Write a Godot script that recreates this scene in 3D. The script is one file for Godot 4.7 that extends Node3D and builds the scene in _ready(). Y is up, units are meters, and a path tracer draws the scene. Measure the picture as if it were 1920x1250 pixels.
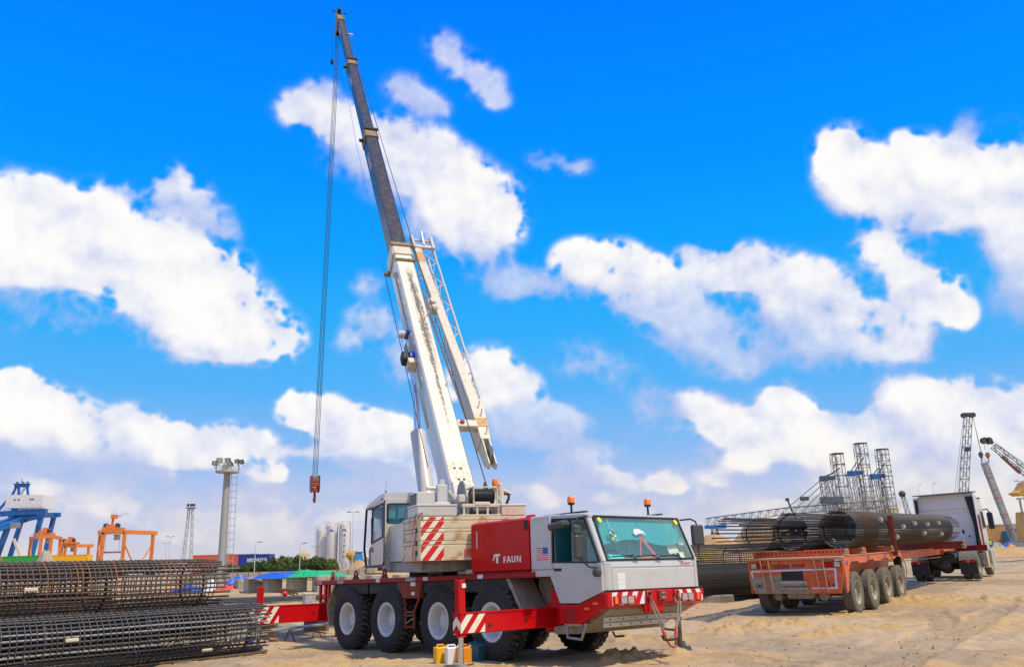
extends Node3D
# A harbour building site: a red and white mobile crane, reinforcement cages and a flatbed lorry under a bright cloudy sky.

var M := {}                      # materials
var cr := Transform3D()          # the mobile crane's frame: x forward, y up, z to its right side
var fn := FastNoiseLite.new()
var fn2 := FastNoiseLite.new()
var fn3 := FastNoiseLite.new()
var rng := RandomNumberGenerator.new()
var ruts: Array = []
var mounds: Array = []


class Geo:
	var v := PackedVector3Array()
	var n := PackedVector3Array()
	var t := PackedVector2Array()

	func tri(a: Vector3, b: Vector3, d: Vector3, out := Vector3.ZERO) -> void:
		var m := (b - a).cross(d - a).normalized()
		if out != Vector3.ZERO and m.dot(out) < 0.0:
			var s := b
			b = d
			d = s
			m = -m
		v.push_back(a); v.push_back(d); v.push_back(b)
		for i in 3:
			n.push_back(m)
			t.push_back(Vector2.ZERO)

	func quad(a: Vector3, b: Vector3, c: Vector3, d: Vector3, out := Vector3.ZERO) -> void:
		var m := (c - a).cross(d - b).normalized()
		var flip := out != Vector3.ZERO and m.dot(out) < 0.0
		if flip:
			m = -m
		var p := [a, b, c, d]
		var u := [Vector2(0, 1), Vector2(1, 1), Vector2(1, 0), Vector2(0, 0)]
		for k in ([0, 1, 2, 0, 2, 3] if flip else [0, 2, 1, 0, 3, 2]):
			v.push_back(p[k]); n.push_back(m); t.push_back(u[k])

	func quad_n(a: Vector3, b: Vector3, c: Vector3, d: Vector3, na: Vector3, nb: Vector3, nc: Vector3, nd: Vector3) -> void:
		var flip := (c - a).cross(d - b).dot(na + nc) < 0.0
		var p := [a, b, c, d]
		var q := [na, nb, nc, nd]
		for k in ([0, 1, 2, 0, 2, 3] if flip else [0, 2, 1, 0, 3, 2]):
			v.push_back(p[k]); n.push_back(q[k]); t.push_back(Vector2.ZERO)

	func box(c: Vector3, s: Vector3, ch := 0.0, b := Basis.IDENTITY) -> void:
		var h := s * 0.5
		ch = minf(ch, minf(h.x, minf(h.y, h.z)) * 0.6)
		var k := h - Vector3(ch, ch, ch)
		for ax in 3:
			var u := (ax + 1) % 3
			var w := (ax + 2) % 3
			for sg in [-1.0, 1.0]:
				var ps: Array[Vector3] = []
				for q in [[-1, -1], [1, -1], [1, 1], [-1, 1]]:
					var p := Vector3.ZERO
					p[ax] = sg * h[ax]; p[u] = q[0] * k[u]; p[w] = q[1] * k[w]
					ps.push_back(c + b * p)
				var o := Vector3.ZERO
				o[ax] = sg
				quad(ps[0], ps[1], ps[2], ps[3], b * o)
			if ch > 0.0:
				for su in [-1.0, 1.0]:
					for sw in [-1.0, 1.0]:
						var ps: Array[Vector3] = []
						for q in [[-1, 0], [1, 0], [1, 1], [-1, 1]]:
							var p := Vector3.ZERO
							p[ax] = q[0] * k[ax]
							p[u] = su * (h[u] if q[1] == 0 else k[u])
							p[w] = sw * (k[w] if q[1] == 0 else h[w])
							ps.push_back(c + b * p)
						var o := Vector3.ZERO
						o[u] = su; o[w] = sw
						quad(ps[0], ps[1], ps[2], ps[3], b * o)
		if ch > 0.0:
			for q in 8:
				var sg := Vector3(1 if q & 1 else -1, 1 if q & 2 else -1, 1 if q & 4 else -1)
				tri(c + b * (sg * Vector3(h.x, k.y, k.z)), c + b * (sg * Vector3(k.x, h.y, k.z)), c + b * (sg * Vector3(k.x, k.y, h.z)), b * sg)

	func bx(x0: float, x1: float, y0: float, y1: float, z0: float, z1: float, ch := 0.0) -> void:
		box(Vector3(x0 + x1, y0 + y1, z0 + z1) * 0.5, Vector3(absf(x1 - x0), absf(y1 - y0), absf(z1 - z0)), ch)

	func bar(a: Vector3, b: Vector3, w: float, h: float, ch := 0.0, up := Vector3.UP) -> void:
		var d := (b - a).normalized()
		if absf(d.dot(up)) > 0.98:
			up = Vector3.RIGHT
		var s := d.cross(up).normalized()
		box((a + b) * 0.5, Vector3((b - a).length(), h, w), ch, Basis(d, s.cross(d), s))

	func tube(ps: Array, r: float, sides := 6, closed := false, caps := true) -> void:
		var cnt := ps.size()
		var up := Vector3.UP
		var d0: Vector3 = (ps[1] - ps[0]).normalized()
		if absf(d0.dot(up)) > 0.9:
			up = Vector3(0.3, 0, 1).normalized()
		var side := d0.cross(up).normalized()
		var rings: Array = []
		for i in cnt:
			var a: Vector3 = ps[posmod(i - 1, cnt)] if closed else ps[maxi(i - 1, 0)]
			var b: Vector3 = ps[(i + 1) % cnt] if closed else ps[mini(i + 1, cnt - 1)]
			var d := (b - a).normalized()
			side = (side - d * side.dot(d)).normalized()
			var w := d.cross(side)
			var ring := PackedVector3Array()
			for k in sides:
				var f := TAU * k / sides
				ring.push_back(side * cos(f) + w * sin(f))
			rings.push_back(ring)
		for i in (cnt if closed else cnt - 1):
			var j := (i + 1) % cnt
			var pa: Vector3 = ps[i]
			var pb: Vector3 = ps[j]
			for k in sides:
				var l := (k + 1) % sides
				quad_n(pa + rings[i][k] * r, pa + rings[i][l] * r, pb + rings[j][l] * r, pb + rings[j][k] * r, rings[i][k], rings[i][l], rings[j][l], rings[j][k])
		if caps and not closed:
			for e in [0, cnt - 1]:
				var o: Vector3 = ps[0] - ps[1] if e == 0 else ps[cnt - 1] - ps[cnt - 2]
				for k in range(1, sides - 1):
					tri(ps[e] + rings[e][0] * r, ps[e] + rings[e][k] * r, ps[e] + rings[e][k + 1] * r, o)

	func ring(c: Vector3, u: Vector3, w: Vector3, rad: float, r: float, segs := 24, sides := 5) -> void:
		var ps: Array = []
		for i in segs:
			ps.push_back(c + (u * cos(TAU * i / segs) + w * sin(TAU * i / segs)) * rad)
		tube(ps, r, sides, true)

	func lathe(prof: Array, segs: int, xf: Transform3D, a0 := 0.0, a1 := TAU) -> void:
		# profile of Vector2(radius, height) turned round the y axis of xf
		var sn: Array = []
		for i in prof.size() - 1:
			var d: Vector2 = (prof[i + 1] - prof[i])
			sn.push_back(Vector2(d.y, -d.x).normalized() if d.length() > 1e-6 else Vector2.RIGHT)
		for i in prof.size() - 1:
			var na: Vector2 = sn[i]
			var nb: Vector2 = sn[i]
			if i > 0 and sn[i - 1].dot(sn[i]) > 0.7:
				na = (sn[i - 1] + sn[i]).normalized()
			if i < sn.size() - 1 and sn[i + 1].dot(sn[i]) > 0.7:
				nb = (sn[i + 1] + sn[i]).normalized()
			for k in segs:
				var f := a0 + (a1 - a0) * k / segs
				var g := a0 + (a1 - a0) * (k + 1) / segs
				var e := Vector3(cos(f), 0, sin(f))
				var h := Vector3(cos(g), 0, sin(g))
				var p: Vector2 = prof[i]
				var q: Vector2 = prof[i + 1]
				var b := xf.basis
				quad_n(xf * (e * p.x + Vector3.UP * p.y), xf * (h * p.x + Vector3.UP * p.y), xf * (h * q.x + Vector3.UP * q.y), xf * (e * q.x + Vector3.UP * q.y),
					b * (e * na.x + Vector3.UP * na.y), b * (h * na.x + Vector3.UP * na.y), b * (h * nb.x + Vector3.UP * nb.y), b * (e * nb.x + Vector3.UP * nb.y))

	func cyl(a: Vector3, b: Vector3, r0: float, r1: float, sides := 16) -> void:
		var y := (b - a).normalized()
		var x := y.cross(Vector3.RIGHT if absf(y.x) < 0.8 else Vector3.UP).normalized()
		var l := (b - a).length()
		lathe([Vector2(0.0, 0), Vector2(r0, 0), Vector2(r1, l), Vector2(0.0, l)], sides, Transform3D(Basis(x, y, x.cross(y)), a))

	func ball(c: Vector3, r: Vector3, segs := 14, rows := 8) -> void:
		var prof: Array = []
		for i in rows + 1:
			var f := -PI / 2 + PI * i / rows
			prof.push_back(Vector2(cos(f), sin(f)))
		lathe(prof, segs, Transform3D(Basis(Vector3.RIGHT * r.x, Vector3.UP * r.y, Vector3.BACK * r.z), c))

	func prism(poly: Array, d0: float, d1: float, xf := Transform3D.IDENTITY, bev := 0.0) -> void:
		# polygon in the xy plane of xf, from z = d0 to z = d1
		var pp := PackedVector2Array(poly)
		var area := 0.0
		for i in pp.size():
			area += pp[i].cross(pp[(i + 1) % pp.size()])
		if area < 0.0:
			pp.reverse()
		var m := pp.size()
		var inner := pp.duplicate()
		if bev > 0.0:
			for i in m:
				var e0 := (pp[i] - pp[posmod(i - 1, m)]).normalized()
				var e1 := (pp[(i + 1) % m] - pp[i]).normalized()
				var n0 := Vector2(e0.y, -e0.x)
				var n1 := Vector2(e1.y, -e1.x)
				inner[i] = pp[i] - (n0 + n1) / maxf(0.35, 1.0 + n0.dot(n1)) * bev
		var ids := Geometry2D.triangulate_polygon(inner)
		var zs := [minf(d0, d1), maxf(d0, d1)]
		for e in 2:
			var o := xf.basis * Vector3(0, 0, -1 if e == 0 else 1)
			for i in range(0, ids.size(), 3):
				var a := inner[ids[i]]
				var b := inner[ids[i + 1]]
				var c := inner[ids[i + 2]]
				tri(xf * Vector3(a.x, a.y, zs[e]), xf * Vector3(b.x, b.y, zs[e]), xf * Vector3(c.x, c.y, zs[e]), o)
		for i in m:
			var j := (i + 1) % m
			var ed := (pp[j] - pp[i]).normalized()
			var o := xf.basis * Vector3(ed.y, -ed.x, 0)
			quad(xf * Vector3(pp[i].x, pp[i].y, zs[0] + bev), xf * Vector3(pp[j].x, pp[j].y, zs[0] + bev), xf * Vector3(pp[j].x, pp[j].y, zs[1] - bev), xf * Vector3(pp[i].x, pp[i].y, zs[1] - bev), o)
			if bev > 0.0:
				for e in 2:
					var zb: float = zs[e] + (bev if e == 0 else -bev)
					quad(xf * Vector3(pp[i].x, pp[i].y, zb), xf * Vector3(pp[j].x, pp[j].y, zb), xf * Vector3(inner[j].x, inner[j].y, zs[e]), xf * Vector3(inner[i].x, inner[i].y, zs[e]), o + xf.basis * Vector3(0, 0, -1 if e == 0 else 1))

	func hexa(p: Array) -> void:
		# eight corners: 0-3 one end, 4-7 the other, in the same order
		var mid := Vector3.ZERO
		for q in p:
			mid += q / 8.0
		for f in [[0, 1, 2, 3], [4, 5, 6, 7], [0, 1, 5, 4], [1, 2, 6, 5], [2, 3, 7, 6], [3, 0, 4, 7]]:
			var cen: Vector3 = (p[f[0]] + p[f[1]] + p[f[2]] + p[f[3]]) / 4.0
			quad(p[f[0]], p[f[1]], p[f[2]], p[f[3]], cen - mid)

	func lattice(a: Vector3, b: Vector3, u: Vector3, w: Vector3, w0: float, w1: float, bays: int, rc: float, rd: float, h0 := -1.0, h1 := -1.0) -> void:
		# a four-chord lattice boom from a to b, its section spanned by u and w
		if h0 < 0.0:
			h0 = w0; h1 = w1
		var at := func(f: float, k: int) -> Vector3:
			var q: Vector2 = [Vector2(-1, -1), Vector2(1, -1), Vector2(1, 1), Vector2(-1, 1)][k]
			return a.lerp(b, f) + u * (q.x * lerpf(w0, w1, f) * 0.5) + w * (q.y * lerpf(h0, h1, f) * 0.5)
		for k in 4:
			tube([at.call(0.0, k), at.call(1.0, k)], rc, 5)
			for i in bays:
				var f0 := float(i) / bays
				var f1 := float(i + 1) / bays
				var k2 := (k + 1) % 4
				if (i + k) % 2 == 0:
					tube([at.call(f0, k), at.call(f1, k2)], rd, 4, false, false)
				else:
					tube([at.call(f0, k2), at.call(f1, k)], rd, 4, false, false)
				if i % 2 == 0:
					tube([at.call(f0, k), at.call(f0, k2)], rd, 4, false, false)

	func mesh() -> ArrayMesh:
		var a := []
		a.resize(Mesh.ARRAY_MAX)
		a[Mesh.ARRAY_VERTEX] = v
		a[Mesh.ARRAY_NORMAL] = n
		a[Mesh.ARRAY_TEX_UV] = t
		var m := ArrayMesh.new()
		m.add_surface_from_arrays(Mesh.PRIMITIVE_TRIANGLES, a)
		return m


func V(x: float, y: float, z: float) -> Vector3:
	return Vector3(x, y, z)


func part(parent: Node3D, called: String, g: Geo, mat: Material, xf := Transform3D.IDENTITY) -> MeshInstance3D:
	return piece(parent, called, g.mesh(), mat, xf)


func piece(parent: Node3D, called: String, mesh: Mesh, mat: Material, xf := Transform3D.IDENTITY) -> MeshInstance3D:
	var o := MeshInstance3D.new()
	o.name = called
	o.mesh = mesh
	o.material_override = mat
	o.transform = xf
	parent.add_child(o, true)
	return o


func hub(parent: Node3D, called: String, xf := Transform3D.IDENTITY) -> Node3D:
	var o := Node3D.new()
	o.name = called
	o.transform = xf
	parent.add_child(o, true)
	return o


func tag(o: Node3D, label: String, category: String, group := "") -> void:
	o.set_meta("label", label)
	o.set_meta("category", category)
	o.set_meta("kind", "thing")
	if group != "":
		o.set_meta("group", group)


var taken := {}
func numbered(called: String) -> String:
	var k: int = taken.get(called, 0)
	taken[called] = k + 1
	return called if k == 0 else "%s_%03d" % [called, k]


func thing(called: String, label: String, category: String, xf := Transform3D.IDENTITY, group := "") -> Node3D:
	var o := Node3D.new()
	o.name = numbered(called)
	o.transform = xf
	add_child(o)
	tag(o, label, category, group)
	return o


func solo(called: String, g: Geo, mat: Material, label: String, category: String, xf := Transform3D.IDENTITY, group := "") -> MeshInstance3D:
	var o := MeshInstance3D.new()
	o.name = numbered(called)
	o.mesh = g.mesh()
	o.material_override = mat
	o.transform = xf
	add_child(o)
	tag(o, label, category, group)
	return o


func copy_of(o: Node3D, label: String, xf: Transform3D, group := "") -> Node3D:
	var c: Node3D = o.duplicate()
	var base: String = String(o.name)
	if base.length() > 4 and base[base.length() - 4] == "_" and base.right(3).is_valid_int():
		base = base.left(base.length() - 4)
	c.name = numbered(base)
	c.transform = xf
	add_child(c)
	c.set_meta("label", label)
	if group != "":
		c.set_meta("group", group)
	return c


func frame(o: Vector3, az: float, pitch := 0.0, roll := 0.0) -> Transform3D:
	# x forward at azimuth az (degrees to the right of -z), y up, z to the right
	var a := deg_to_rad(az)
	var p := deg_to_rad(pitch)
	var r := deg_to_rad(roll)
	var f0 := Vector3(sin(a), 0, -cos(a))
	var r0 := Vector3(cos(a), 0, sin(a))
	var f := f0 * cos(p) + Vector3.UP * sin(p)
	var u1 := Vector3.UP * cos(p) - f0 * sin(p)
	return Transform3D(Basis(f, u1 * cos(r) + r0 * sin(r), r0 * cos(r) - u1 * sin(r)), o)


func text(parent: Node3D, words: String, height: float, mat: Material, xf: Transform3D, depth := 0.008, serif := false, italic := 0.0, called := "lettering") -> void:
	var tm := TextMesh.new()
	var f := SystemFont.new()
	f.font_names = PackedStringArray(["Droid Serif" if serif else "Droid Sans"])
	f.font_weight = 700
	tm.font = f
	tm.text = words
	tm.font_size = 64
	tm.pixel_size = height / 46.0
	tm.depth = depth
	var b := xf.basis
	if italic != 0.0:
		b.y = b.y + b.x * italic
	piece(parent, called, tm, mat, Transform3D(b, xf.origin))


# ------------------------------------------------------------------ materials
func lin(r: float, g: float, b: float) -> Color:
	return Color(r, g, b).linear_to_srgb()


func noise_tex(offs: Array, cols: Array, freq: float, sd: int, size := 512, octaves := 4, kind := FastNoiseLite.TYPE_SIMPLEX_SMOOTH) -> NoiseTexture2D:
	var n := FastNoiseLite.new()
	n.seed = sd
	n.frequency = freq
	n.noise_type = kind
	n.fractal_octaves = octaves
	var g := Gradient.new()
	g.offsets = PackedFloat32Array(offs)
	g.colors = PackedColorArray(cols)
	var t := NoiseTexture2D.new()
	t.width = size
	t.height = size
	t.seamless = true
	t.noise = n
	t.color_ramp = g
	return t


func plain(called: String, c: Color, rough: float, metal := 0.0, coat := 0.0) -> StandardMaterial3D:
	var m := StandardMaterial3D.new()
	m.resource_name = called
	m.albedo_color = c
	m.roughness = rough
	m.metallic = metal
	if coat > 0.0:
		m.clearcoat_enabled = true
		m.clearcoat = coat
		m.clearcoat_roughness = 0.12
	M[called] = m
	return m


var fine: NoiseTexture2D
var bumps: NoiseTexture2D
func worn(called: String, base: Color, dirt: Color, share: float, scale: float, rough: float, coat := 0.0, bump := 0.0, freq := 0.012, fine_scale := 3.0) -> StandardMaterial3D:
	# paint or matter with patches: soft large ones from its own noise, fine grain from a shared one
	var m := plain(called, Color.WHITE, rough, 0.0, coat)
	var th := 0.2 + 0.3 * share
	m.albedo_texture = noise_tex([0.0, th, th + 0.12, 0.62, 1.0], [dirt, dirt.lerp(base, 0.4), base.lerp(dirt, 0.12), base, base.lightened(0.02)], freq, called.hash() % 1000)
	m.uv1_triplanar = true
	m.uv1_scale = Vector3.ONE * scale
	m.detail_enabled = true
	m.detail_blend_mode = BaseMaterial3D.BLEND_MODE_MUL
	m.detail_albedo = fine
	m.detail_uv_layer = BaseMaterial3D.DETAIL_UV_2
	m.uv2_triplanar = true
	m.uv2_scale = Vector3.ONE * fine_scale
	if bump > 0.0:
		m.normal_enabled = true
		m.normal_texture = bumps
		m.normal_scale = bump
	return m


func make_materials() -> void:
	fine = noise_tex([0.0, 0.4, 1.0], [Color(0.8, 0.8, 0.79), Color(0.94, 0.94, 0.94), Color.WHITE], 0.04, 7, 512, 5)
	bumps = noise_tex([0.0, 1.0], [Color.BLACK, Color.WHITE], 0.02, 11, 512, 5)
	bumps.as_normal_map = true
	bumps.bump_strength = 6.0
	worn("white_paint", lin(0.60, 0.60, 0.57), lin(0.52, 0.50, 0.43), 0.1, 0.5, 0.38, 0.25)
	worn("cab_white", lin(0.60, 0.61, 0.60), lin(0.55, 0.54, 0.50), 0.1, 0.5, 0.3, 0.4)
	worn("cream_paint", lin(0.68, 0.64, 0.52), lin(0.58, 0.50, 0.34), 0.1, 0.6, 0.45, 0.2)
	worn("counterweight", lin(0.72, 0.64, 0.44), lin(0.42, 0.26, 0.10), 0.22, 0.45, 0.5, 0.1)
	worn("red_paint", lin(0.60, 0.004, 0.008), lin(0.48, 0.012, 0.014), 0.15, 0.7, 0.36, 0.2)
	worn("deck_red", lin(0.36, 0.012, 0.018), lin(0.28, 0.06, 0.045), 0.35, 0.6, 0.5, 0.1)
	worn("rust_red", lin(0.30, 0.05, 0.035), lin(0.22, 0.1, 0.06), 0.5, 0.8, 0.7)
	worn("jib_rust", lin(0.6, 0.36, 0.12), lin(0.45, 0.2, 0.05), 0.5, 1.0, 0.6)
	worn("boom_dark", lin(0.026, 0.023, 0.019), lin(0.085, 0.065, 0.038), 0.5, 0.45, 0.4, 0.15, 0.0, 0.014)
	worn("boom_head", lin(0.30, 0.22, 0.12), lin(0.12, 0.09, 0.05), 0.5, 1.2, 0.6)
	worn("tyre", lin(0.016, 0.017, 0.020), lin(0.06, 0.055, 0.045), 0.25, 1.4, 0.75)
	worn("dusty_tyre", lin(0.13, 0.125, 0.105), lin(0.24, 0.21, 0.15), 0.5, 1.2, 0.9)
	worn("tread", lin(0.05, 0.047, 0.042), lin(0.26, 0.21, 0.14), 0.45, 1.1, 0.9)
	worn("rim_white", lin(0.70, 0.70, 0.70), lin(0.56, 0.53, 0.47), 0.12, 1.3, 0.4, 0.2)
	worn("dusty_rim", lin(0.45, 0.41, 0.31), lin(0.25, 0.17, 0.09), 0.45, 1.3, 0.7)
	worn("steel_dark", lin(0.045, 0.047, 0.050), lin(0.14, 0.11, 0.08), 0.4, 0.9, 0.6)
	worn("chassis_black", lin(0.016, 0.017, 0.02), lin(0.07, 0.06, 0.05), 0.35, 0.9, 0.6)
	worn("steel_grey", lin(0.30, 0.31, 0.32), lin(0.2, 0.17, 0.13), 0.35, 0.9, 0.5)
	worn("galvanised", lin(0.42, 0.43, 0.43), lin(0.3, 0.28, 0.24), 0.4, 0.6, 0.5)
	worn("dusty_grey", lin(0.36, 0.33, 0.27), lin(0.26, 0.22, 0.16), 0.5, 0.8, 0.8)
	worn("rebar", lin(0.085, 0.087, 0.09), lin(0.15, 0.10, 0.06), 0.25, 0.9, 0.5, 0.0, 0.0, 0.02)
	worn("rebar_brown", lin(0.095, 0.07, 0.05), lin(0.20, 0.09, 0.035), 0.35, 0.8, 0.6, 0.0, 0.0, 0.02)
	worn("rebar_blue", lin(0.055, 0.066, 0.085), lin(0.09, 0.08, 0.075), 0.25, 0.8, 0.45, 0.0, 0.0, 0.02)
	worn("rebar_black", lin(0.022, 0.023, 0.026), lin(0.06, 0.045, 0.03), 0.25, 0.6, 0.5, 0.0, 0.0, 0.02)
	worn("rust_bar", lin(0.30, 0.13, 0.05), lin(0.2, 0.09, 0.04), 0.5, 0.8, 0.7)
	worn("rebar_mix", lin(0.06, 0.06, 0.06), lin(0.16, 0.11, 0.055), 0.5, 0.16, 0.55)
	worn("orange_paint", lin(0.70, 0.135, 0.045), lin(0.58, 0.25, 0.14), 0.38, 0.7, 0.5, 0.15)
	worn("orange_dusty", lin(0.66, 0.30, 0.17), lin(0.5, 0.38, 0.25), 0.5, 0.8, 0.7)
	worn("trailer_rust", lin(0.5, 0.38, 0.2), lin(0.25, 0.14, 0.07), 0.5, 1.5, 0.8)
	worn("concrete", lin(0.44, 0.40, 0.31), lin(0.33, 0.29, 0.21), 0.45, 0.25, 0.85, 0.0, 0.3)
	worn("concrete_grey", lin(0.26, 0.25, 0.23), lin(0.18, 0.16, 0.13), 0.45, 0.3, 0.85, 0.0, 0.3)
	worn("crane_blue", lin(0.010, 0.15, 0.50), lin(0.015, 0.09, 0.30), 0.25, 0.05, 0.45)
	worn("crane_orange", lin(0.78, 0.24, 0.045), lin(0.62, 0.14, 0.04), 0.25, 0.05, 0.5)
	worn("lattice_blue", lin(0.05, 0.09, 0.14), lin(0.03, 0.2, 0.42), 0.3, 0.02, 0.5)
	worn("lattice_grey", lin(0.10, 0.115, 0.13), lin(0.09, 0.09, 0.09), 0.3, 0.05, 0.6)
	worn("machine_yellow", lin(0.72, 0.36, 0.02), lin(0.4, 0.22, 0.05), 0.35, 0.3, 0.45, 0.2)
	worn("sand_heap", lin(0.52, 0.34, 0.15), lin(0.42, 0.28, 0.13), 0.5, 0.2, 0.95, 0.0, 0.5)
	worn("fence_panel", lin(0.44, 0.40, 0.33), lin(0.36, 0.25, 0.16), 0.4, 0.1, 0.8)
	worn("tarp_blue", lin(0.01, 0.14, 0.68), lin(0.02, 0.10, 0.5), 0.4, 0.3, 0.5, 0.0, 0.4)
	worn("tarp_green", lin(0.01, 0.45, 0.18), lin(0.01, 0.36, 0.17), 0.4, 0.3, 0.5, 0.0, 0.4)
	worn("tarp_red", lin(0.78, 0.07, 0.04), lin(0.6, 0.06, 0.04), 0.4, 0.4, 0.6, 0.0, 0.4)
	worn("silo_white", lin(0.80, 0.80, 0.80), lin(0.68, 0.67, 0.66), 0.1, 0.1, 0.5)
	worn("foliage", lin(0.075, 0.13, 0.025), lin(0.035, 0.07, 0.02), 0.5, 0.25, 0.7)
	worn("foliage_light", lin(0.16, 0.20, 0.03), lin(0.08, 0.12, 0.03), 0.5, 0.25, 0.7)
	worn("cloth_seat", lin(0.03, 0.03, 0.035), lin(0.05, 0.05, 0.05), 0.4, 2.0, 0.9)
	worn("hook_red", lin(0.42, 0.045, 0.03), lin(0.2, 0.07, 0.04), 0.45, 2.0, 0.5)
	for q in ["red_paint", "deck_red", "rust_red", "orange_paint"]:
		M[q].metallic_specular = 0.32
	for q in ["foliage", "foliage_light"]:
		M[q].backlight_enabled = true
		M[q].backlight = Color(0.25, 0.3, 0.1)
	plain("red_mark", lin(0.62, 0.012, 0.015), 0.35)
	plain("curtain_print", lin(0.13, 0.33, 0.33), 0.9)
	worn("rust_wire", lin(0.10, 0.065, 0.035), lin(0.055, 0.045, 0.035), 0.5, 0.3, 0.7)
	plain("white_mark", lin(0.74, 0.74, 0.72), 0.35)
	plain("cream_mark", lin(0.78, 0.74, 0.6), 0.4)
	plain("black_mark", lin(0.02, 0.02, 0.025), 0.5)
	plain("blue_mark", lin(0.02, 0.05, 0.4), 0.5)
	plain("lavender_mark", lin(0.62, 0.63, 0.78), 0.35)
	plain("text_grey", lin(0.5, 0.52, 0.55), 0.4)
	plain("seal", lin(0.012, 0.014, 0.014), 0.5)
	plain("plastic_grey", lin(0.055, 0.062, 0.056), 0.5)
	plain("pale_concrete", lin(0.55, 0.5, 0.36), 0.85)
	plain("chrome", lin(0.7, 0.71, 0.73), 0.16, 1.0)
	plain("lamp_reflector", lin(0.8, 0.82, 0.85), 0.12, 1.0)
	plain("lamp_red", lin(0.45, 0.01, 0.01), 0.2, 0.0, 0.6)
	plain("lamp_amber", lin(0.85, 0.22, 0.01), 0.15, 0.0, 0.7)
	plain("beacon_orange", lin(0.9, 0.20, 0.005), 0.15, 0.0, 0.8)
	plain("rope", lin(0.03, 0.032, 0.035), 0.45, 0.3)
	plain("rope_blue", lin(0.03, 0.2, 0.6), 0.5)
	plain("teal_cloth", lin(0.004, 0.30, 0.31), 0.8)
	plain("teal_deep", lin(0.004, 0.16, 0.20), 0.8)
	plain("cyan_paper", lin(0.05, 0.55, 0.62), 0.6)
	plain("pale_paper", lin(0.65, 0.7, 0.5), 0.6)
	plain("yellow_label", lin(0.8, 0.62, 0.02), 0.5)
	plain("coral", lin(0.62, 0.12, 0.09), 0.5)
	plain("jerry_yellow", lin(0.80, 0.43, 0.012), 0.4)
	plain("jerry_orange", lin(0.70, 0.26, 0.015), 0.45)
	plain("jerry_white", lin(0.72, 0.73, 0.78), 0.4)
	plain("bucket_teal", lin(0.03, 0.13, 0.16), 0.5)
	plain("container_green", lin(0.03, 0.36, 0.04), 0.5)
	plain("container_yellow", lin(0.85, 0.45, 0.005), 0.5)
	plain("container_red", lin(0.60, 0.12, 0.05), 0.55)
	plain("container_blue", lin(0.01, 0.045, 0.30), 0.5)
	plain("container_sky", lin(0.02, 0.22, 0.5), 0.5)
	plain("container_ochre", lin(0.45, 0.25, 0.1), 0.6)
	plain("hut_cream", lin(0.66, 0.52, 0.3), 0.8)
	plain("hut_grey", lin(0.3, 0.3, 0.3), 0.8)
	plain("mast_concrete", lin(0.34, 0.34, 0.33), 0.7)
	plain("mast_pale", lin(0.5, 0.5, 0.5), 0.6)
	plain("ball_red", lin(0.62, 0.01, 0.02), 0.35)
	plain("brown_wood", lin(0.2, 0.12, 0.06), 0.8)
	plain("skin", lin(0.42, 0.25, 0.17), 0.6)
	plain("hi_vis", lin(0.45, 0.75, 0.03), 0.7)
	plain("hi_vis_orange", lin(0.85, 0.2, 0.02), 0.7)
	plain("navy_cloth", lin(0.03, 0.04, 0.08), 0.9)
	plain("tractor_white", lin(0.64, 0.66, 0.68), 0.25, 0.0, 0.6)
	plain("lamp_glass", lin(0.5, 0.55, 0.4), 0.1)
	plain("boom_cream", lin(0.74, 0.70, 0.58), 0.4, 0.0, 0.2)
	var g := plain("glass", Color(0.75, 0.95, 0.92, 0.12), 0.03)
	g.transparency = BaseMaterial3D.TRANSPARENCY_ALPHA
	g.metallic_specular = 0.5
	g = plain("glass_tint", Color(0.0, 0.40, 0.48, 0.82), 0.03)
	g.transparency = BaseMaterial3D.TRANSPARENCY_ALPHA


func _ready() -> void:
	set_camera_and_light()
	make_materials()
	cr = Transform3D(crane_basis(), Vector3(0.4354, 0, -17.3738))
	make_ground()
	make_left_background()
	make_port_cranes()
	make_right_background()
	make_masts()
	make_crane()
	make_left_cages()
	make_right_cages()
	make_trailer()
	make_tractor()
	make_small_things()


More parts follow.
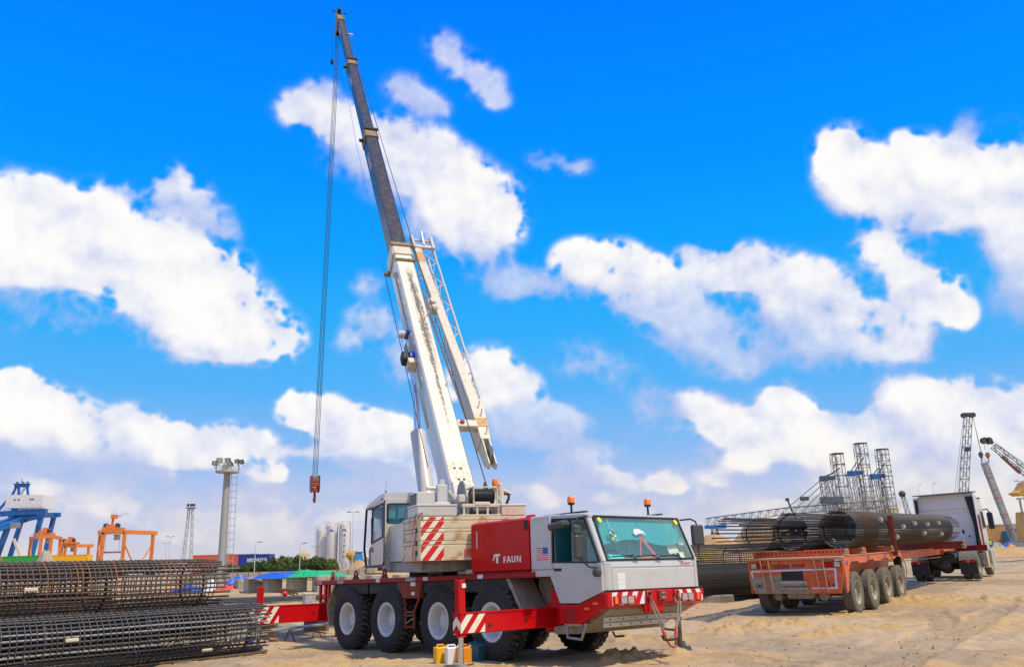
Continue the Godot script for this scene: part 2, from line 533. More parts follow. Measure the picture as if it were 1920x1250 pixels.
# ------------------------------------------------------------------ camera, sky, sun
const CLOUDS := [ # azimuth, elevation, half width, half height (degrees), density, brightness
	-32.8,20.6,2.2,2.1,1.1,1, -31.0,20.0,2.4,2.5,1.1,1, -33.0,18.0,2.0,1.8,1,1, -29.4,19.2,2.7,2.7,1.1,1, -27.8,20.8,2.2,2.1,1.1,1, -25.9,18.7,2.9,2.6,1.1,1,
	-23.7,19.6,2.5,2.0,1.1,1, -22.8,17.0,3.2,2.7,1.1,1, -20.6,18.2,2.2,2.0,1.1,1, -19.4,16.2,2.6,2.2,1.1,1, -17.4,15.0,2.3,1.7,1,1, -20.6,14.4,2.7,1.4,0.8,0.9,
	-31.6,22.4,1.0,0.8,0.9,1, -16.2,14.7,1.6,0.7,0.6,0.9, -19.6,13.8,2.7,0.8,0.6,0.7, -31.0,15.2,3.2,1.4,0.5,0.2, -27.4,14.9,2.5,1.0,0.35,0.2, -23.2,23.7,1.7,1.5,0.85,0.75,
	-21.6,22.2,1.7,1.3,0.75,0.6, -24.6,22.7,1.5,0.9,0.6,0.6, -19.9,21.5,1.0,0.8,0.5,0.5, -26.5,23.4,1.0,0.6,0.5,0.4, -15.5,29.8,1.5,1.0,0.8,0.75, -13.2,29.3,2.3,1.3,0.85,0.8,
	-10.4,28.3,2.8,1.6,0.85,0.8, -14.0,31.1,1.2,0.7,0.6,0.6, -7.6,27.4,3.2,1.9,0.95,0.85, -4.9,25.9,3.0,1.9,0.95,0.9, -2.5,24.1,3.0,2.1,1,0.95, -1.0,22.8,1.8,1.6,0.9,0.95,
	-4.1,22.8,3.1,2.0,0.8,0.85, -2.6,21.0,2.3,1.3,0.6,0.5, -1.0,19.9,2.3,1.1,0.45,0.4, -11.9,26.8,1.9,1.0,0.5,0.5, -8.4,25.6,2.4,1.4,0.6,0.6, -4.8,34.4,1.3,0.8,0.65,0.55,
	-3.2,33.2,1.6,0.9,0.7,0.55, -1.7,32.1,1.5,0.9,0.7,0.55, -0.7,31.0,1.0,0.6,0.6,0.5, -7.9,31.6,1.4,0.9,0.7,0.55, -6.2,30.8,1.5,0.8,0.65,0.55, -5.0,30.3,0.9,0.5,0.45,0.4,
	2.4,27.0,1.1,0.6,0.5,0.4, 3.9,26.6,1.8,0.6,0.55,0.45, 5.5,26.3,0.9,0.5,0.45,0.4, 23.7,25.3,1.5,1.1,1,0.95, 24.2,23.4,1.9,1.8,1,0.95, 25.7,22.4,2.4,1.9,1,0.95,
	28.0,22.6,2.3,1.9,1,0.95, 30.1,21.5,2.4,2.3,1,0.9, 32.1,21.3,1.9,1.8,1,0.95, 33.3,19.8,1.9,3.3,1,0.9, 28.9,20.1,2.3,1.4,0.85,0.75, 26.7,20.2,1.8,1.0,0.7,0.6,
	32.5,16.8,1.6,2.1,0.8,0.6, 27.5,25.1,0.6,0.4,0.8,0.9, 28.3,24.8,0.6,0.3,0.7,0.9, 31.4,24.9,0.9,0.7,0.55,0.3, 30.8,23.9,0.9,0.8,0.7,0.6, 34.4,18.3,2.3,3.6,1,0.9,
	32.1,14.3,1.3,1.5,0.4,0.4, 24.9,19.1,1.3,0.9,0.85,0.95, 26.0,17.4,1.8,1.5,0.95,0.95, 27.6,15.8,1.8,1.4,0.95,0.95, 28.9,14.2,1.1,1.1,0.85,0.9, 26.7,14.2,1.8,0.9,0.6,0.6,
	5.0,20.1,1.7,1.2,0.95,1, 7.1,19.6,2.3,1.4,1,1, 9.3,18.7,2.2,1.4,1,0.95, 10.6,17.2,2.6,1.8,0.9,0.75, 8.0,17.4,2.6,1.4,0.75,0.6, 12.4,15.6,2.9,2.0,0.85,0.55,
	14.4,14.0,2.8,1.9,0.8,0.5, 15.6,12.5,2.1,1.2,0.6,0.35, 13.1,20.0,1.2,0.7,0.75,0.7, 14.8,18.6,2.0,1.2,0.9,0.8, 16.6,18.7,1.9,1.3,0.95,0.85, 18.6,17.1,2.7,1.9,0.95,0.85,
	20.9,16.8,2.1,1.5,0.95,0.8, 22.4,14.9,2.5,1.8,0.95,0.8, 24.5,13.9,2.3,1.7,0.95,0.85, 26.2,12.7,1.5,1.2,0.9,0.85, 19.6,14.5,2.6,1.7,0.8,0.6, 21.4,12.6,2.5,1.2,0.7,0.5,
	24.5,11.9,2.1,0.8,0.6,0.6, 3.5,18.3,2.3,1.1,0.6,0.5, 0.9,18.8,2.3,1.0,0.5,0.4, -0.7,18.5,2.3,0.9,0.4,0.35, 4.8,13.9,1.7,1.1,0.4,0.2, 7.0,12.7,1.8,1.1,0.4,0.2,
	4.4,12.8,1.5,0.9,0.35,0.2, 8.0,10.8,2.2,1.4,0.45,0.2, 9.7,9.7,2.1,1.4,0.5,0.2, -10.2,18.6,1.2,0.9,0.45,0.4, -9.8,16.3,1.7,1.1,0.6,0.5, -8.3,14.9,1.9,1.3,0.6,0.5,
	-11.2,14.8,1.3,0.9,0.4,0.4, -7.5,13.1,1.5,1.3,0.5,0.4, -14.6,10.3,1.3,1.0,0.95,1, -13.2,10.0,1.6,1.1,1,1, -11.4,9.1,2.1,1.2,1,1, -9.3,8.8,2.2,1.2,1,1,
	-7.5,8.0,1.4,1.0,0.9,1, -11.4,7.7,3.2,1.0,0.8,0.7, -7.5,7.0,2.9,0.9,0.6,0.4, -1.6,13.0,1.7,1.4,0.85,0.9, -2.3,11.6,2.2,1.6,0.9,0.95, -0.1,11.2,1.9,1.5,0.85,0.85,
	1.3,9.3,2.4,1.4,0.85,0.5, 3.8,8.5,2.4,1.6,0.8,0.35, -0.5,9.0,2.9,1.4,0.75,0.3, 4.1,7.1,2.2,1.0,0.6,0.25, -31.9,11.0,1.4,1.2,1,1, -30.7,10.1,1.5,1.3,1,1,
	-28.9,9.3,2.0,1.3,1,1, -27.1,8.7,1.5,1.1,1,0.95, -31.0,8.5,1.9,1.2,0.95,0.95, -25.0,9.1,1.4,1.0,0.8,0.9, -23.1,8.4,2.2,1.1,0.9,0.9, -20.8,7.6,2.3,1.1,0.9,0.9,
	-27.8,7.4,2.9,1.0,0.8,0.8, -24.5,7.2,2.8,0.8,0.8,0.75, -18.9,8.3,1.4,0.9,0.9,1, -17.2,7.7,1.7,0.9,0.85,0.95, -15.2,7.4,1.4,0.5,0.6,0.8, -16.1,6.1,1.5,0.7,0.8,0.95,
	-13.1,7.4,1.4,0.5,0.4,0.6, -21.0,6.3,3.2,0.9,0.6,0.8, -31.0,6.1,3.3,0.9,0.5,0.1, -25.9,5.9,2.4,0.8,0.4,0.1, -27.3,4.6,3.2,0.9,0.7,0.75, -29.8,5.2,1.7,0.6,0.6,0.8,
	-23.7,4.0,2.8,0.9,0.6,0.75, -21.1,2.7,2.9,0.9,0.6,0.75, -17.1,4.6,2.3,0.7,0.4,0.5, -17.0,2.9,3.3,0.8,0.5,0.6, -11.6,3.5,2.8,0.7,0.5,0.7, -14.3,2.2,3.0,0.7,0.5,0.6,
	-27.6,2.4,3.5,0.9,0.5,0.6, 12.6,10.0,1.4,0.9,0.85,0.95, 13.5,8.7,2.1,1.2,0.9,0.95, 15.6,8.2,2.0,1.2,0.9,0.9, 18.0,9.5,1.5,1.3,1,1, 18.9,8.3,1.5,1.3,1,1,
	19.7,6.9,1.9,1.3,1,1, 16.4,6.8,3.0,1.2,0.9,0.9, 21.5,5.8,2.5,1.3,1,0.95, 25.1,9.5,1.6,1.1,0.95,0.95, 26.5,8.7,2.0,1.3,0.95,0.95, 28.8,8.1,2.5,1.6,0.95,0.9,
	30.8,6.9,2.4,1.8,0.95,0.85, 21.5,8.1,1.6,0.7,0.7,0.5, 23.9,7.6,2.4,1.1,0.8,0.7, 25.5,5.8,3.1,1.6,0.95,0.85, 28.8,4.9,2.9,1.9,0.95,0.8, 31.1,3.8,2.5,2.4,0.95,0.8,
	15.3,6.0,1.7,0.7,0.9,0.95, 23.2,4.0,3.5,1.6,0.9,0.8, 26.8,2.6,3.6,1.6,0.9,0.75, 20.0,3.6,2.5,1.2,0.7,0.7, 9.7,4.9,1.2,0.5,0.8,0.9, 10.4,4.5,0.9,0.3,0.7,0.9,
	13.2,5.3,1.0,0.5,0.7,0.85, 13.8,4.7,0.7,0.3,0.6,0.85, 1.1,4.7,1.6,0.6,0.75,0.8, 2.2,4.1,1.3,0.5,0.6,0.8, 14.4,3.5,2.3,0.7,0.5,0.7, 5.5,5.6,1.2,0.6,0.5,0.6,
	5.8,4.0,1.1,0.3,0.5,0.7, 16.7,2.7,2.6,0.8,0.6,0.7, 8.2,3.0,3.1,0.8,0.4,0.6
]
var field := PackedFloat32Array()
var tones := PackedFloat32Array()
const FA0 := -56.0
const FE0 := -6.0
const FS := 0.25
const FW := 448
const FH := 256


func set_camera_and_light() -> void:
	var cam := Camera3D.new()
	cam.name = "camera"
	cam.fov = rad_to_deg(2.0 * atan(625.0 / 1569.65))
	cam.near = 0.1
	cam.far = 6000.0
	var p := 0.2680
	var r := 0.0276
	var r0 := Vector3.RIGHT
	var u0 := Vector3(0, cos(p), sin(p))
	var b0 := Vector3(0, -sin(p), cos(p))
	cam.transform = Transform3D(Basis(r0 * cos(r) - u0 * sin(r), r0 * sin(r) + u0 * cos(r), b0), Vector3(0, 1.7483, 0))
	add_child(cam)
	cam.current = true
	var we := WorldEnvironment.new()
	we.name = "world_environment"
	var e := Environment.new()
	e.background_mode = Environment.BG_SKY
	var sky := Sky.new()
	var sm := PanoramaSkyMaterial.new()
	sm.panorama = make_sky()
	sm.energy_multiplier = 1.0
	sky.sky_material = sm
	e.sky = sky
	e.background_energy_multiplier = 1.0
	e.tonemap_mode = Environment.TONE_MAPPER_LINEAR
	e.tonemap_exposure = 1.0
	e.volumetric_fog_enabled = true
	e.volumetric_fog_density = 0.0
	e.sdfgi_enabled = true
	e.ssao_enabled = true
	e.ssil_enabled = true
	we.environment = e
	add_child(we)
	var sun := DirectionalLight3D.new()
	sun.name = "sun"
	sun.light_energy = 1.4
	sun.light_color = Color(1.0, 0.93, 0.80)
	sun.light_angular_distance = 2.0
	sun.shadow_enabled = true
	var az := deg_to_rad(125.0)
	var el := deg_to_rad(60.0)
	var to_sun := Vector3(sin(az) * cos(el), sin(el), -cos(az) * cos(el))
	sun.transform = Transform3D(Basis.looking_at(-to_sun, Vector3.UP), Vector3(0, 60, 0))
	add_child(sun)


func splat_clouds() -> void:
	field.resize(FW * FH)
	tones.resize(FW * FH)
	for i in range(0, CLOUDS.size(), 6):
		var rx: float = CLOUDS[i + 2] * 1.62
		var ry: float = CLOUDS[i + 3] * 1.62
		var ca: float = CLOUDS[i]
		var ce: float = CLOUDS[i + 1]
		for y in range(maxi(0, int((ce - ry - FE0) / FS)), mini(FH, int((ce + ry - FE0) / FS) + 2)):
			for x in range(maxi(0, int((ca - rx - FA0) / FS)), mini(FW, int((ca + rx - FA0) / FS) + 2)):
				var dx := (FA0 + x * FS - ca) / rx
				var dy := (FE0 + y * FS - ce) / ry
				var q := 1.0 - dx * dx - dy * dy
				if q > 0.0:
					var f: float = q * q * CLOUDS[i + 4] * 1.25
					field[y * FW + x] += f
					tones[y * FW + x] += f * CLOUDS[i + 5]


func ramp3(e: float) -> Vector3:
	# clear sky (linear), by elevation in degrees
	var es := [0.0, 4.0, 8.0, 12.0, 16.0, 21.0, 27.0, 37.0, 60.0]
	var cs := [Vector3(0.62, 0.62, 0.72), Vector3(0.48, 0.58, 0.84), Vector3(0.22, 0.49, 0.91), Vector3(0.085, 0.45, 0.95), Vector3(0.03, 0.42, 0.97), Vector3(0.006, 0.36, 1.0), Vector3(0.002, 0.29, 1.0), Vector3(0.001, 0.215, 1.0), Vector3(0.001, 0.17, 0.9)]
	for i in es.size() - 1:
		if e < es[i + 1]:
			var f := smoothstep(0.0, 1.0, clampf((e - es[i]) / (es[i + 1] - es[i]), 0.0, 1.0)) * 0.5 + 0.5 * clampf((e - es[i]) / (es[i + 1] - es[i]), 0.0, 1.0)
			return (cs[i] as Vector3).lerp(cs[i + 1], f)
	return cs[-1]


func sky_colour(az: float, el: float, clear: Vector3) -> Vector3:
	var a := deg_to_rad(az)
	var e := deg_to_rad(el)
	var d := Vector3(sin(a) * cos(e), sin(e), -cos(a) * cos(e)) * 57.3
	var den := 0.0
	var ton := 0.0
	var under := 0.0
	var fx := (az - FA0) / FS
	var fy := (el - FE0) / FS
	if fx > 0.0 and fy > 0.0 and fx < FW - 1 and fy < FH - 1:
		var ix := int(fx)
		var iy := int(fy)
		var ux := fx - ix
		var uy := fy - iy
		var k := iy * FW + ix
		den = lerpf(lerpf(field[k], field[k + 1], ux), lerpf(field[k + FW], field[k + FW + 1], ux), uy)
		ton = lerpf(lerpf(tones[k], tones[k + 1], ux), lerpf(tones[k + FW], tones[k + FW + 1], ux), uy)
		if den > 0.001:
			ton /= den
		if iy + 12 < FH:
			under = clampf(minf(field[k + FW * 10 + 3], 1.2) - minf(den, 1.2), 0.0, 0.8)
	var outside := maxf(smoothstep(44.0, 56.0, absf(az)), smoothstep(38.0, 48.0, el))
	if outside > 0.0:
		var g := fn2.get_noise_3dv(d * Vector3(1, 1.6, 1))
		var gd := clampf(0.36 + g * 1.9 - maxf(0.0, el - 40.0) * 0.006, 0.0, 1.2) * outside
		ton = (ton * den + 0.8 * gd) / maxf(0.001, den + gd)
		den += gd
	if el < 11.0:
		# flat banks far off, near the horizon
		var k := smoothstep(11.0, 5.0, el) * clampf(0.20 + fn2.get_noise_3dv(d * Vector3(3.0, 9.0, 3.0) + Vector3(40, 0, 0)) * 1.5, 0.0, 0.7)
		ton = (ton * den + 0.62 * k) / maxf(0.001, den + k)
		den += k
	if den < 0.002 and el > 11.0:
		return clear
	var n := fn.get_noise_3dv(d)
	var lump := n - fn.get_noise_3dv(d + Vector3(0.45, 0.8, 0.0))
	den = minf(den, 1.25)
	ton = pow(clampf(ton, 0.0, 1.0), 1.7)
	var nb := 0.22 - absf(fn3.get_noise_3dv(d)) * 1.15
	var rag := minf(1.0, den * 2.2)
	var v := den * 0.90 + (n * 0.95 + nb * 0.9) * rag - 0.14 * rag
	var al := smoothstep(-0.02, lerpf(1.05, 0.30 + 0.5 * minf(1.0, under * 3.0), ton), v)
	al *= lerpf(0.70, 1.0, smoothstep(0.2, 0.8, ton))
	# bright towards the top, greyer in the thin and lower parts
	var br := clampf(0.08 + ton * 0.74 + lump * 0.6 + nb * 0.10 - under * 0.75 + n * 0.25, 0.0, 1.0)
	var white := Vector3(1.0, 0.985, 0.97)
	var dim := Vector3(0.50, 0.57, 0.86)
	var low := 1.0 - smoothstep(1.0, 9.0, el)
	white = white.lerp(Vector3(0.93, 0.86, 0.80), low * 0.8)
	dim = dim.lerp(Vector3(0.60, 0.63, 0.78), low)
	var c := clear.lerp(dim.lerp(white, smoothstep(0.0, 1.0, br)), al)
	var haze := 1.0 - smoothstep(-1.0, 7.0, el)
	var warm := smoothstep(5.0, 30.0, az) * (1.0 - smoothstep(60.0, 120.0, az))
	return c.lerp(Vector3(0.68, 0.64, 0.70).lerp(Vector3(0.76, 0.74, 0.70), warm), haze * (0.55 + 0.25 * warm))


func put_sky(b: PackedByteArray, at: int, c: Vector3) -> void:
	var k := Color(c.x, c.y, c.z).linear_to_srgb()
	b[at] = clampi(int(k.r * 255.0 + 0.5), 0, 255)
	b[at + 1] = clampi(int(k.g * 255.0 + 0.5), 0, 255)
	b[at + 2] = clampi(int(k.b * 255.0 + 0.5), 0, 255)


func make_sky() -> ImageTexture:
	fn.seed = 5
	fn.noise_type = FastNoiseLite.TYPE_SIMPLEX_SMOOTH
	fn.frequency = 0.16
	fn.fractal_octaves = 6
	fn.fractal_gain = 0.55
	fn3.seed = 15
	fn3.noise_type = FastNoiseLite.TYPE_SIMPLEX_SMOOTH
	fn3.frequency = 0.38
	fn3.fractal_octaves = 4
	fn2.seed = 9
	fn2.frequency = 0.035
	fn2.fractal_octaves = 3
	splat_clouds()
	var W := 4096
	var H := 2048
	var lw := 1024
	var lh := 512
	var low := PackedByteArray()
	low.resize(lw * lh * 3)
	for y in lh:
		var el := 90.0 - 180.0 * (y + 0.5) / lh
		var clear := ramp3(maxf(el, 0.0))
		for x in lw:
			if el < -2.0:
				put_sky(low, (y * lw + x) * 3, Vector3(0.30, 0.25, 0.18))
				continue
			var az := 360.0 * (x + 0.5) / lw
			if az > 180.0:
				az -= 360.0
			put_sky(low, (y * lw + x) * 3, sky_colour(az, el, clear))
	var im := Image.create_from_data(lw, lh, false, Image.FORMAT_RGB8, low)
	im.resize(W, H, Image.INTERPOLATE_CUBIC)
	var x0 := -546
	var x1 := 546
	var y0 := int((90.0 - 50.0) / 180.0 * H)
	var y1 := int((90.0 + 1.5) / 180.0 * H)
	var ww := x1 - x0
	var win := PackedByteArray()
	win.resize(ww * (y1 - y0) * 3)
	for y in range(y0, y1):
		var el := 90.0 - 180.0 * (y + 0.5) / H
		var clear := ramp3(maxf(el, 0.0))
		for x in range(x0, x1):
			put_sky(win, ((y - y0) * ww + x - x0) * 3, sky_colour(360.0 * (x + 0.5) / W, el, clear))
	var wi := Image.create_from_data(ww, y1 - y0, false, Image.FORMAT_RGB8, win)
	im.blit_rect(wi, Rect2i(-x0, 0, x1, y1 - y0), Vector2i(0, y0))
	im.blit_rect(wi, Rect2i(0, 0, -x0, y1 - y0), Vector2i(W + x0, y0))
	return ImageTexture.create_from_image(im)


# ------------------------------------------------------------------ ground
func level(x: float, z: float) -> float:
	# the lie of the land without its small unevenness
	var d := sqrt(x * x + z * z)
	var az := rad_to_deg(atan2(x, -z))
	var w := smoothstep(-8.0, 18.0, az) * (1.0 - smoothstep(60.0, 120.0, az))
	var left := smoothstep(65.0, 190.0, d)
	var right := maxf(0.0, 0.0162 * (d - 8.0)) if d < 24.6 else 0.268 + 1.9 * (1.0 - exp(-(d - 24.6) / 96.0))
	var base := lerpf(left, right, w)
	var l := cr.affine_inverse() * Vector3(x, 0, z)
	var dist := Vector2(l.x - clampf(l.x, -7.5, 2.0), l.z).length()
	if dist < 6.5:
		var u := cr.basis.y
		var y := cr.origin.y - (u.x * (x - cr.origin.x) + u.z * (z - cr.origin.z)) / u.y
		base = lerpf(y, base, smoothstep(2.2, 6.5, dist))
	return base


func calm(x: float, z: float) -> float:
	# 0 on the spots where things stand level
	var l := cr.affine_inverse() * Vector3(x, 0, z)
	var dist := Vector2(l.x - clampf(l.x, -7.0, 2.0), l.z).length()
	var k := smoothstep(1.3, 2.6, dist)
	var q := frame(V(7.775, 0.263, -23.42), 36.77).affine_inverse() * Vector3(x, 0, z)
	return minf(k, smoothstep(1.2, 2.0, Vector2(q.x - clampf(q.x, -0.5, 22.0), q.z).length()))


func ground_at(x: float, z: float) -> float:
	return level(x, z)


func rut_depth(x: float, z: float) -> Vector2:
	# (height, share of packed grey dust) of the tyre tracks
	var best := 9.0
	var along := 0.0
	for r in ruts:
		var run := 0.0
		for i in r.size() - 1:
			var a: Vector2 = r[i]
			var b: Vector2 = r[i + 1]
			var ab := b - a
			var l := ab.length()
			var f := clampf((Vector2(x, z) - a).dot(ab) / (l * l), 0.0, 1.0)
			var q := Vector2(x, z) - a - ab * f
			var dd := q.length()
			if dd < absf(best):
				best = dd * signf(ab.cross(q))
				along = run + l * f
			run += l
	var s := absf(best)
	if s > 0.9:
		return Vector2.ZERO
	var edge := 1.0 - smoothstep(0.26, 0.36, s)
	var h := -0.030 * edge + 0.028 * smoothstep(0.24, 0.36, s) * (1.0 - smoothstep(0.36, 0.8, s))
	h += edge * (0.012 * cos(best * 52.0) + 0.010 * signf(sin(along * 34.0 + absf(best) * 16.0)))
	return Vector2(h, edge)


func make_ground() -> void:
	var g := FastNoiseLite.new()
	g.seed = 3
	g.frequency = 0.45
	g.fractal_octaves = 3
	var g2 := FastNoiseLite.new()
	g2.seed = 8
	g2.frequency = 3.2
	g2.fractal_octaves = 3
	var g3 := FastNoiseLite.new()
	g3.seed = 21
	g3.frequency = 0.16
	g3.fractal_octaves = 4
	ruts = [
		[Vector2(3.6, -11.5), Vector2(4.96, -13.63), Vector2(6.48, -15.44), Vector2(7.95, -17.27), Vector2(9.34, -19.48), Vector2(10.5, -22.46)],
		[Vector2(4.4, -11.9), Vector2(5.6, -13.4), Vector2(7.36, -15.9), Vector2(8.98, -18.0), Vector2(11.87, -21.9), Vector2(15.48, -26.8)],
		[Vector2(0.4, -15.0), Vector2(1.71, -17.2), Vector2(2.66, -17.3), Vector2(3.6, -16.1), Vector2(4.4, -14.2)],
		[Vector2(1.3, -18.3), Vector2(2.5, -17.0), Vector2(3.4, -15.2), Vector2(4.0, -13.4)],
		[Vector2(-5.5, -15.2), Vector2(-3.0, -16.2), Vector2(-1.0, -15.6), Vector2(0.2, -14.2)],
	]
	var berms := [[Vector2(4.2, -19.9), Vector2(6.3, -20.1), 0.13, 0.30], [Vector2(5.6, -18.0), Vector2(8.0, -18.7), 0.11, 0.28], [Vector2(10.5, -25.3), Vector2(12.8, -25.0), 0.16, 0.40], [Vector2(12.7, -23.8), Vector2(15.5, -25.2), 0.15, 0.35], [Vector2(1.3, -15.4), Vector2(2.4, -16.1), 0.12, 0.30], [Vector2(2.2, -19.9), Vector2(3.6, -19.3), 0.08, 0.30], [Vector2(7.2, -21.6), Vector2(9.6, -22.4), 0.08, 0.25], [Vector2(-1.8, -15.0), Vector2(0.6, -14.6), 0.05, 0.35], [Vector2(-4.6, -16.6), Vector2(-2.6, -17.0), 0.07, 0.4], [Vector2(9.8, -17.0), Vector2(12.0, -19.0), 0.09, 0.3]]
	var g4 := FastNoiseLite.new()
	g4.seed = 33
	g4.frequency = 0.11
	g4.fractal_octaves = 3
	mounds = [[2.24, -19.72, 0.5, 0.09], [2.92, -16.9, 0.38, 0.13], [1.64, -15.83, 0.6, 0.10], [5.51, -19.77, 0.9, 0.10], [4.5, -19.71, 0.35, 0.09], [6.11, -18.09, 0.8, 0.07], [11.36, -25.1, 1.0, 0.12], [7.98, -22.66, 0.7, 0.06], [3.89, -15.42, 0.6, 0.06],
		[-0.3, -15.0, 0.5, 0.05], [-2.84, -17.16, 0.8, 0.05], [12.47, -24.05, 1.0, 0.12], [13.6, -22.7, 1.3, 0.14], [3.2, -19.4, 0.55, 0.06], [-1.0, -14.6, 0.8, 0.08], [10.4, -20.3, 0.6, 0.09], [1.1, -18.3, 0.4, 0.07], [9.4, -16.2, 0.9, 0.07], [6.9, -20.9, 0.6, 0.08]]
	var angs := PackedFloat32Array()
	var a := -180.0
	while a < 179.99:
		angs.push_back(a)
		a += 0.16 if a > -46.0 and a < 46.0 else (2.0 if absf(a) < 70.0 else 8.0)
	angs.push_back(180.0)
	var rads := PackedFloat32Array([0.05, 2.0, 4.0, 6.0, 8.0, 9.5, 10.5, 11.2])
	var r := 11.6
	while r < 4200.0:
		rads.push_back(r)
		r *= 1.0055 if r < 46.0 else (1.03 if r < 260.0 else 1.2)
	var na := angs.size()
	var nr := rads.size()
	var vs := PackedVector3Array()
	var cs := PackedColorArray()
	vs.resize(na * nr)
	cs.resize(na * nr)
	for j in nr:
		var rr := rads[j]
		for i in na:
			var az := deg_to_rad(angs[i])
			var x := sin(az) * rr
			var z := -cos(az) * rr
			var y := level(x, z)
			var tint := Color(1, 1, 1)
			if rr < 260.0:
				var k := calm(x, z) if rr < 48.0 else 1.0
				var lump := g.get_noise_2d(x, z)
				y += (lump * 0.085 + g2.get_noise_2d(x, z) * 0.02) * (0.25 + 0.75 * k)
				var grey := smoothstep(0.0, 0.30, g3.get_noise_2d(x, z) + 0.10 * smoothstep(0.0, 6.0, x)) * 0.8
				if rr < 40.0 and absf(angs[i]) < 47.0:
					for m in mounds:
						var dx: float = x - m[0]
						var dz: float = z - m[1]
						var q: float = (dx * dx + dz * dz) / (m[2] * m[2])
						if q < 4.0:
							y += m[3] * exp(-q * 1.6) * (1.0 + g2.get_noise_2d(x * 1.7, z * 1.7) * 0.7)
							grey = lerpf(grey, 0.0, exp(-q))
					if k > 0.2:
						var rd := rut_depth(x, z)
						y += rd.x * k
						grey = lerpf(grey, 0.85, rd.y * 0.6)
				var gold := smoothstep(-0.05, 0.35, g4.get_noise_2d(x, z)) * 0.8
				if rr < 40.0 and absf(angs[i]) < 47.0:
					for bm in berms:
						var p0: Vector2 = bm[0]
						var ab: Vector2 = bm[1] - p0
						var f := clampf((Vector2(x, z) - p0).dot(ab) / ab.length_squared(), 0.0, 1.0)
						var dd := (Vector2(x, z) - p0 - ab * f).length() + 0.16 * g2.get_noise_2d(x * 0.5, z * 0.5)
						if dd < 0.9:
							var e := exp(-dd * dd / (bm[3] * bm[3]))
							y += bm[2] * e * maxf(0.1, 0.75 + 0.9 * g2.get_noise_2d(x * 0.8 + 7.0, z * 0.8) + 0.5 * g2.get_noise_2d(x * 3.0, z * 3.0))
							gold = lerpf(gold, 1.0, e)
							grey = lerpf(grey, 0.0, e)
				tint = Color(1, 1, 1).lerp(Color(1.04, 0.90, 0.60), gold).lerp(Color(0.66, 0.70, 0.78), grey)
			vs[j * na + i] = Vector3(x, y, z)
			cs[j * na + i] = tint
	var ns := PackedVector3Array()
	ns.resize(na * nr)
	for j in nr:
		for i in na:
			var u := vs[j * na + mini(i + 1, na - 1)] - vs[j * na + maxi(i - 1, 0)]
			var w := vs[mini(j + 1, nr - 1) * na + i] - vs[maxi(j - 1, 0) * na + i]
			var m := u.cross(w).normalized()
			ns[j * na + i] = m if m.y > 0.0 else -m
	var ids := PackedInt32Array()
	ids.resize((na - 1) * (nr - 1) * 6)
	var o := 0
	for j in nr - 1:
		for i in na - 1:
			var p := j * na + i
			ids[o] = p; ids[o + 1] = p + na; ids[o + 2] = p + 1
			ids[o + 3] = p + 1; ids[o + 4] = p + na; ids[o + 5] = p + na + 1
			o += 6
	var arr := []
	arr.resize(Mesh.ARRAY_MAX)
	arr[Mesh.ARRAY_VERTEX] = vs
	arr[Mesh.ARRAY_NORMAL] = ns
	arr[Mesh.ARRAY_COLOR] = cs
	arr[Mesh.ARRAY_INDEX] = ids
	var me := ArrayMesh.new()
	me.add_surface_from_arrays(Mesh.PRIMITIVE_TRIANGLES, arr)
	var sand := worn("sand", lin(0.50, 0.37, 0.215), lin(0.42, 0.295, 0.155), 0.5, 0.22, 0.95, 0.0, 0.6, 0.02, 1.3)
	sand.uv1_world_triplanar = true
	sand.vertex_color_use_as_albedo = true
	var go := MeshInstance3D.new()
	go.name = "ground"
	go.mesh = me
	go.material_override = sand
	go.set_meta("kind", "structure")
	add_child(go)
	# loose stones and clods
	var st := Geo.new()
	st.ball(Vector3.ZERO, V(1, 0.7, 0.85), 6, 4)
	var mm := MultiMesh.new()
	mm.transform_format = MultiMesh.TRANSFORM_3D
	mm.mesh = st.mesh()
	mm.instance_count = 5200
	rng.seed = 77
	for i in mm.instance_count:
		var rr := 12.5 * pow(3.6, rng.randf() * rng.randf_range(0.5, 1.0))
		var az := deg_to_rad(rng.randf_range(-44.0, 44.0))
		var x := sin(az) * rr
		var z := -cos(az) * rr
		var s := 0.006 + 0.022 * pow(rng.randf(), 4.0)
		var b := Basis.from_euler(V(rng.randf() * 6.0, rng.randf() * 6.0, rng.randf() * 6.0)).scaled(V(s, s * rng.randf_range(0.6, 1.0), s))
		mm.set_instance_transform(i, Transform3D(b, V(x, level(x, z) + g.get_noise_2d(x, z) * 0.085 * (0.25 + 0.75 * calm(x, z)) + s * 0.3, z)))
	var mi := MultiMeshInstance3D.new()
	mi.name = "gravel"
	mi.multimesh = mm
	mi.material_override = worn("stone", lin(0.36, 0.29, 0.19), lin(0.22, 0.18, 0.13), 0.5, 3.0, 0.95)
	add_child(mi)
	tag(mi, "loose stones and clods strewn over the sandy ground", "gravel")
	mi.set_meta("kind", "stuff")


# ------------------------------------------------------------------ the mobile crane
func crane_basis() -> Basis:
	var psi := -0.8675
	var f0 := Vector3(cos(psi), 0, -sin(psi))
	var r0 := Vector3(sin(psi), 0, cos(psi))
	var f := f0 * cos(0.0167) + Vector3.UP * sin(0.0167)
	var u1 := Vector3.UP * cos(0.0167) - f0 * sin(0.0167)
	return Basis(f, u1 * cos(-0.0098) + r0 * sin(-0.0098), r0 * cos(-0.0098) - u1 * sin(-0.0098))


func skew(x0: float, x1: float, y0: float, y1: float, slant: float) -> Array:
	# a stripe leaning to the right by slant
	return [Vector2(x0, y0), Vector2(x1, y0), Vector2(x1 + slant, y1), Vector2(x0 + slant, y1)]


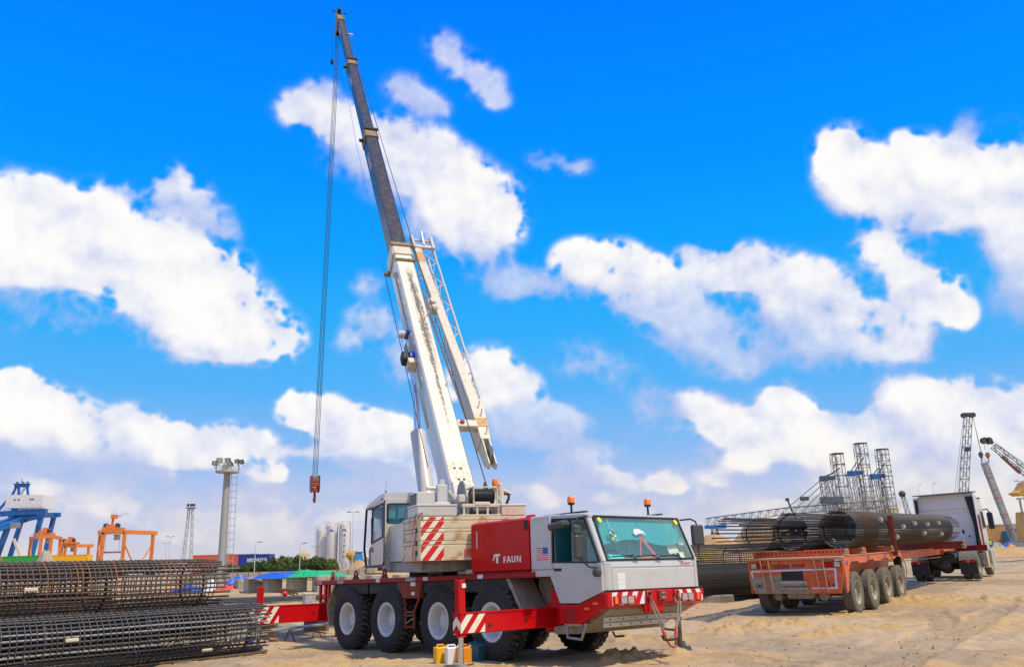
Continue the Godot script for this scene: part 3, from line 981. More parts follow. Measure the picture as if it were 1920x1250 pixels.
func clipped(poly: Array, x0: float, x1: float, y0: float, y1: float) -> Array:
	var r := Geometry2D.intersect_polygons(PackedVector2Array(poly), PackedVector2Array([Vector2(x0, y0), Vector2(x1, y0), Vector2(x1, y1), Vector2(x0, y1)]))
	return Array(r[0]) if r.size() else []


func stripes(g: Geo, x0: float, x1: float, y0: float, y1: float, wide: float, gap: float, slant: float, start: float, xf: Transform3D, th := 0.004) -> void:
	# parallel slanting stripes cut to a rectangle, as a thin film
	var x := x0 - absf(slant) + start
	while x < x1 + absf(slant):
		var p := clipped(skew(x, x + wide, y0, y1, slant), x0, x1, y0, y1)
		if p.size() > 2:
			g.prism(p, 0.0, th, xf)
		x += wide + gap


func make_crane_wheel(parent: Node3D) -> Node3D:
	# axis along z, outer side +z
	var w := hub(parent, "wheel")
	var ax := Transform3D(Basis(V(1, 0, 0), V(0, 0, 1), V(0, -1, 0)), Vector3.ZERO)
	var g := Geo.new()
	g.lathe([Vector2(0.352, -0.17), Vector2(0.42, -0.195), Vector2(0.54, -0.205), Vector2(0.63, -0.19), Vector2(0.662, -0.165), Vector2(0.668, 0.165), Vector2(0.63, 0.19), Vector2(0.54, 0.205), Vector2(0.42, 0.195), Vector2(0.352, 0.17)], 48, ax)
	part(w, "tyre", g, M.tyre)
	g = Geo.new()
	for i in 34:
		var f := TAU * i / 34.0
		for s in [-1.0, 1.0]:
			var ff: float = f + (0.0 if s < 0 else TAU / 68.0)
			var c := V(cos(ff), sin(ff), 0)
			var tg := V(-sin(ff), cos(ff), 0)
			var out := (tg * 0.35 + V(0, 0, s)).normalized()
			g.box(c * 0.672 + V(0, 0, s * 0.088), V(0.04, 0.078, 0.15), 0.008, Basis(c, out.cross(c) * s, out * s))
	part(w, "tread", g, M.tread)
	g = Geo.new()
	g.lathe([Vector2(0.362, 0.165), Vector2(0.362, 0.185), Vector2(0.335, 0.188), Vector2(0.325, 0.172), Vector2(0.300, 0.165), Vector2(0.292, 0.14), Vector2(0.272, 0.0), Vector2(0.262, -0.05), Vector2(0.16, -0.075), Vector2(0.0, -0.075)], 40, ax)
	g.lathe([Vector2(0.362, -0.16), Vector2(0.30, -0.19), Vector2(0.0, -0.10)], 24, ax)
	part(w, "rim", g, M.rim_white)
	g = Geo.new()
	g.lathe([Vector2(0.165, -0.075), Vector2(0.160, 0.02), Vector2(0.150, 0.035), Vector2(0.05, 0.038), Vector2(0.045, 0.05), Vector2(0.0, 0.05)], 24, ax)
	for i in 10:
		var f := TAU * i / 10.0
		g.cyl(V(cos(f) * 0.125, sin(f) * 0.125, 0.03), V(cos(f) * 0.125, sin(f) * 0.125, 0.055), 0.014, 0.012, 6)
	part(w, "hub", g, M.rim_white)
	return w


func beam_holes(parent: Node3D, xf: Transform3D, zs: Array) -> void:
	for q in zs:
		var g := Geo.new()
		g.cyl(V(q[0], q[1], 0), V(q[0], q[1], 0.006), q[2], q[2], 12)
		part(parent, "hole", g, M.seal, xf)


func make_carrier(c: Node3D) -> void:
	# wheels
	var w0 := make_crane_wheel(c)
	var axle := [0.0, -1.736, -3.723, -5.454]
	for i in 4:
		for s in [1.0, -1.0]:
			var w: Node3D = w0
			if not (i == 0 and s > 0.0):
				w = w0.duplicate()
				w.name = "wheel"
				c.add_child(w, true)
			w.transform = Transform3D(Basis(V(0, 1, 0), 0.7 * i) if s > 9 else Basis.IDENTITY, V(axle[i], 0.685, 1.09 * s))
			if s < 0:
				w.transform.basis = Basis(V(0, 1, 0), PI)
			w.transform.basis = w.transform.basis * Basis(V(0, 0, 1), 0.63 * i + s)
		var g := Geo.new()
		g.cyl(V(axle[i], 0.685, -1.05), V(axle[i], 0.685, 1.05), 0.09, 0.09, 12)
		g.ball(V(axle[i], 0.685, 0), V(0.24, 0.24, 0.28))
		part(c, "axle", g, M.chassis_black)
	# frame and deck
	var g := Geo.new()
	g.bx(-6.7, 1.35, 0.82, 1.44, -0.52, 0.52, 0.03)
	g.bx(1.3, 2.5, 0.62, 1.2, -0.5, 0.5, 0.03)
	part(c, "chassis_frame", g, M.chassis_black)
	g = Geo.new()
	g.bx(-7.06, 1.26, 1.475, 1.53, -1.19, 1.19)
	part(c, "deck", g, M.deck_red)
	for s in [1.0, -1.0]:
		g = Geo.new()
		g.bx(-7.1, 1.28, 1.465, 1.56, s * 1.19, s * 1.30, 0.012)
		part(c, "deck_rail", g, M.deck_red)
	g = Geo.new()
	g.bx(-7.12, -7.0, 1.45, 1.575, -1.28, 1.28, 0.012)
	part(c, "deck_rail", g, M.deck_red)
	for q in [[-6.85, 0.28], [-5.78, 0.30], [-4.05, 0.16], [-2.72, 0.40], [-2.15, 0.18], [-0.28, 0.17]]:
		g = Geo.new()
		g.bx(q[0] - q[1] * 0.5, q[0] + q[1] * 0.5, 1.475, 1.55, 1.30, 1.304)
		part(c, "reflector_plate", g, M.galvanised if q[1] > 0.2 else M.lavender_mark)
	for x in [-6.55, -5.42, -4.12]:
		g = Geo.new()
		g.prism([Vector2(-0.16, 0), Vector2(0.16, 0), Vector2(0.07, 0.13), Vector2(-0.07, 0.13)], -0.02, 0.02, Transform3D(Basis.IDENTITY, V(x, 1.53, 1.08)), 0.004)
		g.ring(V(x, 1.70, 1.08), Vector3.RIGHT, Vector3.UP, 0.06, 0.02, 14, 5)
		part(c, "lifting_lug", g, M.rust_red)
	# mudguards
	for q in [[-6.2, -4.62], [-4.55, -3.1], [-2.55, -0.95], [-0.86, 0.52]]:
		g = Geo.new()
		g.bx(q[0], q[1], 1.23, 1.462, 1.18, 1.22, 0.006)
		g.bx(q[0], q[1], 1.42, 1.462, 0.7, 1.18)
		part(c, "mudguard", g, M.chassis_black)
		g = Geo.new()
		g.bx(q[0], q[1], 1.23, 1.462, -1.22, -0.7, 0.006)
		part(c, "mudguard", g, M.chassis_black)
	# rear flap behind the last wheel
	g = Geo.new()
	g.prism([Vector2(-6.18, 1.45), Vector2(-6.5, 0.96), Vector2(-6.38, 0.5), Vector2(-6.34, 0.5), Vector2(-6.45, 0.955), Vector2(-6.13, 1.45)], 0.75, 1.26, Transform3D.IDENTITY, 0.004)
	part(c, "mud_flap", g, M.dusty_grey)
	# sloping step plate ahead of the first wheel
	g = Geo.new()
	g.prism([Vector2(0.42, 1.46), Vector2(0.82, 0.86), Vector2(0.90, 0.86), Vector2(0.52, 1.46)], 0.65, 1.24, Transform3D.IDENTITY, 0.006)
	part(c, "wheel_arch_plate", g, M.dusty_grey)
	g = Geo.new()
	g.bx(0.6, 1.9, 0.95, 1.46, 0.52, 0.58)
	part(c, "arch_wall", g, M.dusty_grey)
	g = Geo.new()
	g.bx(1.05, 1.75, 1.27, 1.33, 0.60, 0.68, 0.01)
	part(c, "arch_rib", g, M.rust_red)
	# ladder between the second and third wheels
	g = Geo.new()
	g.prism([Vector2(-3.33, 1.462), Vector2(-3.08, 1.13), Vector2(-2.44, 1.12), Vector2(-2.34, 1.462)], 1.12, 1.27, Transform3D.IDENTITY, 0.01)
	part(c, "ladder_bracket", g, M.rust_red)
	g = Geo.new()
	for q in [[-2.66, 1.435, 0.09, 0.06], [-2.66, 1.24, 0.06, 0.05]]:
		g.bx(q[0] - q[2], q[0] + q[2], q[1] - q[3], q[1] + q[3] * 0.3, 1.27, 1.274)
	part(c, "label_plate", g, M.white_mark)
	var lad := Geo.new()
	lad.bar(V(-3.06, 1.14, 1.24), V(-2.94, 0.85, 1.27), 0.03, 0.04)
	lad.bar(V(-2.46, 1.14, 1.24), V(-2.62, 0.85, 1.27), 0.03, 0.04)
	lad.bar(V(-2.94, 0.86, 1.27), V(-2.94, 0.52, 1.27), 0.03, 0.04)
	lad.bar(V(-2.61, 0.86, 1.27), V(-2.61, 0.52, 1.27), 0.03, 0.04)
	part(c, "ladder_rail", lad, M.rust_red)
	for y in [0.85, 0.78, 0.55]:
		g = Geo.new()
		g.bar(V(-2.94, y, 1.27), V(-2.61, y, 1.27), 0.03, 0.035)
		part(c, "rung", g, M.rust_red)
	g = Geo.new()
	g.bar(V(-2.90, 0.62, 1.28), V(-2.64, 0.72, 1.28), 0.02, 0.025)
	part(c, "rung", g, M.steel_grey)
	# outrigger housings, beams and jacks
	g = Geo.new()
	g.bx(-7.06, -6.56, 0.58, 1.06, -1.18, 1.18, 0.015)
	for x in [-7.05, -6.78, -6.6]:
		for s in [1.15, -1.15, 0.0]:
			g.bx(x - 0.04, x + 0.04, 1.05, 1.47, s - 0.03, s + 0.03, 0.006)
	g.bx(-7.08, -6.56, 1.2, 1.24, -1.16, 1.16)
	part(c, "outrigger_housing", g, M.red_paint)
	g = Geo.new()
	g.bx(1.2, 1.62, 0.52, 1.0, -1.14, 1.0, 0.015)
	g.bx(1.50, 1.72, 0.93, 1.24, 0.92, 1.12, 0.015)
	g.cyl(V(1.78, 0.80, 1.02), V(1.78, 1.32, 1.02), 0.06, 0.06, 12)
	g.bx(1.30, 1.46, 0.95, 1.45, -1.1, -0.95, 0.01)
	part(c, "outrigger_housing", g, M.red_paint)
	for q in [[1.269, 1.4814, 0.616, 0.937, 3.083, 1.0], [-6.90, -6.66, 0.62, 1.02, 2.93, 1.0], [1.269, 1.4814, 0.62, 0.94, 2.50, -1.0], [-6.90, -6.66, 0.62, 1.02, 2.5, -1.0]]:
		var s: float = q[5]
		var z: float = q[4] * s
		g = Geo.new()
		g.bx(q[0], q[1], q[2], q[3], s * 0.6, z, 0.012)
		g.bx(q[0] - 0.012, q[1] + 0.012, q[3] - 0.012, q[3] + 0.008, s * 0.9, z + s * 0.004)
		var ob := part(c, "outrigger_beam", g, M.red_paint)
		# white stripes on the face towards the cab, chevron on the end
		var face := Transform3D(Basis(V(0, 0, -s), V(0, 1, 0), V(s, 0, 0)) if s > 0 else Basis(V(0, 0, -1), V(0, 1, 0), V(1, 0, 0)), V(q[1] + 0.001, 0, z))
		g = Geo.new()
		var h0: float = q[2] + 0.014
		var h1: float = q[3] - 0.02
		if s > 0:
			stripes(g, 0.0, 0.50, h0, h1, 0.13, 0.12, 0.24, 0.13, face)
			var e := Transform3D(Basis(V(1, 0, 0), V(0, 1, 0), V(0, 0, 1)), V(0, 0, z + 0.001))
			var mx: float = (q[0] + q[1]) * 0.5
			g.prism([Vector2(q[0] + 0.01, h0 + 0.03), Vector2(mx, h0 + 0.13), Vector2(q[1] - 0.01, h0 + 0.03), Vector2(q[1] - 0.01, h0 + 0.16), Vector2(mx, h0 + 0.26), Vector2(q[0] + 0.01, h0 + 0.16)], 0.0, 0.004, e)
		else:
			stripes(g, -0.45, 0.0, h0, h1, 0.13, 0.12, -0.24, 0.1, face)
		part(ob, "stripe", g, M.cream_mark)
		if s > 0:
			var hx := Transform3D(Basis(V(0, 0, -1), V(0, 1, 0), V(1, 0, 0)), V(q[1] - 0.002, 0, z))
			var hm: float = (h0 + h1) * 0.5
			beam_holes(ob, hx, [[0.30, hm - 0.04, 0.026], [0.60, hm - 0.05, 0.032], [1.40, hm - 0.01, 0.03], [1.56, hm + 0.04, 0.022]])
		g = Geo.new()
		var jx: float = (q[0] + q[1]) * 0.5 + 0.03
		g.bx(jx - 0.065, jx + 0.065, q[3], 1.46, z - s * 0.12, z + s * 0.015, 0.012)
		part(ob, "jack_housing", g, M.red_paint)
		g = Geo.new()
		g.bx(jx - 0.06, jx + 0.06, q[2] - 0.05, q[2], z - s * 0.13, z + s * 0.0, 0.01)
		part(ob, "jack_housing", g, M.red_paint)
		var foot_w: Vector3 = cr * V(jx, 0, z - s * 0.06)
		var foot_y: float = (ground_at(foot_w.x, foot_w.z) + 0.0)
		var fl: Vector3 = cr.affine_inverse() * V(foot_w.x, foot_y, foot_w.z)
		g = Geo.new()
		g.cyl(V(jx, fl.y + 0.1, z - s * 0.06), V(jx, q[2] - 0.04, z - s * 0.06), 0.045 if s > 0 else 0.055, 0.045 if s > 0 else 0.055, 18)
		part(ob, "jack_rod", g, M.chrome if s > 0 else M.steel_dark)
		g = Geo.new()
		g.cyl(V(jx, fl.y + 0.04, z - s * 0.06), V(jx, fl.y + 0.16, z - s * 0.06), 0.12, 0.10, 14)
		g.cyl(V(jx, fl.y - 0.03, z - s * 0.06), V(jx, fl.y + 0.06, z - s * 0.06), 0.24, 0.21, 18)
		part(ob, "jack_foot", g, M.steel_dark if s < 0 else M.steel_grey)
	g = Geo.new()
	g.bx(1.27, 1.30, 0.6, 0.9, 2.92, 3.07)
	part(c, "label_plate", g, M.white_mark)
	g = Geo.new()
	g.bx(1.485, 1.489, 1.33, 1.40, 2.97, 3.05)
	part(c, "label_plate", g, M.white_mark)
	# the far front jack plate under the bumper
	g = Geo.new()
	g.prism([Vector2(-2.62, 0.84), Vector2(-2.6, 0.74), Vector2(-2.2, 0.74), Vector2(-2.24, 0.78)], 1.50, 1.53, Transform3D(Basis(V(0, 0, 1), V(0, 1, 0), V(1, 0, 0)), Vector3.ZERO))
	part(c, "jack_guard", g, M.red_mark)
	# engine cover
	g = Geo.new()
	var plan := [Vector2(-0.58, 1.27), Vector2(1.15, 1.27), Vector2(1.15, -1.22), Vector2(0.76, -1.22), Vector2(-0.50, 0.90)]
	g.prism(plan, -2.53, -1.575, Transform3D(Basis(V(1, 0, 0), V(0, 0, 1), V(0, -1, 0)), Vector3.ZERO), 0.035)
	var ec := part(c, "engine_cover", g, M.red_paint)
	g = Geo.new()
	g.bx(1.03, 1.13, 2.31, 2.47, 1.268, 1.285, 0.006)
	part(ec, "air_vent", g, M.seal)
	g = Geo.new()
	g.bx(-0.42, -0.385, 2.05, 2.37, 1.268, 1.274)
	part(ec, "door_handle", g, M.text_grey)
	g = Geo.new()
	g.bx(-0.35, 1.05, 1.675, 1.68, 1.268, 1.2715)
	g.bx(-0.62, 1.16, 1.562, 1.577, 0.9, 1.30)
	part(ec, "panel_seam", g, M.deck_red)
	g = Geo.new()
	g.cyl(V(0.95, 2.53, 1.1), V(1.12, 2.53, 1.1), 0.06, 0.06, 12)
	g.cyl(V(-0.15, 2.52, 0.9), V(0.0, 2.52, 0.9), 0.05, 0.05, 12)
	part(ec, "hinge", g, M.red_paint)
	text(ec, "FAUN", 0.115, M.white_mark, Transform3D(Basis.IDENTITY.scaled(V(1.25, 1, 1)), V(0.66, 1.80, 1.271)), 0.006)
	g = Geo.new()
	var lx := Transform3D(Basis.IDENTITY, V(0.08, 1.745, 1.269))
	g.prism([Vector2(0.02, 0.12), Vector2(0.06, 0.17), Vector2(0.23, 0.17), Vector2(0.23, 0.13), Vector2(0.17, 0.13), Vector2(0.17, 0.0), Vector2(0.11, 0.0), Vector2(0.11, 0.12)], 0.0, 0.005, lx)
	g.prism([Vector2(0.0, 0.06), Vector2(0.08, 0.16), Vector2(0.08, 0.11), Vector2(0.02, 0.04)], 0.0, 0.0055, lx)
	part(ec, "emblem", g, M.white_mark)
	g = Geo.new()
	g.bx(-0.9, -0.55, 1.56, 1.66, 0.95, 1.2, 0.02)
	g.cyl(V(-1.25, 1.60, 1.1), V(-0.9, 1.60, 1.1), 0.035, 0.035, 10)
	part(c, "tool_box", g, M.cream_paint)
	g = Geo.new()
	g.box(V(-2.35, 1.62, 0.9), V(0.5, 0.05, 0.08), 0.01)
	g.bx(-2.58, -2.52, 1.53, 1.62, 0.87, 0.93)
	g.bx(-2.18, -2.12, 1.53, 1.62, 0.87, 0.93)
	part(c, "grab_rail", g, M.steel_grey)


func make_driver_cab(c: Node3D) -> void:
	var cab := hub(c, "driver_cab")
	# shell in pieces, so that the windows are real openings
	var g := Geo.new()
	# rear quarter with the flag, above the wheel arch
	g.prism([Vector2(1.16, 1.59), Vector2(1.16, 2.50), Vector2(1.20, 2.53), Vector2(1.72, 2.53), Vector2(1.72, 1.59)], -1.25, 1.25, Transform3D.IDENTITY, 0.02)
	part(cab, "rear_quarter", g, M.cab_white)
	g = Geo.new()
	g.prism([Vector2(1.16, 1.585), Vector2(1.16, 1.47), Vector2(1.66, 1.47), Vector2(1.88, 1.02), Vector2(1.99, 1.02), Vector2(1.76, 1.585)], 1.12, 1.252, Transform3D.IDENTITY, 0.012)
	part(cab, "arch_trim", g, M.cab_white)
	g = Geo.new()
	g.bx(1.17, 1.30, 1.50, 1.55, 1.25, 1.262, 0.006)
	part(cab, "side_marker", g, M.lamp_amber)
	# roof
	g = Geo.new()
	g.prism([Vector2(1.68, 2.535), Vector2(2.58, 2.50), Vector2(2.66, 2.47), Vector2(2.66, 2.42), Vector2(2.5, 2.41), Vector2(1.68, 2.44)], -1.22, 1.22, Transform3D.IDENTITY, 0.02)
	part(cab, "roof", g, M.cab_white)
	for s in [1.0, -1.0]:
		g = Geo.new()
		g.bx(1.3, 2.4, 2.532, 2.555, s * 0.95, s * 1.05, 0.006)
		part(cab, "roof_rail", g, M.chassis_black)
	# doors: lower panel, pillar and frame each side
	for s in [1.0, -1.0]:
		var d := hub(cab, "door")
		g = Geo.new()
		g.prism([Vector2(1.735, 1.70), Vector2(2.885, 1.66), Vector2(2.90, 1.19), Vector2(2.36, 1.02), Vector2(1.985, 1.02)], s * 1.20, s * 1.262, Transform3D.IDENTITY, 0.012)
		part(d, "door_panel", g, M.cab_white)
		g = Geo.new()
		g.bar(V(1.74, 1.70, s * 1.235), V(1.75, 2.45, s * 1.215), 0.035, 0.035)
		g.bar(V(1.75, 2.445, s * 1.215), V(2.56, 2.40, s * 1.215), 0.035, 0.035)
		g.bar(V(2.56, 2.41, s * 1.215), V(2.88, 1.68, s * 1.235), 0.035, 0.035)
		g.bar(V(1.72, 1.705, s * 1.238), V(2.88, 1.665, s * 1.238), 0.035, 0.035)
		part(d, "window_frame", g, M.seal)
		g = Geo.new()
		if s > 0:
			g.quad(V(2.22, 1.69, 1.236), V(2.86, 1.67, 1.236), V(2.55, 2.40, 1.216), V(2.22, 2.42, 1.216))
		else:
			g.quad(V(1.75, 1.70, -1.236), V(2.86, 1.67, -1.236), V(2.55, 2.40, -1.216), V(1.76, 2.44, -1.216))
		part(d, "pane", g, M.glass)
		g = Geo.new()
		g.bx(1.80, 1.98, 1.555, 1.60, s * 1.262, s * 1.275, 0.006)
		part(d, "handle", g, M.seal)
		# front pillar
		g = Geo.new()
		g.bar(V(2.59, 2.455, s * 1.17), V(2.93, 1.66, s * 1.19), 0.10, 0.085, 0.02)
		part(cab, "front_pillar", g, M.cab_white)
		# rounded front corner below the window
		g = Geo.new()
		var prof := []
		for i in 9:
			var f := deg_to_rad(90.0 * i / 8.0)
			prof.push_back(Vector2(3.0 - 0.17 * (1.0 - sin(f)), 1.26 - 0.17 * (1.0 - cos(f))))
		prof.push_back(Vector2(2.88, 1.03))
		for i in prof.size():
			prof[i].y *= s
		g.prism(prof, -1.675, -1.215, Transform3D(Basis(V(1, 0, 0), V(0, 0, 1), V(0, -1, 0)), Vector3.ZERO), 0.01)
		g.bx(2.895, 2.93, 1.2, 1.66, s * 1.19, s * 1.256, 0.01)
		part(cab, "front_corner", g, M.cab_white)
	# front panel under the windscreen
	g = Geo.new()
	g.prism([Vector2(2.93, 1.225), Vector2(3.0, 1.215), Vector2(3.0, 1.55), Vector2(2.985, 1.60), Vector2(2.96, 1.72), Vector2(2.88, 1.735), Vector2(2.86, 1.225)], -1.075, 1.075, Transform3D.IDENTITY, 0.008)
	part(cab, "front_panel", g, M.cab_white)
	g = Geo.new()
	g.bx(3.0, 3.003, 1.205, 1.225, -1.25, 1.25)
	g.bx(2.998, 3.001, 1.583, 1.589, -1.08, 1.08)
	part(cab, "panel_seam", g, M.seal)
	g = Geo.new()
	for q in [[0.86, 1.44, 0.13, 0.10], [0.86, 1.27, 0.13, 0.08], [0.86, 1.35, 0.13, 0.07]]:
		g.bx(3.0, 3.0025, q[1] - q[3] * 0.5, q[1] + q[3] * 0.5, q[0] - q[2] * 0.7, q[0] + q[2] * 0.7)
	part(cab, "label_plate", g, M.white_mark)
	# windscreen with rubber frame
	var a := V(2.955, 1.70, 1.14)
	var b := V(2.955, 1.715, -1.14)
	var d := V(2.665, 2.44, -1.11)
	var e := V(2.665, 2.44, 1.11)
	g = Geo.new()
	g.quad(a, b, d, e, V(1, 0.3, 0))
	part(cab, "windscreen", g, M.glass)
	g = Geo.new()
	for q in [[a, b], [b, d], [d, e], [e, a]]:
		g.bar(q[0] + V(0.005, 0, 0), q[1] + V(0.005, 0, 0), 0.04, 0.03, 0.006)
	part(cab, "windscreen_seal", g, M.seal)
	for z in [0.62, 0.02, -0.60]:
		g = Geo.new()
		g.tube([V(3.0, 1.70, z - 0.22), V(3.0, 1.735, z - 0.1), V(2.99, 1.77, z + 0.02)], 0.011, 5)
		g.bar(V(2.985, 1.775, z - 0.12), V(2.985, 1.755, z + 0.42), 0.016, 0.02)
		part(cab, "wiper", g, M.seal)
	# things seen through the windscreen
	g = Geo.new()
	g.bx(2.4, 2.88, 1.60, 1.68, -1.12, 1.12, 0.03)
	part(cab, "dashboard", g, M.teal_cloth)
	g = Geo.new()
	for k in 22:
		var z0 := -1.1 + k * 0.1
		if k == 11:
			z0 += 0.012
		var y0 := 2.0 - 0.05 * sin(k * 0.35)
		g.quad(V(2.76 + 0.012 * (k % 2), y0, z0), V(2.76 + 0.012 * ((k + 1) % 2), y0, z0 + 0.1), V(2.63, 2.40, z0 + 0.1), V(2.63, 2.40, z0), V(1, 0, 0))
	part(cab, "sun_curtain", g, M.teal_cloth)
	g = Geo.new()
	for k in 44:
		var z0 := -1.1 + k * 0.05
		g.quad(V(2.47 + 0.02 * (k % 2), 1.66, z0), V(2.47 + 0.02 * ((k + 1) % 2), 1.66, z0 + 0.05), V(2.47 + 0.02 * ((k + 1) % 2), 2.1, z0 + 0.05), V(2.47 + 0.02 * (k % 2), 2.1, z0), V(1, 0, 0))
	part(cab, "fringe_curtain", g, M.curtain_print)
	g = Geo.new()
	g.bx(1.735, 1.76, 1.1, 2.45, -1.15, 1.15)
	g.bx(1.76, 2.9, 1.08, 1.14, -1.15, 1.15)
	part(cab, "cab_lining", g, M.teal_deep)
	for z in [0.55, -0.55]:
		g = Geo.new()
		g.box(V(2.0, 1.72, z), V(0.16, 0.75, 0.55), 0.06, Basis(V(0, 0, 1), 0.15))
		g.box(V(2.2, 1.38, z), V(0.5, 0.16, 0.55), 0.05)
		part(cab, "seat", g, M.cloth_seat)
	g = Geo.new()
	g.ring(V(2.42, 1.70, 0.55), V(0, 0, 1), V(0.6, 0.8, 0).normalized(), 0.22, 0.018, 22, 6)
	part(cab, "steering_wheel", g, M.seal)
	g = Geo.new()
	var wa := [V(2.89, 1.73, 0.22), V(2.89, 1.74, -0.20), V(2.79, 2.09, 0.08)]
	for i in 3:
		g.bar(wa[i], wa[(i + 1) % 3], 0.02, 0.05, 0.004)
	part(cab, "warning_triangle", g, M.coral)
	g = Geo.new()
	g.quad(V(2.87, 1.715, 0.90), V(2.88, 1.70, 0.55), V(2.80, 1.79, 0.62), V(2.80, 1.80, 0.95), V(1, 1, 0))
	part(cab, "paper", g, M.cyan_paper)
	g = Geo.new()
	g.quad(V(2.74, 1.83, -1.02), V(2.76, 1.80, -0.72), V(2.69, 1.98, -0.70), V(2.67, 2.0, -1.0), V(1, 0, 0))
	g.quad(V(2.89, 1.73, -0.98), V(2.89, 1.73, -0.86), V(2.85, 1.83, -0.86), V(2.85, 1.83, -0.98), V(1, 0, 0))
	part(cab, "paper", g, M.pale_paper)
	var beads := [[M.cyan_paper, 2.20, 0.84], [M.pale_paper, 2.15, 0.86], [M.coral, 2.17, 0.78], [M.pale_paper, 2.09, 0.74], [M.yellow_label, 2.05, 0.80], [M.cyan_paper, 2.02, 0.70], [M.cyan_paper, 2.12, 0.81]]
	for q in beads:
		g = Geo.new()
		g.ball(V(2.80, q[1], q[2]), V(0.028, 0.03, 0.028), 8, 6)
		part(cab, "bead", g, q[0])
	g = Geo.new()
	g.tube([V(2.68, 2.40, 0.8), V(2.82, 2.0, 0.77)], 0.004, 4)
	part(cab, "bead_string", g, M.white_mark)
	g = Geo.new()
	g.prism([Vector2(-0.16, 0.0), Vector2(-0.10, 0.07), Vector2(0.02, 0.07), Vector2(0.12, 0.02), Vector2(0.17, -0.05), Vector2(0.08, -0.01), Vector2(-0.04, -0.03), Vector2(-0.12, -0.05)], 0, 0.003, Transform3D(Basis(V(0, 0, -1), V(-0.37, 0.93, 0), V(0.93, 0.37, 0)), V(2.765, 2.17, 0.08)))
	part(cab, "sticker", g, M.white_mark)
	for z in [1.0, -1.02]:
		g = Geo.new()
		g.cyl(V(2.70, 2.375, z), V(2.706, 2.378, z), 0.05, 0.05, 18)
		part(cab, "sticker", g, M.yellow_label)
	# flag on the rear quarter
	var fg := hub(cab, "flag_sticker", Transform3D(Basis.IDENTITY, V(1.33, 1.76, 1.2495)))
	g = Geo.new()
	g.bx(0, 0.30, 0, 0.21, 0, 0.002)
	part(fg, "flag_ground", g, M.white_mark)
	for i in 7:
		g = Geo.new()
		g.bx(0, 0.30 if i < 4 else 0.17, i * 0.21 / 6.5, (i + 0.5) * 0.21 / 6.5, 0, 0.004)
		part(fg, "flag_stripe", g, M.red_mark)
	g = Geo.new()
	g.bx(0.17, 0.30, 0.095, 0.21, 0, 0.0045)
	part(fg, "flag_corner", g, M.blue_mark)
	g = Geo.new()
	for i in 5:
		for k in 4:
			g.bx(0.185 + i * 0.024, 0.191 + i * 0.024, 0.108 + k * 0.026, 0.114 + k * 0.026, 0.0045, 0.0052)
	part(fg, "flag_star", g, M.white_mark)
	text(cab, "KRAN-EKSPRES", 0.03, M.red_mark, Transform3D(Basis(V(0, 0, -1), V(0, 1, 0), V(1, 0, 0)), V(3.0015, 1.635, -0.85)), 0.002)
	# bumper
	var bm := hub(cab, "bumper")
	g = Geo.new()
	g.prism([Vector2(2.90, 1.195), Vector2(3.03, 1.195), Vector2(3.03, 0.97), Vector2(2.86, 0.93)], -1.26, 1.26, Transform3D.IDENTITY, 0.015)
	part(bm, "bumper_bar", g, M.red_paint)
	for s in [1.0, -1.0]:
		g = Geo.new()
		g.prism([Vector2(1.86, 1.0), Vector2(2.36, 1.0), Vector2(2.9, 1.17), Vector2(3.01, 1.19), Vector2(3.02, 0.99), Vector2(2.42, 0.735), Vector2(2.38, 0.69), Vector2(1.86, 0.69)], s * 1.1, s * 1.268, Transform3D.IDENTITY, 0.02)
		part(bm, "side_skirt", g, M.red_paint)
		g = Geo.new()
		g.bx(2.02, 2.30, 0.72, 0.93, s * 1.266, s * 1.272, 0.004)
		part(bm, "step_recess", g, M.deck_red)
		for q in [[2.50, 0.92], [2.70, 1.0]]:
			g = Geo.new()
			g.bx(q[0], q[0] + 0.12, q[1], q[1] + 0.035, s * 1.266, s * 1.276, 0.005)
			part(bm, "side_marker", g, M.lamp_amber)
		g = Geo.new()
		g.tube([V(2.02, 0.68, s * 1.22), V(2.04, 0.47, s * 1.25), V(2.38, 0.45, s * 1.25), V(2.47, 0.70, s * 1.22)], 0.026, 8)
		part(bm, "step_loop", g, M.steel_grey)
		g = Geo.new()
		g.bx(1.98, 2.40, 0.66, 0.69, s * 1.05, s * 1.26)
		part(bm, "step_tread", g, M.dusty_grey)
	var fx := Transform3D(Basis(V(0, 0, -1), V(0, 1, 0), V(1, 0, 0)), V(3.031, 0, 0))
	g = Geo.new()
	# x of fx runs to -z, so the near side is at -1.05
	stripes(g, -1.15, -0.33, 0.985, 1.185, 0.12, 0.13, 0.11, 0.02, fx)
	stripes(g, 0.42, 1.20, 0.985, 1.185, 0.12, 0.13, -0.11, 0.06, fx)
	part(bm, "stripe", g, M.white_mark)
	for q in [[-1.14, 0.0], [0.60, 0.0]]:
		var hl := hub(bm, "headlight", Transform3D(Basis.IDENTITY, Vector3.ZERO))
		g = Geo.new()
		g.bx(q[0] - 0.0, q[0] + 0.56, 0.995, 1.125, 0.0, 0.014, 0.01)
		part(hl, "lamp_frame", g, M.red_paint, fx)
		for k in 2:
			g = Geo.new()
			var x0: float = q[0] + (0.19 if q[0] < 0 else 0.02) + k * 0.165
			g.bx(x0, x0 + 0.145, 1.005, 1.115, 0.008, 0.02, 0.01)
			part(hl, "lamp", g, M.lamp_reflector, fx)
			g = Geo.new()
			g.bx(x0 - 0.012, x0, 1.0, 1.12, 0.008, 0.022)
			part(hl, "lamp_divider", g, M.seal, fx)
		g = Geo.new()
		var xi: float = q[0] + (0.05 if q[0] < 0 else 0.44)
		g.bx(xi, xi + 0.06, 1.005, 1.115, 0.008, 0.02, 0.006)
		part(hl, "indicator", g, M.lamp_amber, fx)
	# towing coupling
	g = Geo.new()
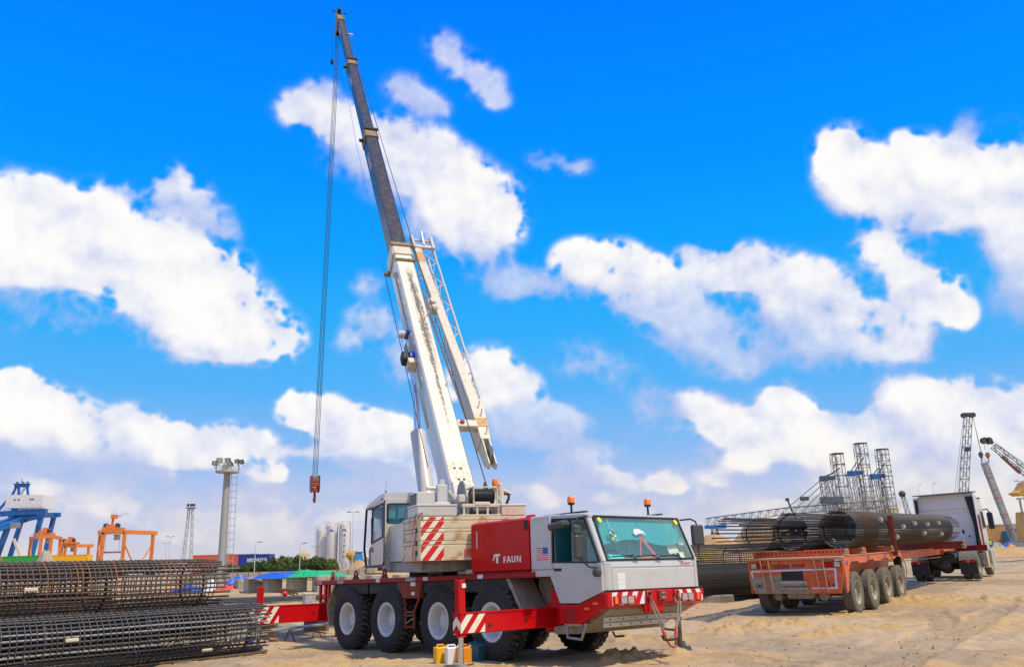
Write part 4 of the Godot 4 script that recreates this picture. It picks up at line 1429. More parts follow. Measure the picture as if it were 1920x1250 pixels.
	g.bx(2.95, 3.06, 0.99, 1.20, -0.36, 0.34, 0.01)
	g.bx(2.94, 3.045, 0.83, 1.02, -0.15, 0.36, 0.03)
	part(bm, "winch_box", g, M.red_paint)
	g = Geo.new()
	g.bx(3.055, 3.10, 1.02, 1.19, -0.11, 0.05, 0.01)
	part(bm, "tow_coupling", g, M.rust_red)
	g = Geo.new()
	g.bx(3.10, 3.115, 1.045, 1.10, -0.10, 0.0, 0.004)
	g.bx(3.10, 3.115, 1.13, 1.16, -0.10, 0.0, 0.004)
	part(bm, "coupling_pin", g, M.steel_grey)
	g = Geo.new()
	g.bx(3.02, 3.034, 0.995, 1.06, -0.40, -0.14)
	part(bm, "recess", g, M.seal)
	# ochre tray under the front
	for q in [[2.62, 0.70, 0.79, 0.97, -0.92], [2.66, 0.625, 0.70, 1.02, -0.6]]:
		g = Geo.new()
		g.bx(q[0], q[0] + 0.03, q[1], q[2] - 0.004, q[4], q[3], 0.006)
		part(bm, "tray_board", g, M.cream_paint)
		for k in 6:
			g = Geo.new()
			var z: float = lerpf(q[3] - 0.15, q[4] + 0.2, k / 5.0)
			g.cyl(V(q[0] + 0.03, (q[1] + q[2]) * 0.5, z), V(q[0] + 0.034, (q[1] + q[2]) * 0.5, z), 0.014, 0.014, 8)
			part(bm, "tray_hole", g, M.seal)
	g = Geo.new()
	g.prism([Vector2(2.85, 0.95), Vector2(2.85, 0.90), Vector2(2.1, 0.52), Vector2(1.5, 0.50), Vector2(1.5, 0.62), Vector2(2.2, 0.70)], -1.05, 1.05)
	part(bm, "underside", g, M.dusty_grey)
	g = Geo.new()
	g.tube([V(2.4, 0.53, 0.52), V(2.42, 0.45, 0.48), V(2.55, 0.46, 0.40)], 0.02, 6)
	part(bm, "drain_hose", g, M.seal)
	# lifting slings hung over the two hooks on the bumper: chains of ropes
	for q in [[0.29, 0.02], [-0.44, -0.20]]:
		g = Geo.new()
		g.ring(V(3.08, 1.13, q[0]), V(0, 1, 0), V(0, 0, 1), 0.05, 0.018, 14, 6)
		g.tube([V(3.09, 1.12, q[0]), V(3.10, 1.04, q[0] - 0.01), V(3.10, 0.98, q[0])], 0.03, 8)
		part(bm, "tow_hook", g, M.hook_red)
	for q in [[[V(3.11, 1.0, 0.30), V(3.13, 0.80, 0.22), V(3.14, 0.62, 0.12), V(3.14, 0.52, 0.07)], 0], [[V(3.12, 1.02, 0.26), V(3.15, 0.82, 0.17), V(3.16, 0.64, 0.10), V(3.14, 0.52, 0.06)], 0], [[V(3.11, 1.0, -0.42), V(3.13, 0.80, -0.36), V(3.14, 0.62, -0.28), V(3.14, 0.54, -0.26)], 0], [[V(3.12, 1.0, -0.46), V(3.15, 0.8, -0.42), V(3.16, 0.64, -0.30), V(3.15, 0.54, -0.27)], 0],
			[[V(3.14, 0.50, 0.05), V(3.15, 0.38, 0.01), V(3.16, 0.29, -0.06), V(3.17, 0.262, -0.13), V(3.17, 0.275, -0.19), V(3.16, 0.36, -0.235), V(3.15, 0.50, -0.25)], 0]]:
		g = Geo.new()
		g.tube(q[0], 0.016, 7)
		part(bm, "sling_rope", g, M.hook_red if q[0].size() > 4 else M.dusty_grey)
	for q in [[V(3.14, 0.55, 0.075), V(3.15, 0.44, 0.03)], [V(3.15, 0.57, -0.262), V(3.15, 0.42, -0.24)]]:
		g = Geo.new()
		g.cyl(q[0], q[1], 0.032, 0.03, 10)
		part(bm, "sling_sleeve", g, M.coral)
	g = Geo.new()
	g.tube([V(3.15, 0.46, 0.12), V(3.15, 0.40, 0.08), V(3.15, 0.385, 0.0), V(3.15, 0.385, -0.22), V(3.15, 0.42, -0.30), V(3.15, 0.58, -0.33)], 0.022, 7)
	part(bm, "tow_bar", g, M.chassis_black)
	# beacons
	for q in [[2.15, 1.12], [2.40, -0.62]]:
		var bc := hub(cab, "beacon", Transform3D(Basis.IDENTITY, V(q[0], 2.54, q[1])))
		g = Geo.new()
		g.cyl(V(0, -0.02, 0), V(0, 0.14, 0), 0.022, 0.018, 10)
		g.cyl(V(0, 0.13, 0), V(0, 0.165, 0), 0.05, 0.07, 16)
		part(bc, "beacon_stem", g, M.seal)
		g = Geo.new()
		g.lathe([Vector2(0.066, 0.165), Vector2(0.068, 0.225), Vector2(0.058, 0.27), Vector2(0.03, 0.292), Vector2(0.0, 0.295)], 20, Transform3D.IDENTITY)
		part(bc, "beacon_dome", g, M.beacon_orange)
	# mirrors
	var mr := hub(cab, "mirror")
	g = Geo.new()
	g.box(V(2.72, 1.925, 1.55), V(0.10, 0.39, 0.29), 0.05, Basis(V(0, 1, 0), 0.45))
	part(mr, "mirror_shell", g, M.plastic_grey)
	g = Geo.new()
	g.box(V(2.70, 2.20, 1.55), V(0.09, 0.17, 0.27), 0.05, Basis(V(0, 1, 0), 0.45))
	part(mr, "mirror_shell", g, M.plastic_grey)
	g = Geo.new()
	g.tube([V(2.62, 2.44, 1.2), V(2.66, 2.40, 1.5), V(2.70, 2.34, 1.55), V(2.72, 1.75, 1.55), V(2.85, 1.60, 1.45), V(2.92, 1.58, 1.28)], 0.016, 7)
	part(mr, "mirror_arm", g, M.seal)
	g = Geo.new()
	g.box(V(2.93, 1.51, 1.36), V(0.16, 0.14, 0.13), 0.04)
	part(mr, "mirror_shell", g, M.plastic_grey)
	g = Geo.new()
	g.box(V(2.16, 2.31, 1.46), V(0.40, 0.12, 0.20), 0.05, Basis(V(0, 1, 0), 0.1) * Basis(V(0, 0, 1), 0.12))
	part(mr, "kerb_mirror", g, M.plastic_grey)
	mr = hub(cab, "mirror")
	g = Geo.new()
	g.box(V(2.72, 2.15, -1.62), V(0.10, 0.38, 0.27), 0.05, Basis(V(0, 1, 0), -0.25))
	part(mr, "mirror_shell", g, M.plastic_grey)
	g = Geo.new()
	g.tube([V(2.64, 2.42, -1.22), V(2.68, 2.445, -1.50), V(2.71, 2.40, -1.60), V(2.72, 2.34, -1.62)], 0.016, 7)
	g.tube([V(2.72, 1.96, -1.62), V(2.72, 1.80, -1.62), V(2.85, 1.67, -1.50), V(2.93, 1.62, -1.25)], 0.016, 7)
	part(mr, "mirror_arm", g, M.seal)
	g = Geo.new()
	g.bx(2.32, 2.40, 1.72, 2.43, -1.33, -1.27, 0.01)
	g.bx(2.38, 2.44, 1.70, 2.40, -1.40, -1.33, 0.008)
	part(cab, "grab_handle", g, M.chassis_black)
	g = Geo.new()
	g.bx(2.405, 2.415, 1.78, 2.44, -1.34, -1.28, 0.004)
	part(cab, "reflector_strip", g, M.cab_white)


func make_turret(c: Node3D, tl: Transform3D) -> void:
	# turret frame: x towards the boom, y up, z to its right; the deck is near y = 0.05
	var g := Geo.new()
	g.cyl(V(0, -0.02, 0), V(0, 0.16, 0), 0.85, 0.85, 40)
	part(c, "slew_ring", g, M.chassis_black, tl)
	g = Geo.new()
	g.bx(-2.35, 1.3, 0.13, 0.36, -1.18, 0.95, 0.02)
	g.bx(-1.9, 1.2, 0.34, 0.9, -0.62, 0.62, 0.02)
	g.bx(-1.75, -1.0, 0.85, 1.62, -0.50, -0.40, 0.02)
	g.bx(-1.75, -1.0, 0.85, 1.62, 0.40, 0.50, 0.02)
	part(c, "turret_frame", g, M.steel_grey, tl)
	g = Geo.new()
	g.bx(0.56, 0.62, 0.13, 1.24, -1.36, -0.62, 0.01)
	g.bx(-1.4, 0.6, 0.36, 1.17, -1.22, -1.0, 0.01)
	part(c, "side_panel", g, M.cab_white, tl)
	g = Geo.new()
	g.cyl(V(0.555, 0.42, -1.15), V(0.55, 0.42, -1.15), 0.018, 0.018, 8)
	g.bx(0.55, 0.556, 0.55, 0.58, -1.30, -1.27)
	part(c, "panel_fastener", g, M.seal, tl)
	# counterweight slabs
	var cw := hub(c, "counterweight", tl)
	var ys := [0.339, 0.645, 0.725, 0.886, 0.958, 1.112, 1.19]
	for i in 6:
		g = Geo.new()
		# plan with a cut corner at the left rear
		var z1 := 0.92
		g.prism([Vector2(-2.8, -1.29), Vector2(-2.8, z1), Vector2(-1.5, z1), Vector2(-1.5, -1.37), Vector2(-2.73, -1.37)], -ys[i + 1] + 0.004, -ys[i] - 0.004, Transform3D(Basis(V(1, 0, 0), V(0, 0, 1), V(0, -1, 0)), Vector3.ZERO), 0.008)
		part(cw, "ballast_slab", g, M.counterweight)
	g = Geo.new()
	g.bx(-2.74, -1.6, 0.33, 1.18, -1.33, 0.88)
	part(cw, "ballast_core", g, M.rust_red)
	# red stripes on the rear face and the left face
	var rx := Transform3D(Basis(V(0, 0, 1), V(0, 1, 0), V(-1, 0, 0)), V(-2.803, 0, 0))
	for i in 6:
		g = Geo.new()
		var y0: float = ys[i] + 0.012
		var y1: float = ys[i + 1] - 0.012
		for k in 7:
			# stripes rise to the right; cut for each slab
			var x0 := -2.03 + k * 0.25
			var p := clipped(skew(x0, x0 + 0.135, 0.339, 1.19, 0.685), -1.28, -0.822, y0, y1)
			if p.size() > 2:
				g.prism(p, 0.0, 0.003, rx)
		if g.v.size():
			part(cw, "red_stripe", g, M.red_mark)
		g = Geo.new()
		g.bx(-2.8025, -2.799, y0, y1, -1.28, -0.822)
		part(cw, "white_ground", g, M.cream_mark)
		g = Geo.new()
		for k in 4:
			var x0 := -2.72 + k * 0.30
			var p := clipped(skew(x0, x0 + 0.13, 0.339, 1.19, -0.6), -2.72, -2.40, y0, y1)
			if p.size() > 2:
				g.prism(p, 0.0, 0.003, Transform3D(Basis(V(1, 0, 0), V(0, 1, 0), V(0, 0, -1)), V(0, 0, -1.3705)))
		if g.v.size():
			part(cw, "red_stripe", g, M.red_mark)
	g = Geo.new()
	g.bx(-2.83, -2.79, 0.42, 0.56, -0.40, -0.24, 0.004)
	part(cw, "warning_plate", g, M.coral)
	for y in [0.78, 1.0, 0.6, 0.42]:
		text(cw, ["2.5 t", "2.1 t", "5.0 t", "7.5 t"][[0.78, 1.0, 0.6, 0.42].find(y)], 0.055, M.red_mark, Transform3D(Basis(V(-1, 0, 0), V(0, 1, 0), V(0, 0, -1)), V(-1.75, y, -1.371)), 0.003)
	g = Geo.new()
	g.tube([V(-2.78, 1.0, -1.36), V(-2.80, 1.16, -1.37), V(-2.80, 1.24, -1.33), V(-2.79, 1.26, -1.26), V(-2.79, 1.1, -1.24)], 0.022, 7)
	g.cyl(V(-2.76, 0.36, -1.345), V(-2.76, 1.15, -1.345), 0.03, 0.03, 8)
	part(cw, "lifting_shackle", g, M.dusty_grey)
	g = Geo.new()
	for y in [1.18, 0.92, 0.68, 0.5]:
		g.box(V(-2.765, y, -1.36), V(0.05, 0.10, 0.05), 0.01)
	part(cw, "slab_lock", g, M.chassis_black)
	# storage boxes on top of the ballast
	for q in [[-1.36, -0.548], [0.40, 0.92]]:
		var sb := hub(c, "storage_box", tl)
		g = Geo.new()
		g.bx(-2.8, -1.95, 1.196, 1.395, q[0], q[1], 0.015)
		part(sb, "box_body", g, M.cream_paint if q[0] > 0 else M.white_paint)
		g = Geo.new()
		g.bx(-2.81, -1.94, 1.385, 1.425, q[0] - 0.01, q[1] + 0.01, 0.012)
		part(sb, "box_lid", g, M.cream_paint if q[0] > 0 else M.white_paint)
	# cooler box, post, winch, exhaust
	g = Geo.new()
	g.bx(-2.25, -1.6, 1.40, 1.715, -1.24, -0.87, 0.02)
	var ac := part(c, "cooler_box", g, M.white_paint, tl)
	for k in 7:
		g = Geo.new()
		g.bx(-2.2, -1.65, 1.44 + k * 0.037, 1.462 + k * 0.037, -1.252, -1.238)
		part(ac, "louvre", g, M.seal)
	g = Geo.new()
	g.bx(-2.30, -2.08, 1.42, 1.86, -0.82, -0.60, 0.02)
	g.bx(-2.34, -2.04, 1.425, 1.50, -0.90, -0.55, 0.02)
	g.cyl(V(-2.19, 1.85, -0.71), V(-2.19, 1.97, -0.71), 0.075, 0.07, 18)
	g.cyl(V(-2.2, 1.79, -1.0), V(-2.2, 1.79, -0.82), 0.045, 0.045, 12)
	g.bx(-2.23, -2.17, 1.76, 1.82, -1.04, -0.99, 0.01)
	part(c, "filler_post", g, M.white_paint, tl)
	g = Geo.new()
	g.tube([V(-2.1, 1.5, -0.5), V(-2.15, 1.85, -0.52), V(-2.12, 1.92, -0.46), V(-2.05, 1.6, -0.38)], 0.018, 6)
	g.bar(V(-2.2, 1.75, -0.55), V(-2.1, 1.42, -0.22), 0.03, 0.06)
	g.bx(-2.30, -2.1, 1.50, 1.66, -0.36, -0.20, 0.02)
	part(c, "rope_guide", g, M.white_paint, tl)
	var wi := hub(c, "winch", tl)
	g = Geo.new()
	g.cyl(V(-2.05, 1.62, -0.05), V(-2.05, 1.62, 0.45), 0.165, 0.165, 28)
	part(wi, "rope_drum", g, M.rope)
	g = Geo.new()
	for k in 18:
		g.ring(V(-2.05, 1.62, -0.03 + k * 0.027), V(1, 0, 0), V(0, 1, 0), 0.167, 0.013, 26, 4)
	part(wi, "rope_turns", g, M.rope)
	g = Geo.new()
	g.lathe([Vector2(0.0, 0), Vector2(0.33, 0.0), Vector2(0.33, 0.03), Vector2(0.0, 0.03)], 32, Transform3D(Basis(V(1, 0, 0), V(0, 0, 1), V(0, -1, 0)), V(-1.98, 1.64, -0.22)))
	g.bx(-2.32, -1.7, 1.2, 1.62, -0.20, -0.16, 0.01)
	part(wi, "winch_cheek", g, M.steel_grey)
	g = Geo.new()
	for z in [-0.07, 0.45]:
		g.bx(-2.36, -1.75, 1.78, 1.82, z, z + 0.03, 0.006)
		g.bx(-2.36, -2.32, 1.22, 1.80, z, z + 0.03, 0.006)
		g.bx(-1.78, -1.74, 1.22, 1.80, z, z + 0.03, 0.006)
	g.bx(-2.36, -2.33, 1.79, 1.82, -0.07, 0.48, 0.004)
	g.bar(V(-2.34, 1.62, 0.48), V(-2.2, 1.42, 0.66), 0.03, 0.03)
	part(wi, "winch_frame", g, M.cream_paint)
	g = Geo.new()
	g.bx(-2.75, -2.70, 1.372, 1.435, -0.42, 0.40, 0.008)
	g.bx(-2.76, -2.69, 1.40, 1.475, -0.16, 0.17, 0.012)
	for z in [-0.38, -0.1, 0.12, 0.36]:
		g.bx(-2.74, -2.71, 1.2, 1.38, z - 0.02, z + 0.02, 0.004)
	g.bx(-2.78, -2.6, 1.196, 1.225, -0.48, 0.40, 0.006)
	part(wi, "guard_bar", g, M.cream_paint)
	g = Geo.new()
	g.cyl(V(-2.35, 1.3, -0.1), V(-2.35, 1.3, 0.3), 0.09, 0.09, 16)
	part(wi, "winch_motor", g, M.chassis_black)
	g = Geo.new()
	g.cyl(V(-1.88, 1.86, 0.335), V(-1.88, 1.86, 0.365), 0.095, 0.095, 24)
	part(wi, "rope_sheave", g, M.seal)
	var bc := hub(c, "beacon", tl * Transform3D(Basis.IDENTITY, V(-2.0, 1.78, 0.535)))
	g = Geo.new()
	g.cyl(V(0, -0.2, 0), V(0, 0.0, 0), 0.025, 0.025, 8)
	part(bc, "beacon_stem", g, M.cream_paint)
	g = Geo.new()
	g.lathe([Vector2(0.0, 0), Vector2(0.045, 0.0), Vector2(0.048, 0.06), Vector2(0.066, 0.10), Vector2(0.068, 0.20), Vector2(0.055, 0.225), Vector2(0, 0.225)], 18, Transform3D.IDENTITY)
	part(bc, "beacon_dome", g, M.beacon_orange)
	g = Geo.new()
	g.cyl(V(-1.95, 1.42, 0.68), V(-1.95, 1.90, 0.66), 0.075, 0.075, 16)
	g.cyl(V(-1.95, 1.90, 0.66), V(-1.95, 1.93, 0.66), 0.06, 0.05, 16)
	g.cyl(V(-1.97, 1.82, 0.62), V(-1.92, 1.70, 0.92), 0.045, 0.04, 12)
	part(c, "exhaust", g, M.cream_paint, tl)
	g = Geo.new()
	g.tube([V(-1.95, 1.70, 0.74), V(-1.95, 1.70, 0.84), V(-1.95, 1.62, 0.86), V(-1.95, 1.48, 0.80)], 0.03, 7)
	part(c, "exhaust_hose", g, M.chassis_black, tl)


func make_operator_cab(c: Node3D, tl: Transform3D) -> void:
	var cab := hub(c, "operator_cab", tl)
	var zl := -1.36
	var zr := -0.52
	var g := Geo.new()
	# roof with a sloping front
	g.prism([Vector2(0.58, 1.78), Vector2(0.58, 1.93), Vector2(0.66, 1.945), Vector2(1.05, 1.945), Vector2(2.78, 1.80), Vector2(2.96, 1.72), Vector2(2.96, 1.68), Vector2(1.0, 1.77)], zl, zr, Transform3D.IDENTITY, 0.02)
	part(cab, "roof", g, M.cab_white)
	g = Geo.new()
	g.bx(0.85, 1.35, 1.95, 1.965, -1.05, -0.75, 0.005)
	g.bx(1.1, 1.15, 1.94, 2.02, -1.22, -1.20)
	part(cab, "roof_hatch", g, M.chassis_black)
	g = Geo.new()
	g.cyl(V(0.72, 1.94, -1.28), V(0.72, 1.99, -1.28), 0.02, 0.012, 8)
	g.tube([V(0.72, 1.98, -1.28), V(0.72, 2.25, -1.28)], 0.003, 4)
	part(cab, "aerial", g, M.seal)
	g = Geo.new()
	g.box(V(0.75, 1.80, -1.375), V(0.06, 0.05, 0.03), 0.008)
	part(cab, "side_marker", g, M.coral)
	# rear wall round its window
	g = Geo.new()
	g.bx(0.57, 0.62, 0.13, 1.22, zl, zr, 0.008)
	g.bx(0.57, 0.62, 1.68, 1.80, zl, zr, 0.004)
	g.bx(0.57, 0.62, 1.22, 1.68, zl, zl + 0.07, 0.004)
	part(cab, "rear_wall", g, M.cab_white)
	g = Geo.new()
	var pts: Array = []
	for q in [[-1.20, 1.30, PI, 1.5], [-0.60, 1.28, 1.5, 2.0], [-0.60, 1.62, 0.0, 0.5], [-1.20, 1.62, 0.5, 1.0]]:
		for k in 6:
			var f: float = [PI, PI * 1.5, 0.0, PI * 0.5][[-1.20, -0.60, -0.60, -1.20].find(q[0]) if q[1] > 9 else ([[-1.20, 1.30], [-0.60, 1.28], [-0.60, 1.62], [-1.20, 1.62]].find([q[0], q[1]]))] + PI * 0.5 * k / 5.0
			pts.push_back(V(0.56, q[1] + sin(f) * 0.06, q[0] + cos(f) * 0.06))
	g.tube(pts, 0.018, 6, true)
	part(cab, "window_seal", g, M.seal)
	g = Geo.new()
	g.quad(V(0.575, 1.22, -1.30), V(0.575, 1.22, zr), V(0.575, 1.68, zr), V(0.575, 1.68, -1.30), V(-1, 0, 0))
	part(cab, "rear_window", g, M.glass_tint)
	# door
	var d := hub(cab, "door")
	g = Geo.new()
	g.prism([Vector2(0.50, 0.32), Vector2(0.45, 0.40), Vector2(0.46, 0.92), Vector2(1.95, 0.80), Vector2(1.97, 0.29), Vector2(0.60, 0.30)], zl - 0.02, zl + 0.03, Transform3D.IDENTITY, 0.008)
	g.bx(0.40, 0.50, 0.90, 1.72, zl - 0.02, zl + 0.03, 0.008)
	g.prism([Vector2(0.40, 1.70), Vector2(1.86, 1.66), Vector2(1.86, 1.72), Vector2(0.40, 1.78)], zl - 0.02, zl + 0.03)
	part(d, "door_panel", g, M.cab_white)
	g = Geo.new()
	for q in [[V(0.51, 0.93, zl), V(0.52, 1.69, zl)], [V(0.52, 1.69, zl), V(1.84, 1.66, zl)], [V(1.84, 1.66, zl), V(1.93, 0.82, zl)], [V(1.93, 0.82, zl), V(0.51, 0.93, zl)]]:
		g.bar(q[0] + V(0, 0, -0.024), q[1] + V(0, 0, -0.024), 0.03, 0.035)
	part(d, "window_seal", g, M.seal)
	g = Geo.new()
	g.quad(V(0.52, 0.93, zl - 0.01), V(1.92, 0.83, zl - 0.01), V(1.84, 1.66, zl - 0.01), V(0.52, 1.69, zl - 0.01), V(0, 0, -1))
	part(d, "pane", g, M.glass_tint)
	g = Geo.new()
	g.bx(1.72, 1.80, 0.60, 0.72, zl - 0.035, zl - 0.02, 0.006)
	part(d, "handle", g, M.seal)
	g = Geo.new()
	g.tube([V(0.42, 0.30, zl - 0.02), V(0.36, 0.42, zl - 0.02), V(0.37, 1.1, zl - 0.02), V(0.37, 1.75, zl - 0.02)], 0.014, 5)
	g.tube([V(0.42, 0.30, zl - 0.02), V(2.85, 0.27, zl - 0.02)], 0.016, 5)
	part(cab, "door_seal", g, M.seal)
	# open front part of the side, frame and front glass
	g = Geo.new()
	g.bar(V(2.93, 1.70, zl + 0.02), V(3.18, 0.72, zl + 0.02), 0.05, 0.05)
	g.bar(V(3.18, 0.73, zl + 0.02), V(2.85, 0.27, zl + 0.02), 0.05, 0.05)
	g.bar(V(2.93, 1.70, zr - 0.02), V(3.18, 0.72, zr - 0.02), 0.05, 0.05)
	g.bar(V(3.18, 0.73, zr - 0.02), V(2.85, 0.27, zr - 0.02), 0.05, 0.05)
	g.bar(V(2.0, 1.66, zl + 0.02), V(2.93, 1.70, zl + 0.02), 0.04, 0.04)
	part(cab, "front_frame", g, M.seal)
	g = Geo.new()
	g.quad(V(2.93, 1.70, zl), V(3.18, 0.73, zl), V(3.18, 0.73, zr), V(2.93, 1.70, zr), V(1, 0, 0))
	part(cab, "windscreen", g, M.glass)
	g = Geo.new()
	g.bx(0.6, 2.9, 0.24, 0.30, zl + 0.02, zr, 0.01)
	g.bx(0.6, 2.9, 0.30, 0.78, zr - 0.04, zr, 0.01)
	g.bx(2.55, 3.0, 0.30, 0.72, zl + 0.1, zr - 0.05, 0.03)
	part(cab, "floor_pan", g, M.steel_grey)
	g = Geo.new()
	g.quad(V(0.62, 0.78, zr - 0.02), V(2.95, 0.78, zr - 0.02), V(2.9, 1.70, zr - 0.02), V(0.62, 1.75, zr - 0.02), V(0, 0, 1))
	part(cab, "pane", g, M.glass)
	g = Geo.new()
	g.box(V(1.2, 1.0, -0.95), V(0.16, 0.75, 0.5), 0.06, Basis(V(0, 0, 1), 0.15))
	g.box(V(1.45, 0.66, -0.95), V(0.52, 0.14, 0.5), 0.05)
	g.box(V(1.45, 0.45, -0.95), V(0.3, 0.3, 0.3), 0.02)
	part(cab, "seat", g, M.cloth_seat)
	g = Geo.new()
	g.bx(2.1, 2.5, 0.80, 0.98, -0.75, -0.56, 0.02)
	g.tube([V(2.2, 0.35, -1.2), V(2.25, 0.6, -1.22), V(2.15, 0.62, -1.22), V(2.15, 0.36, -1.2)], 0.02, 6)
	g.tube([V(2.35, 0.75, zl + 0.06), V(2.45, 1.45, zl + 0.06)], 0.014, 5)
	part(cab, "controls", g, M.seal)
	g = Geo.new()
	g.bx(2.1, 2.3, 0.62, 0.74, zl, zl + 0.04, 0.01)
	part(cab, "speaker_grille", g, M.seal)
	g = Geo.new()
	g.tube([V(0.62, 0.26, zl + 0.03), V(0.62, 0.11, zl + 0.02), V(2.9, 0.10, zl + 0.02), V(2.9, 0.27, zl + 0.03)], 0.014, 6)
	part(cab, "step_loop", g, M.seal)
	g = Geo.new()
	g.bx(0.75, 1.8, 0.17, 0.25, -1.25, -0.7, 0.01)
	part(cab, "under_box", g, M.chassis_black)


func streak_image() -> ImageTexture:
	# u runs up the boom, v across its top face: grease worked out from the sheaves along the middle
	var w := 1024
	var h := 64
	var n := FastNoiseLite.new()
	n.seed = 4
	n.frequency = 0.03
	n.fractal_octaves = 4
	var im := Image.create(w, h, false, Image.FORMAT_RGB8)
	for x in w:
		var u := float(x) / w
		var thick := smoothstep(0.10, 0.35, u) * (1.0 - smoothstep(0.74, 0.92, u))
		var mid := 0.5 + 0.10 * sin(u * 3.0)
		for y in h:
			var v := float(y) / h
			var a := n.get_noise_2d(x * 0.35, y * 2.2)
			var b := n.get_noise_2d(x * 2.0 + 900.0, y * 3.0)
			var line := (1.0 - smoothstep(0.02, 0.11 + 0.05 * a, absf(v - mid + 0.05 * a))) * smoothstep(0.08, 0.2, u)
			var broad := (1.0 - smoothstep(0.10, 0.34, absf(v - mid - 0.04))) * smoothstep(0.34, 0.58, u) * (1.0 - smoothstep(0.80, 0.93, u)) * clampf(0.75 + a * 1.2, 0.0, 1.0)
			var k := clampf((line * 0.9 * thick + broad * 0.95) * (0.85 + b), 0.0, 0.92)
			var c := lin(0.75, 0.70, 0.56).lerp(lin(0.10, 0.085, 0.065), k)
			if u < 0.075:
				c = c.lerp(lin(0.36, 0.25, 0.12), clampf(-0.05 + n.get_noise_2d(x * 3.0, y * 3.0) * 2.2, 0.0, 0.7))
			im.set_pixel(x, y, c)
	return ImageTexture.create_from_image(im)


func section(g: Geo, x0: float, x1: float, w: float, h: float, bev: float) -> void:
	var yz := Transform3D(Basis(V(0, 0, -1), V(0, 1, 0), V(1, 0, 0)), Vector3.ZERO)
	var a := w * 0.5
	var b := h * 0.5
	g.prism([Vector2(-a + bev, b), Vector2(a - bev, b), Vector2(a, b - bev), Vector2(a, -b + bev * 2.5), Vector2(a - bev * 2.5, -b), Vector2(-a + bev * 2.5, -b), Vector2(-a, -b + bev * 2.5), Vector2(-a, b - bev)], x0, x1, yz)


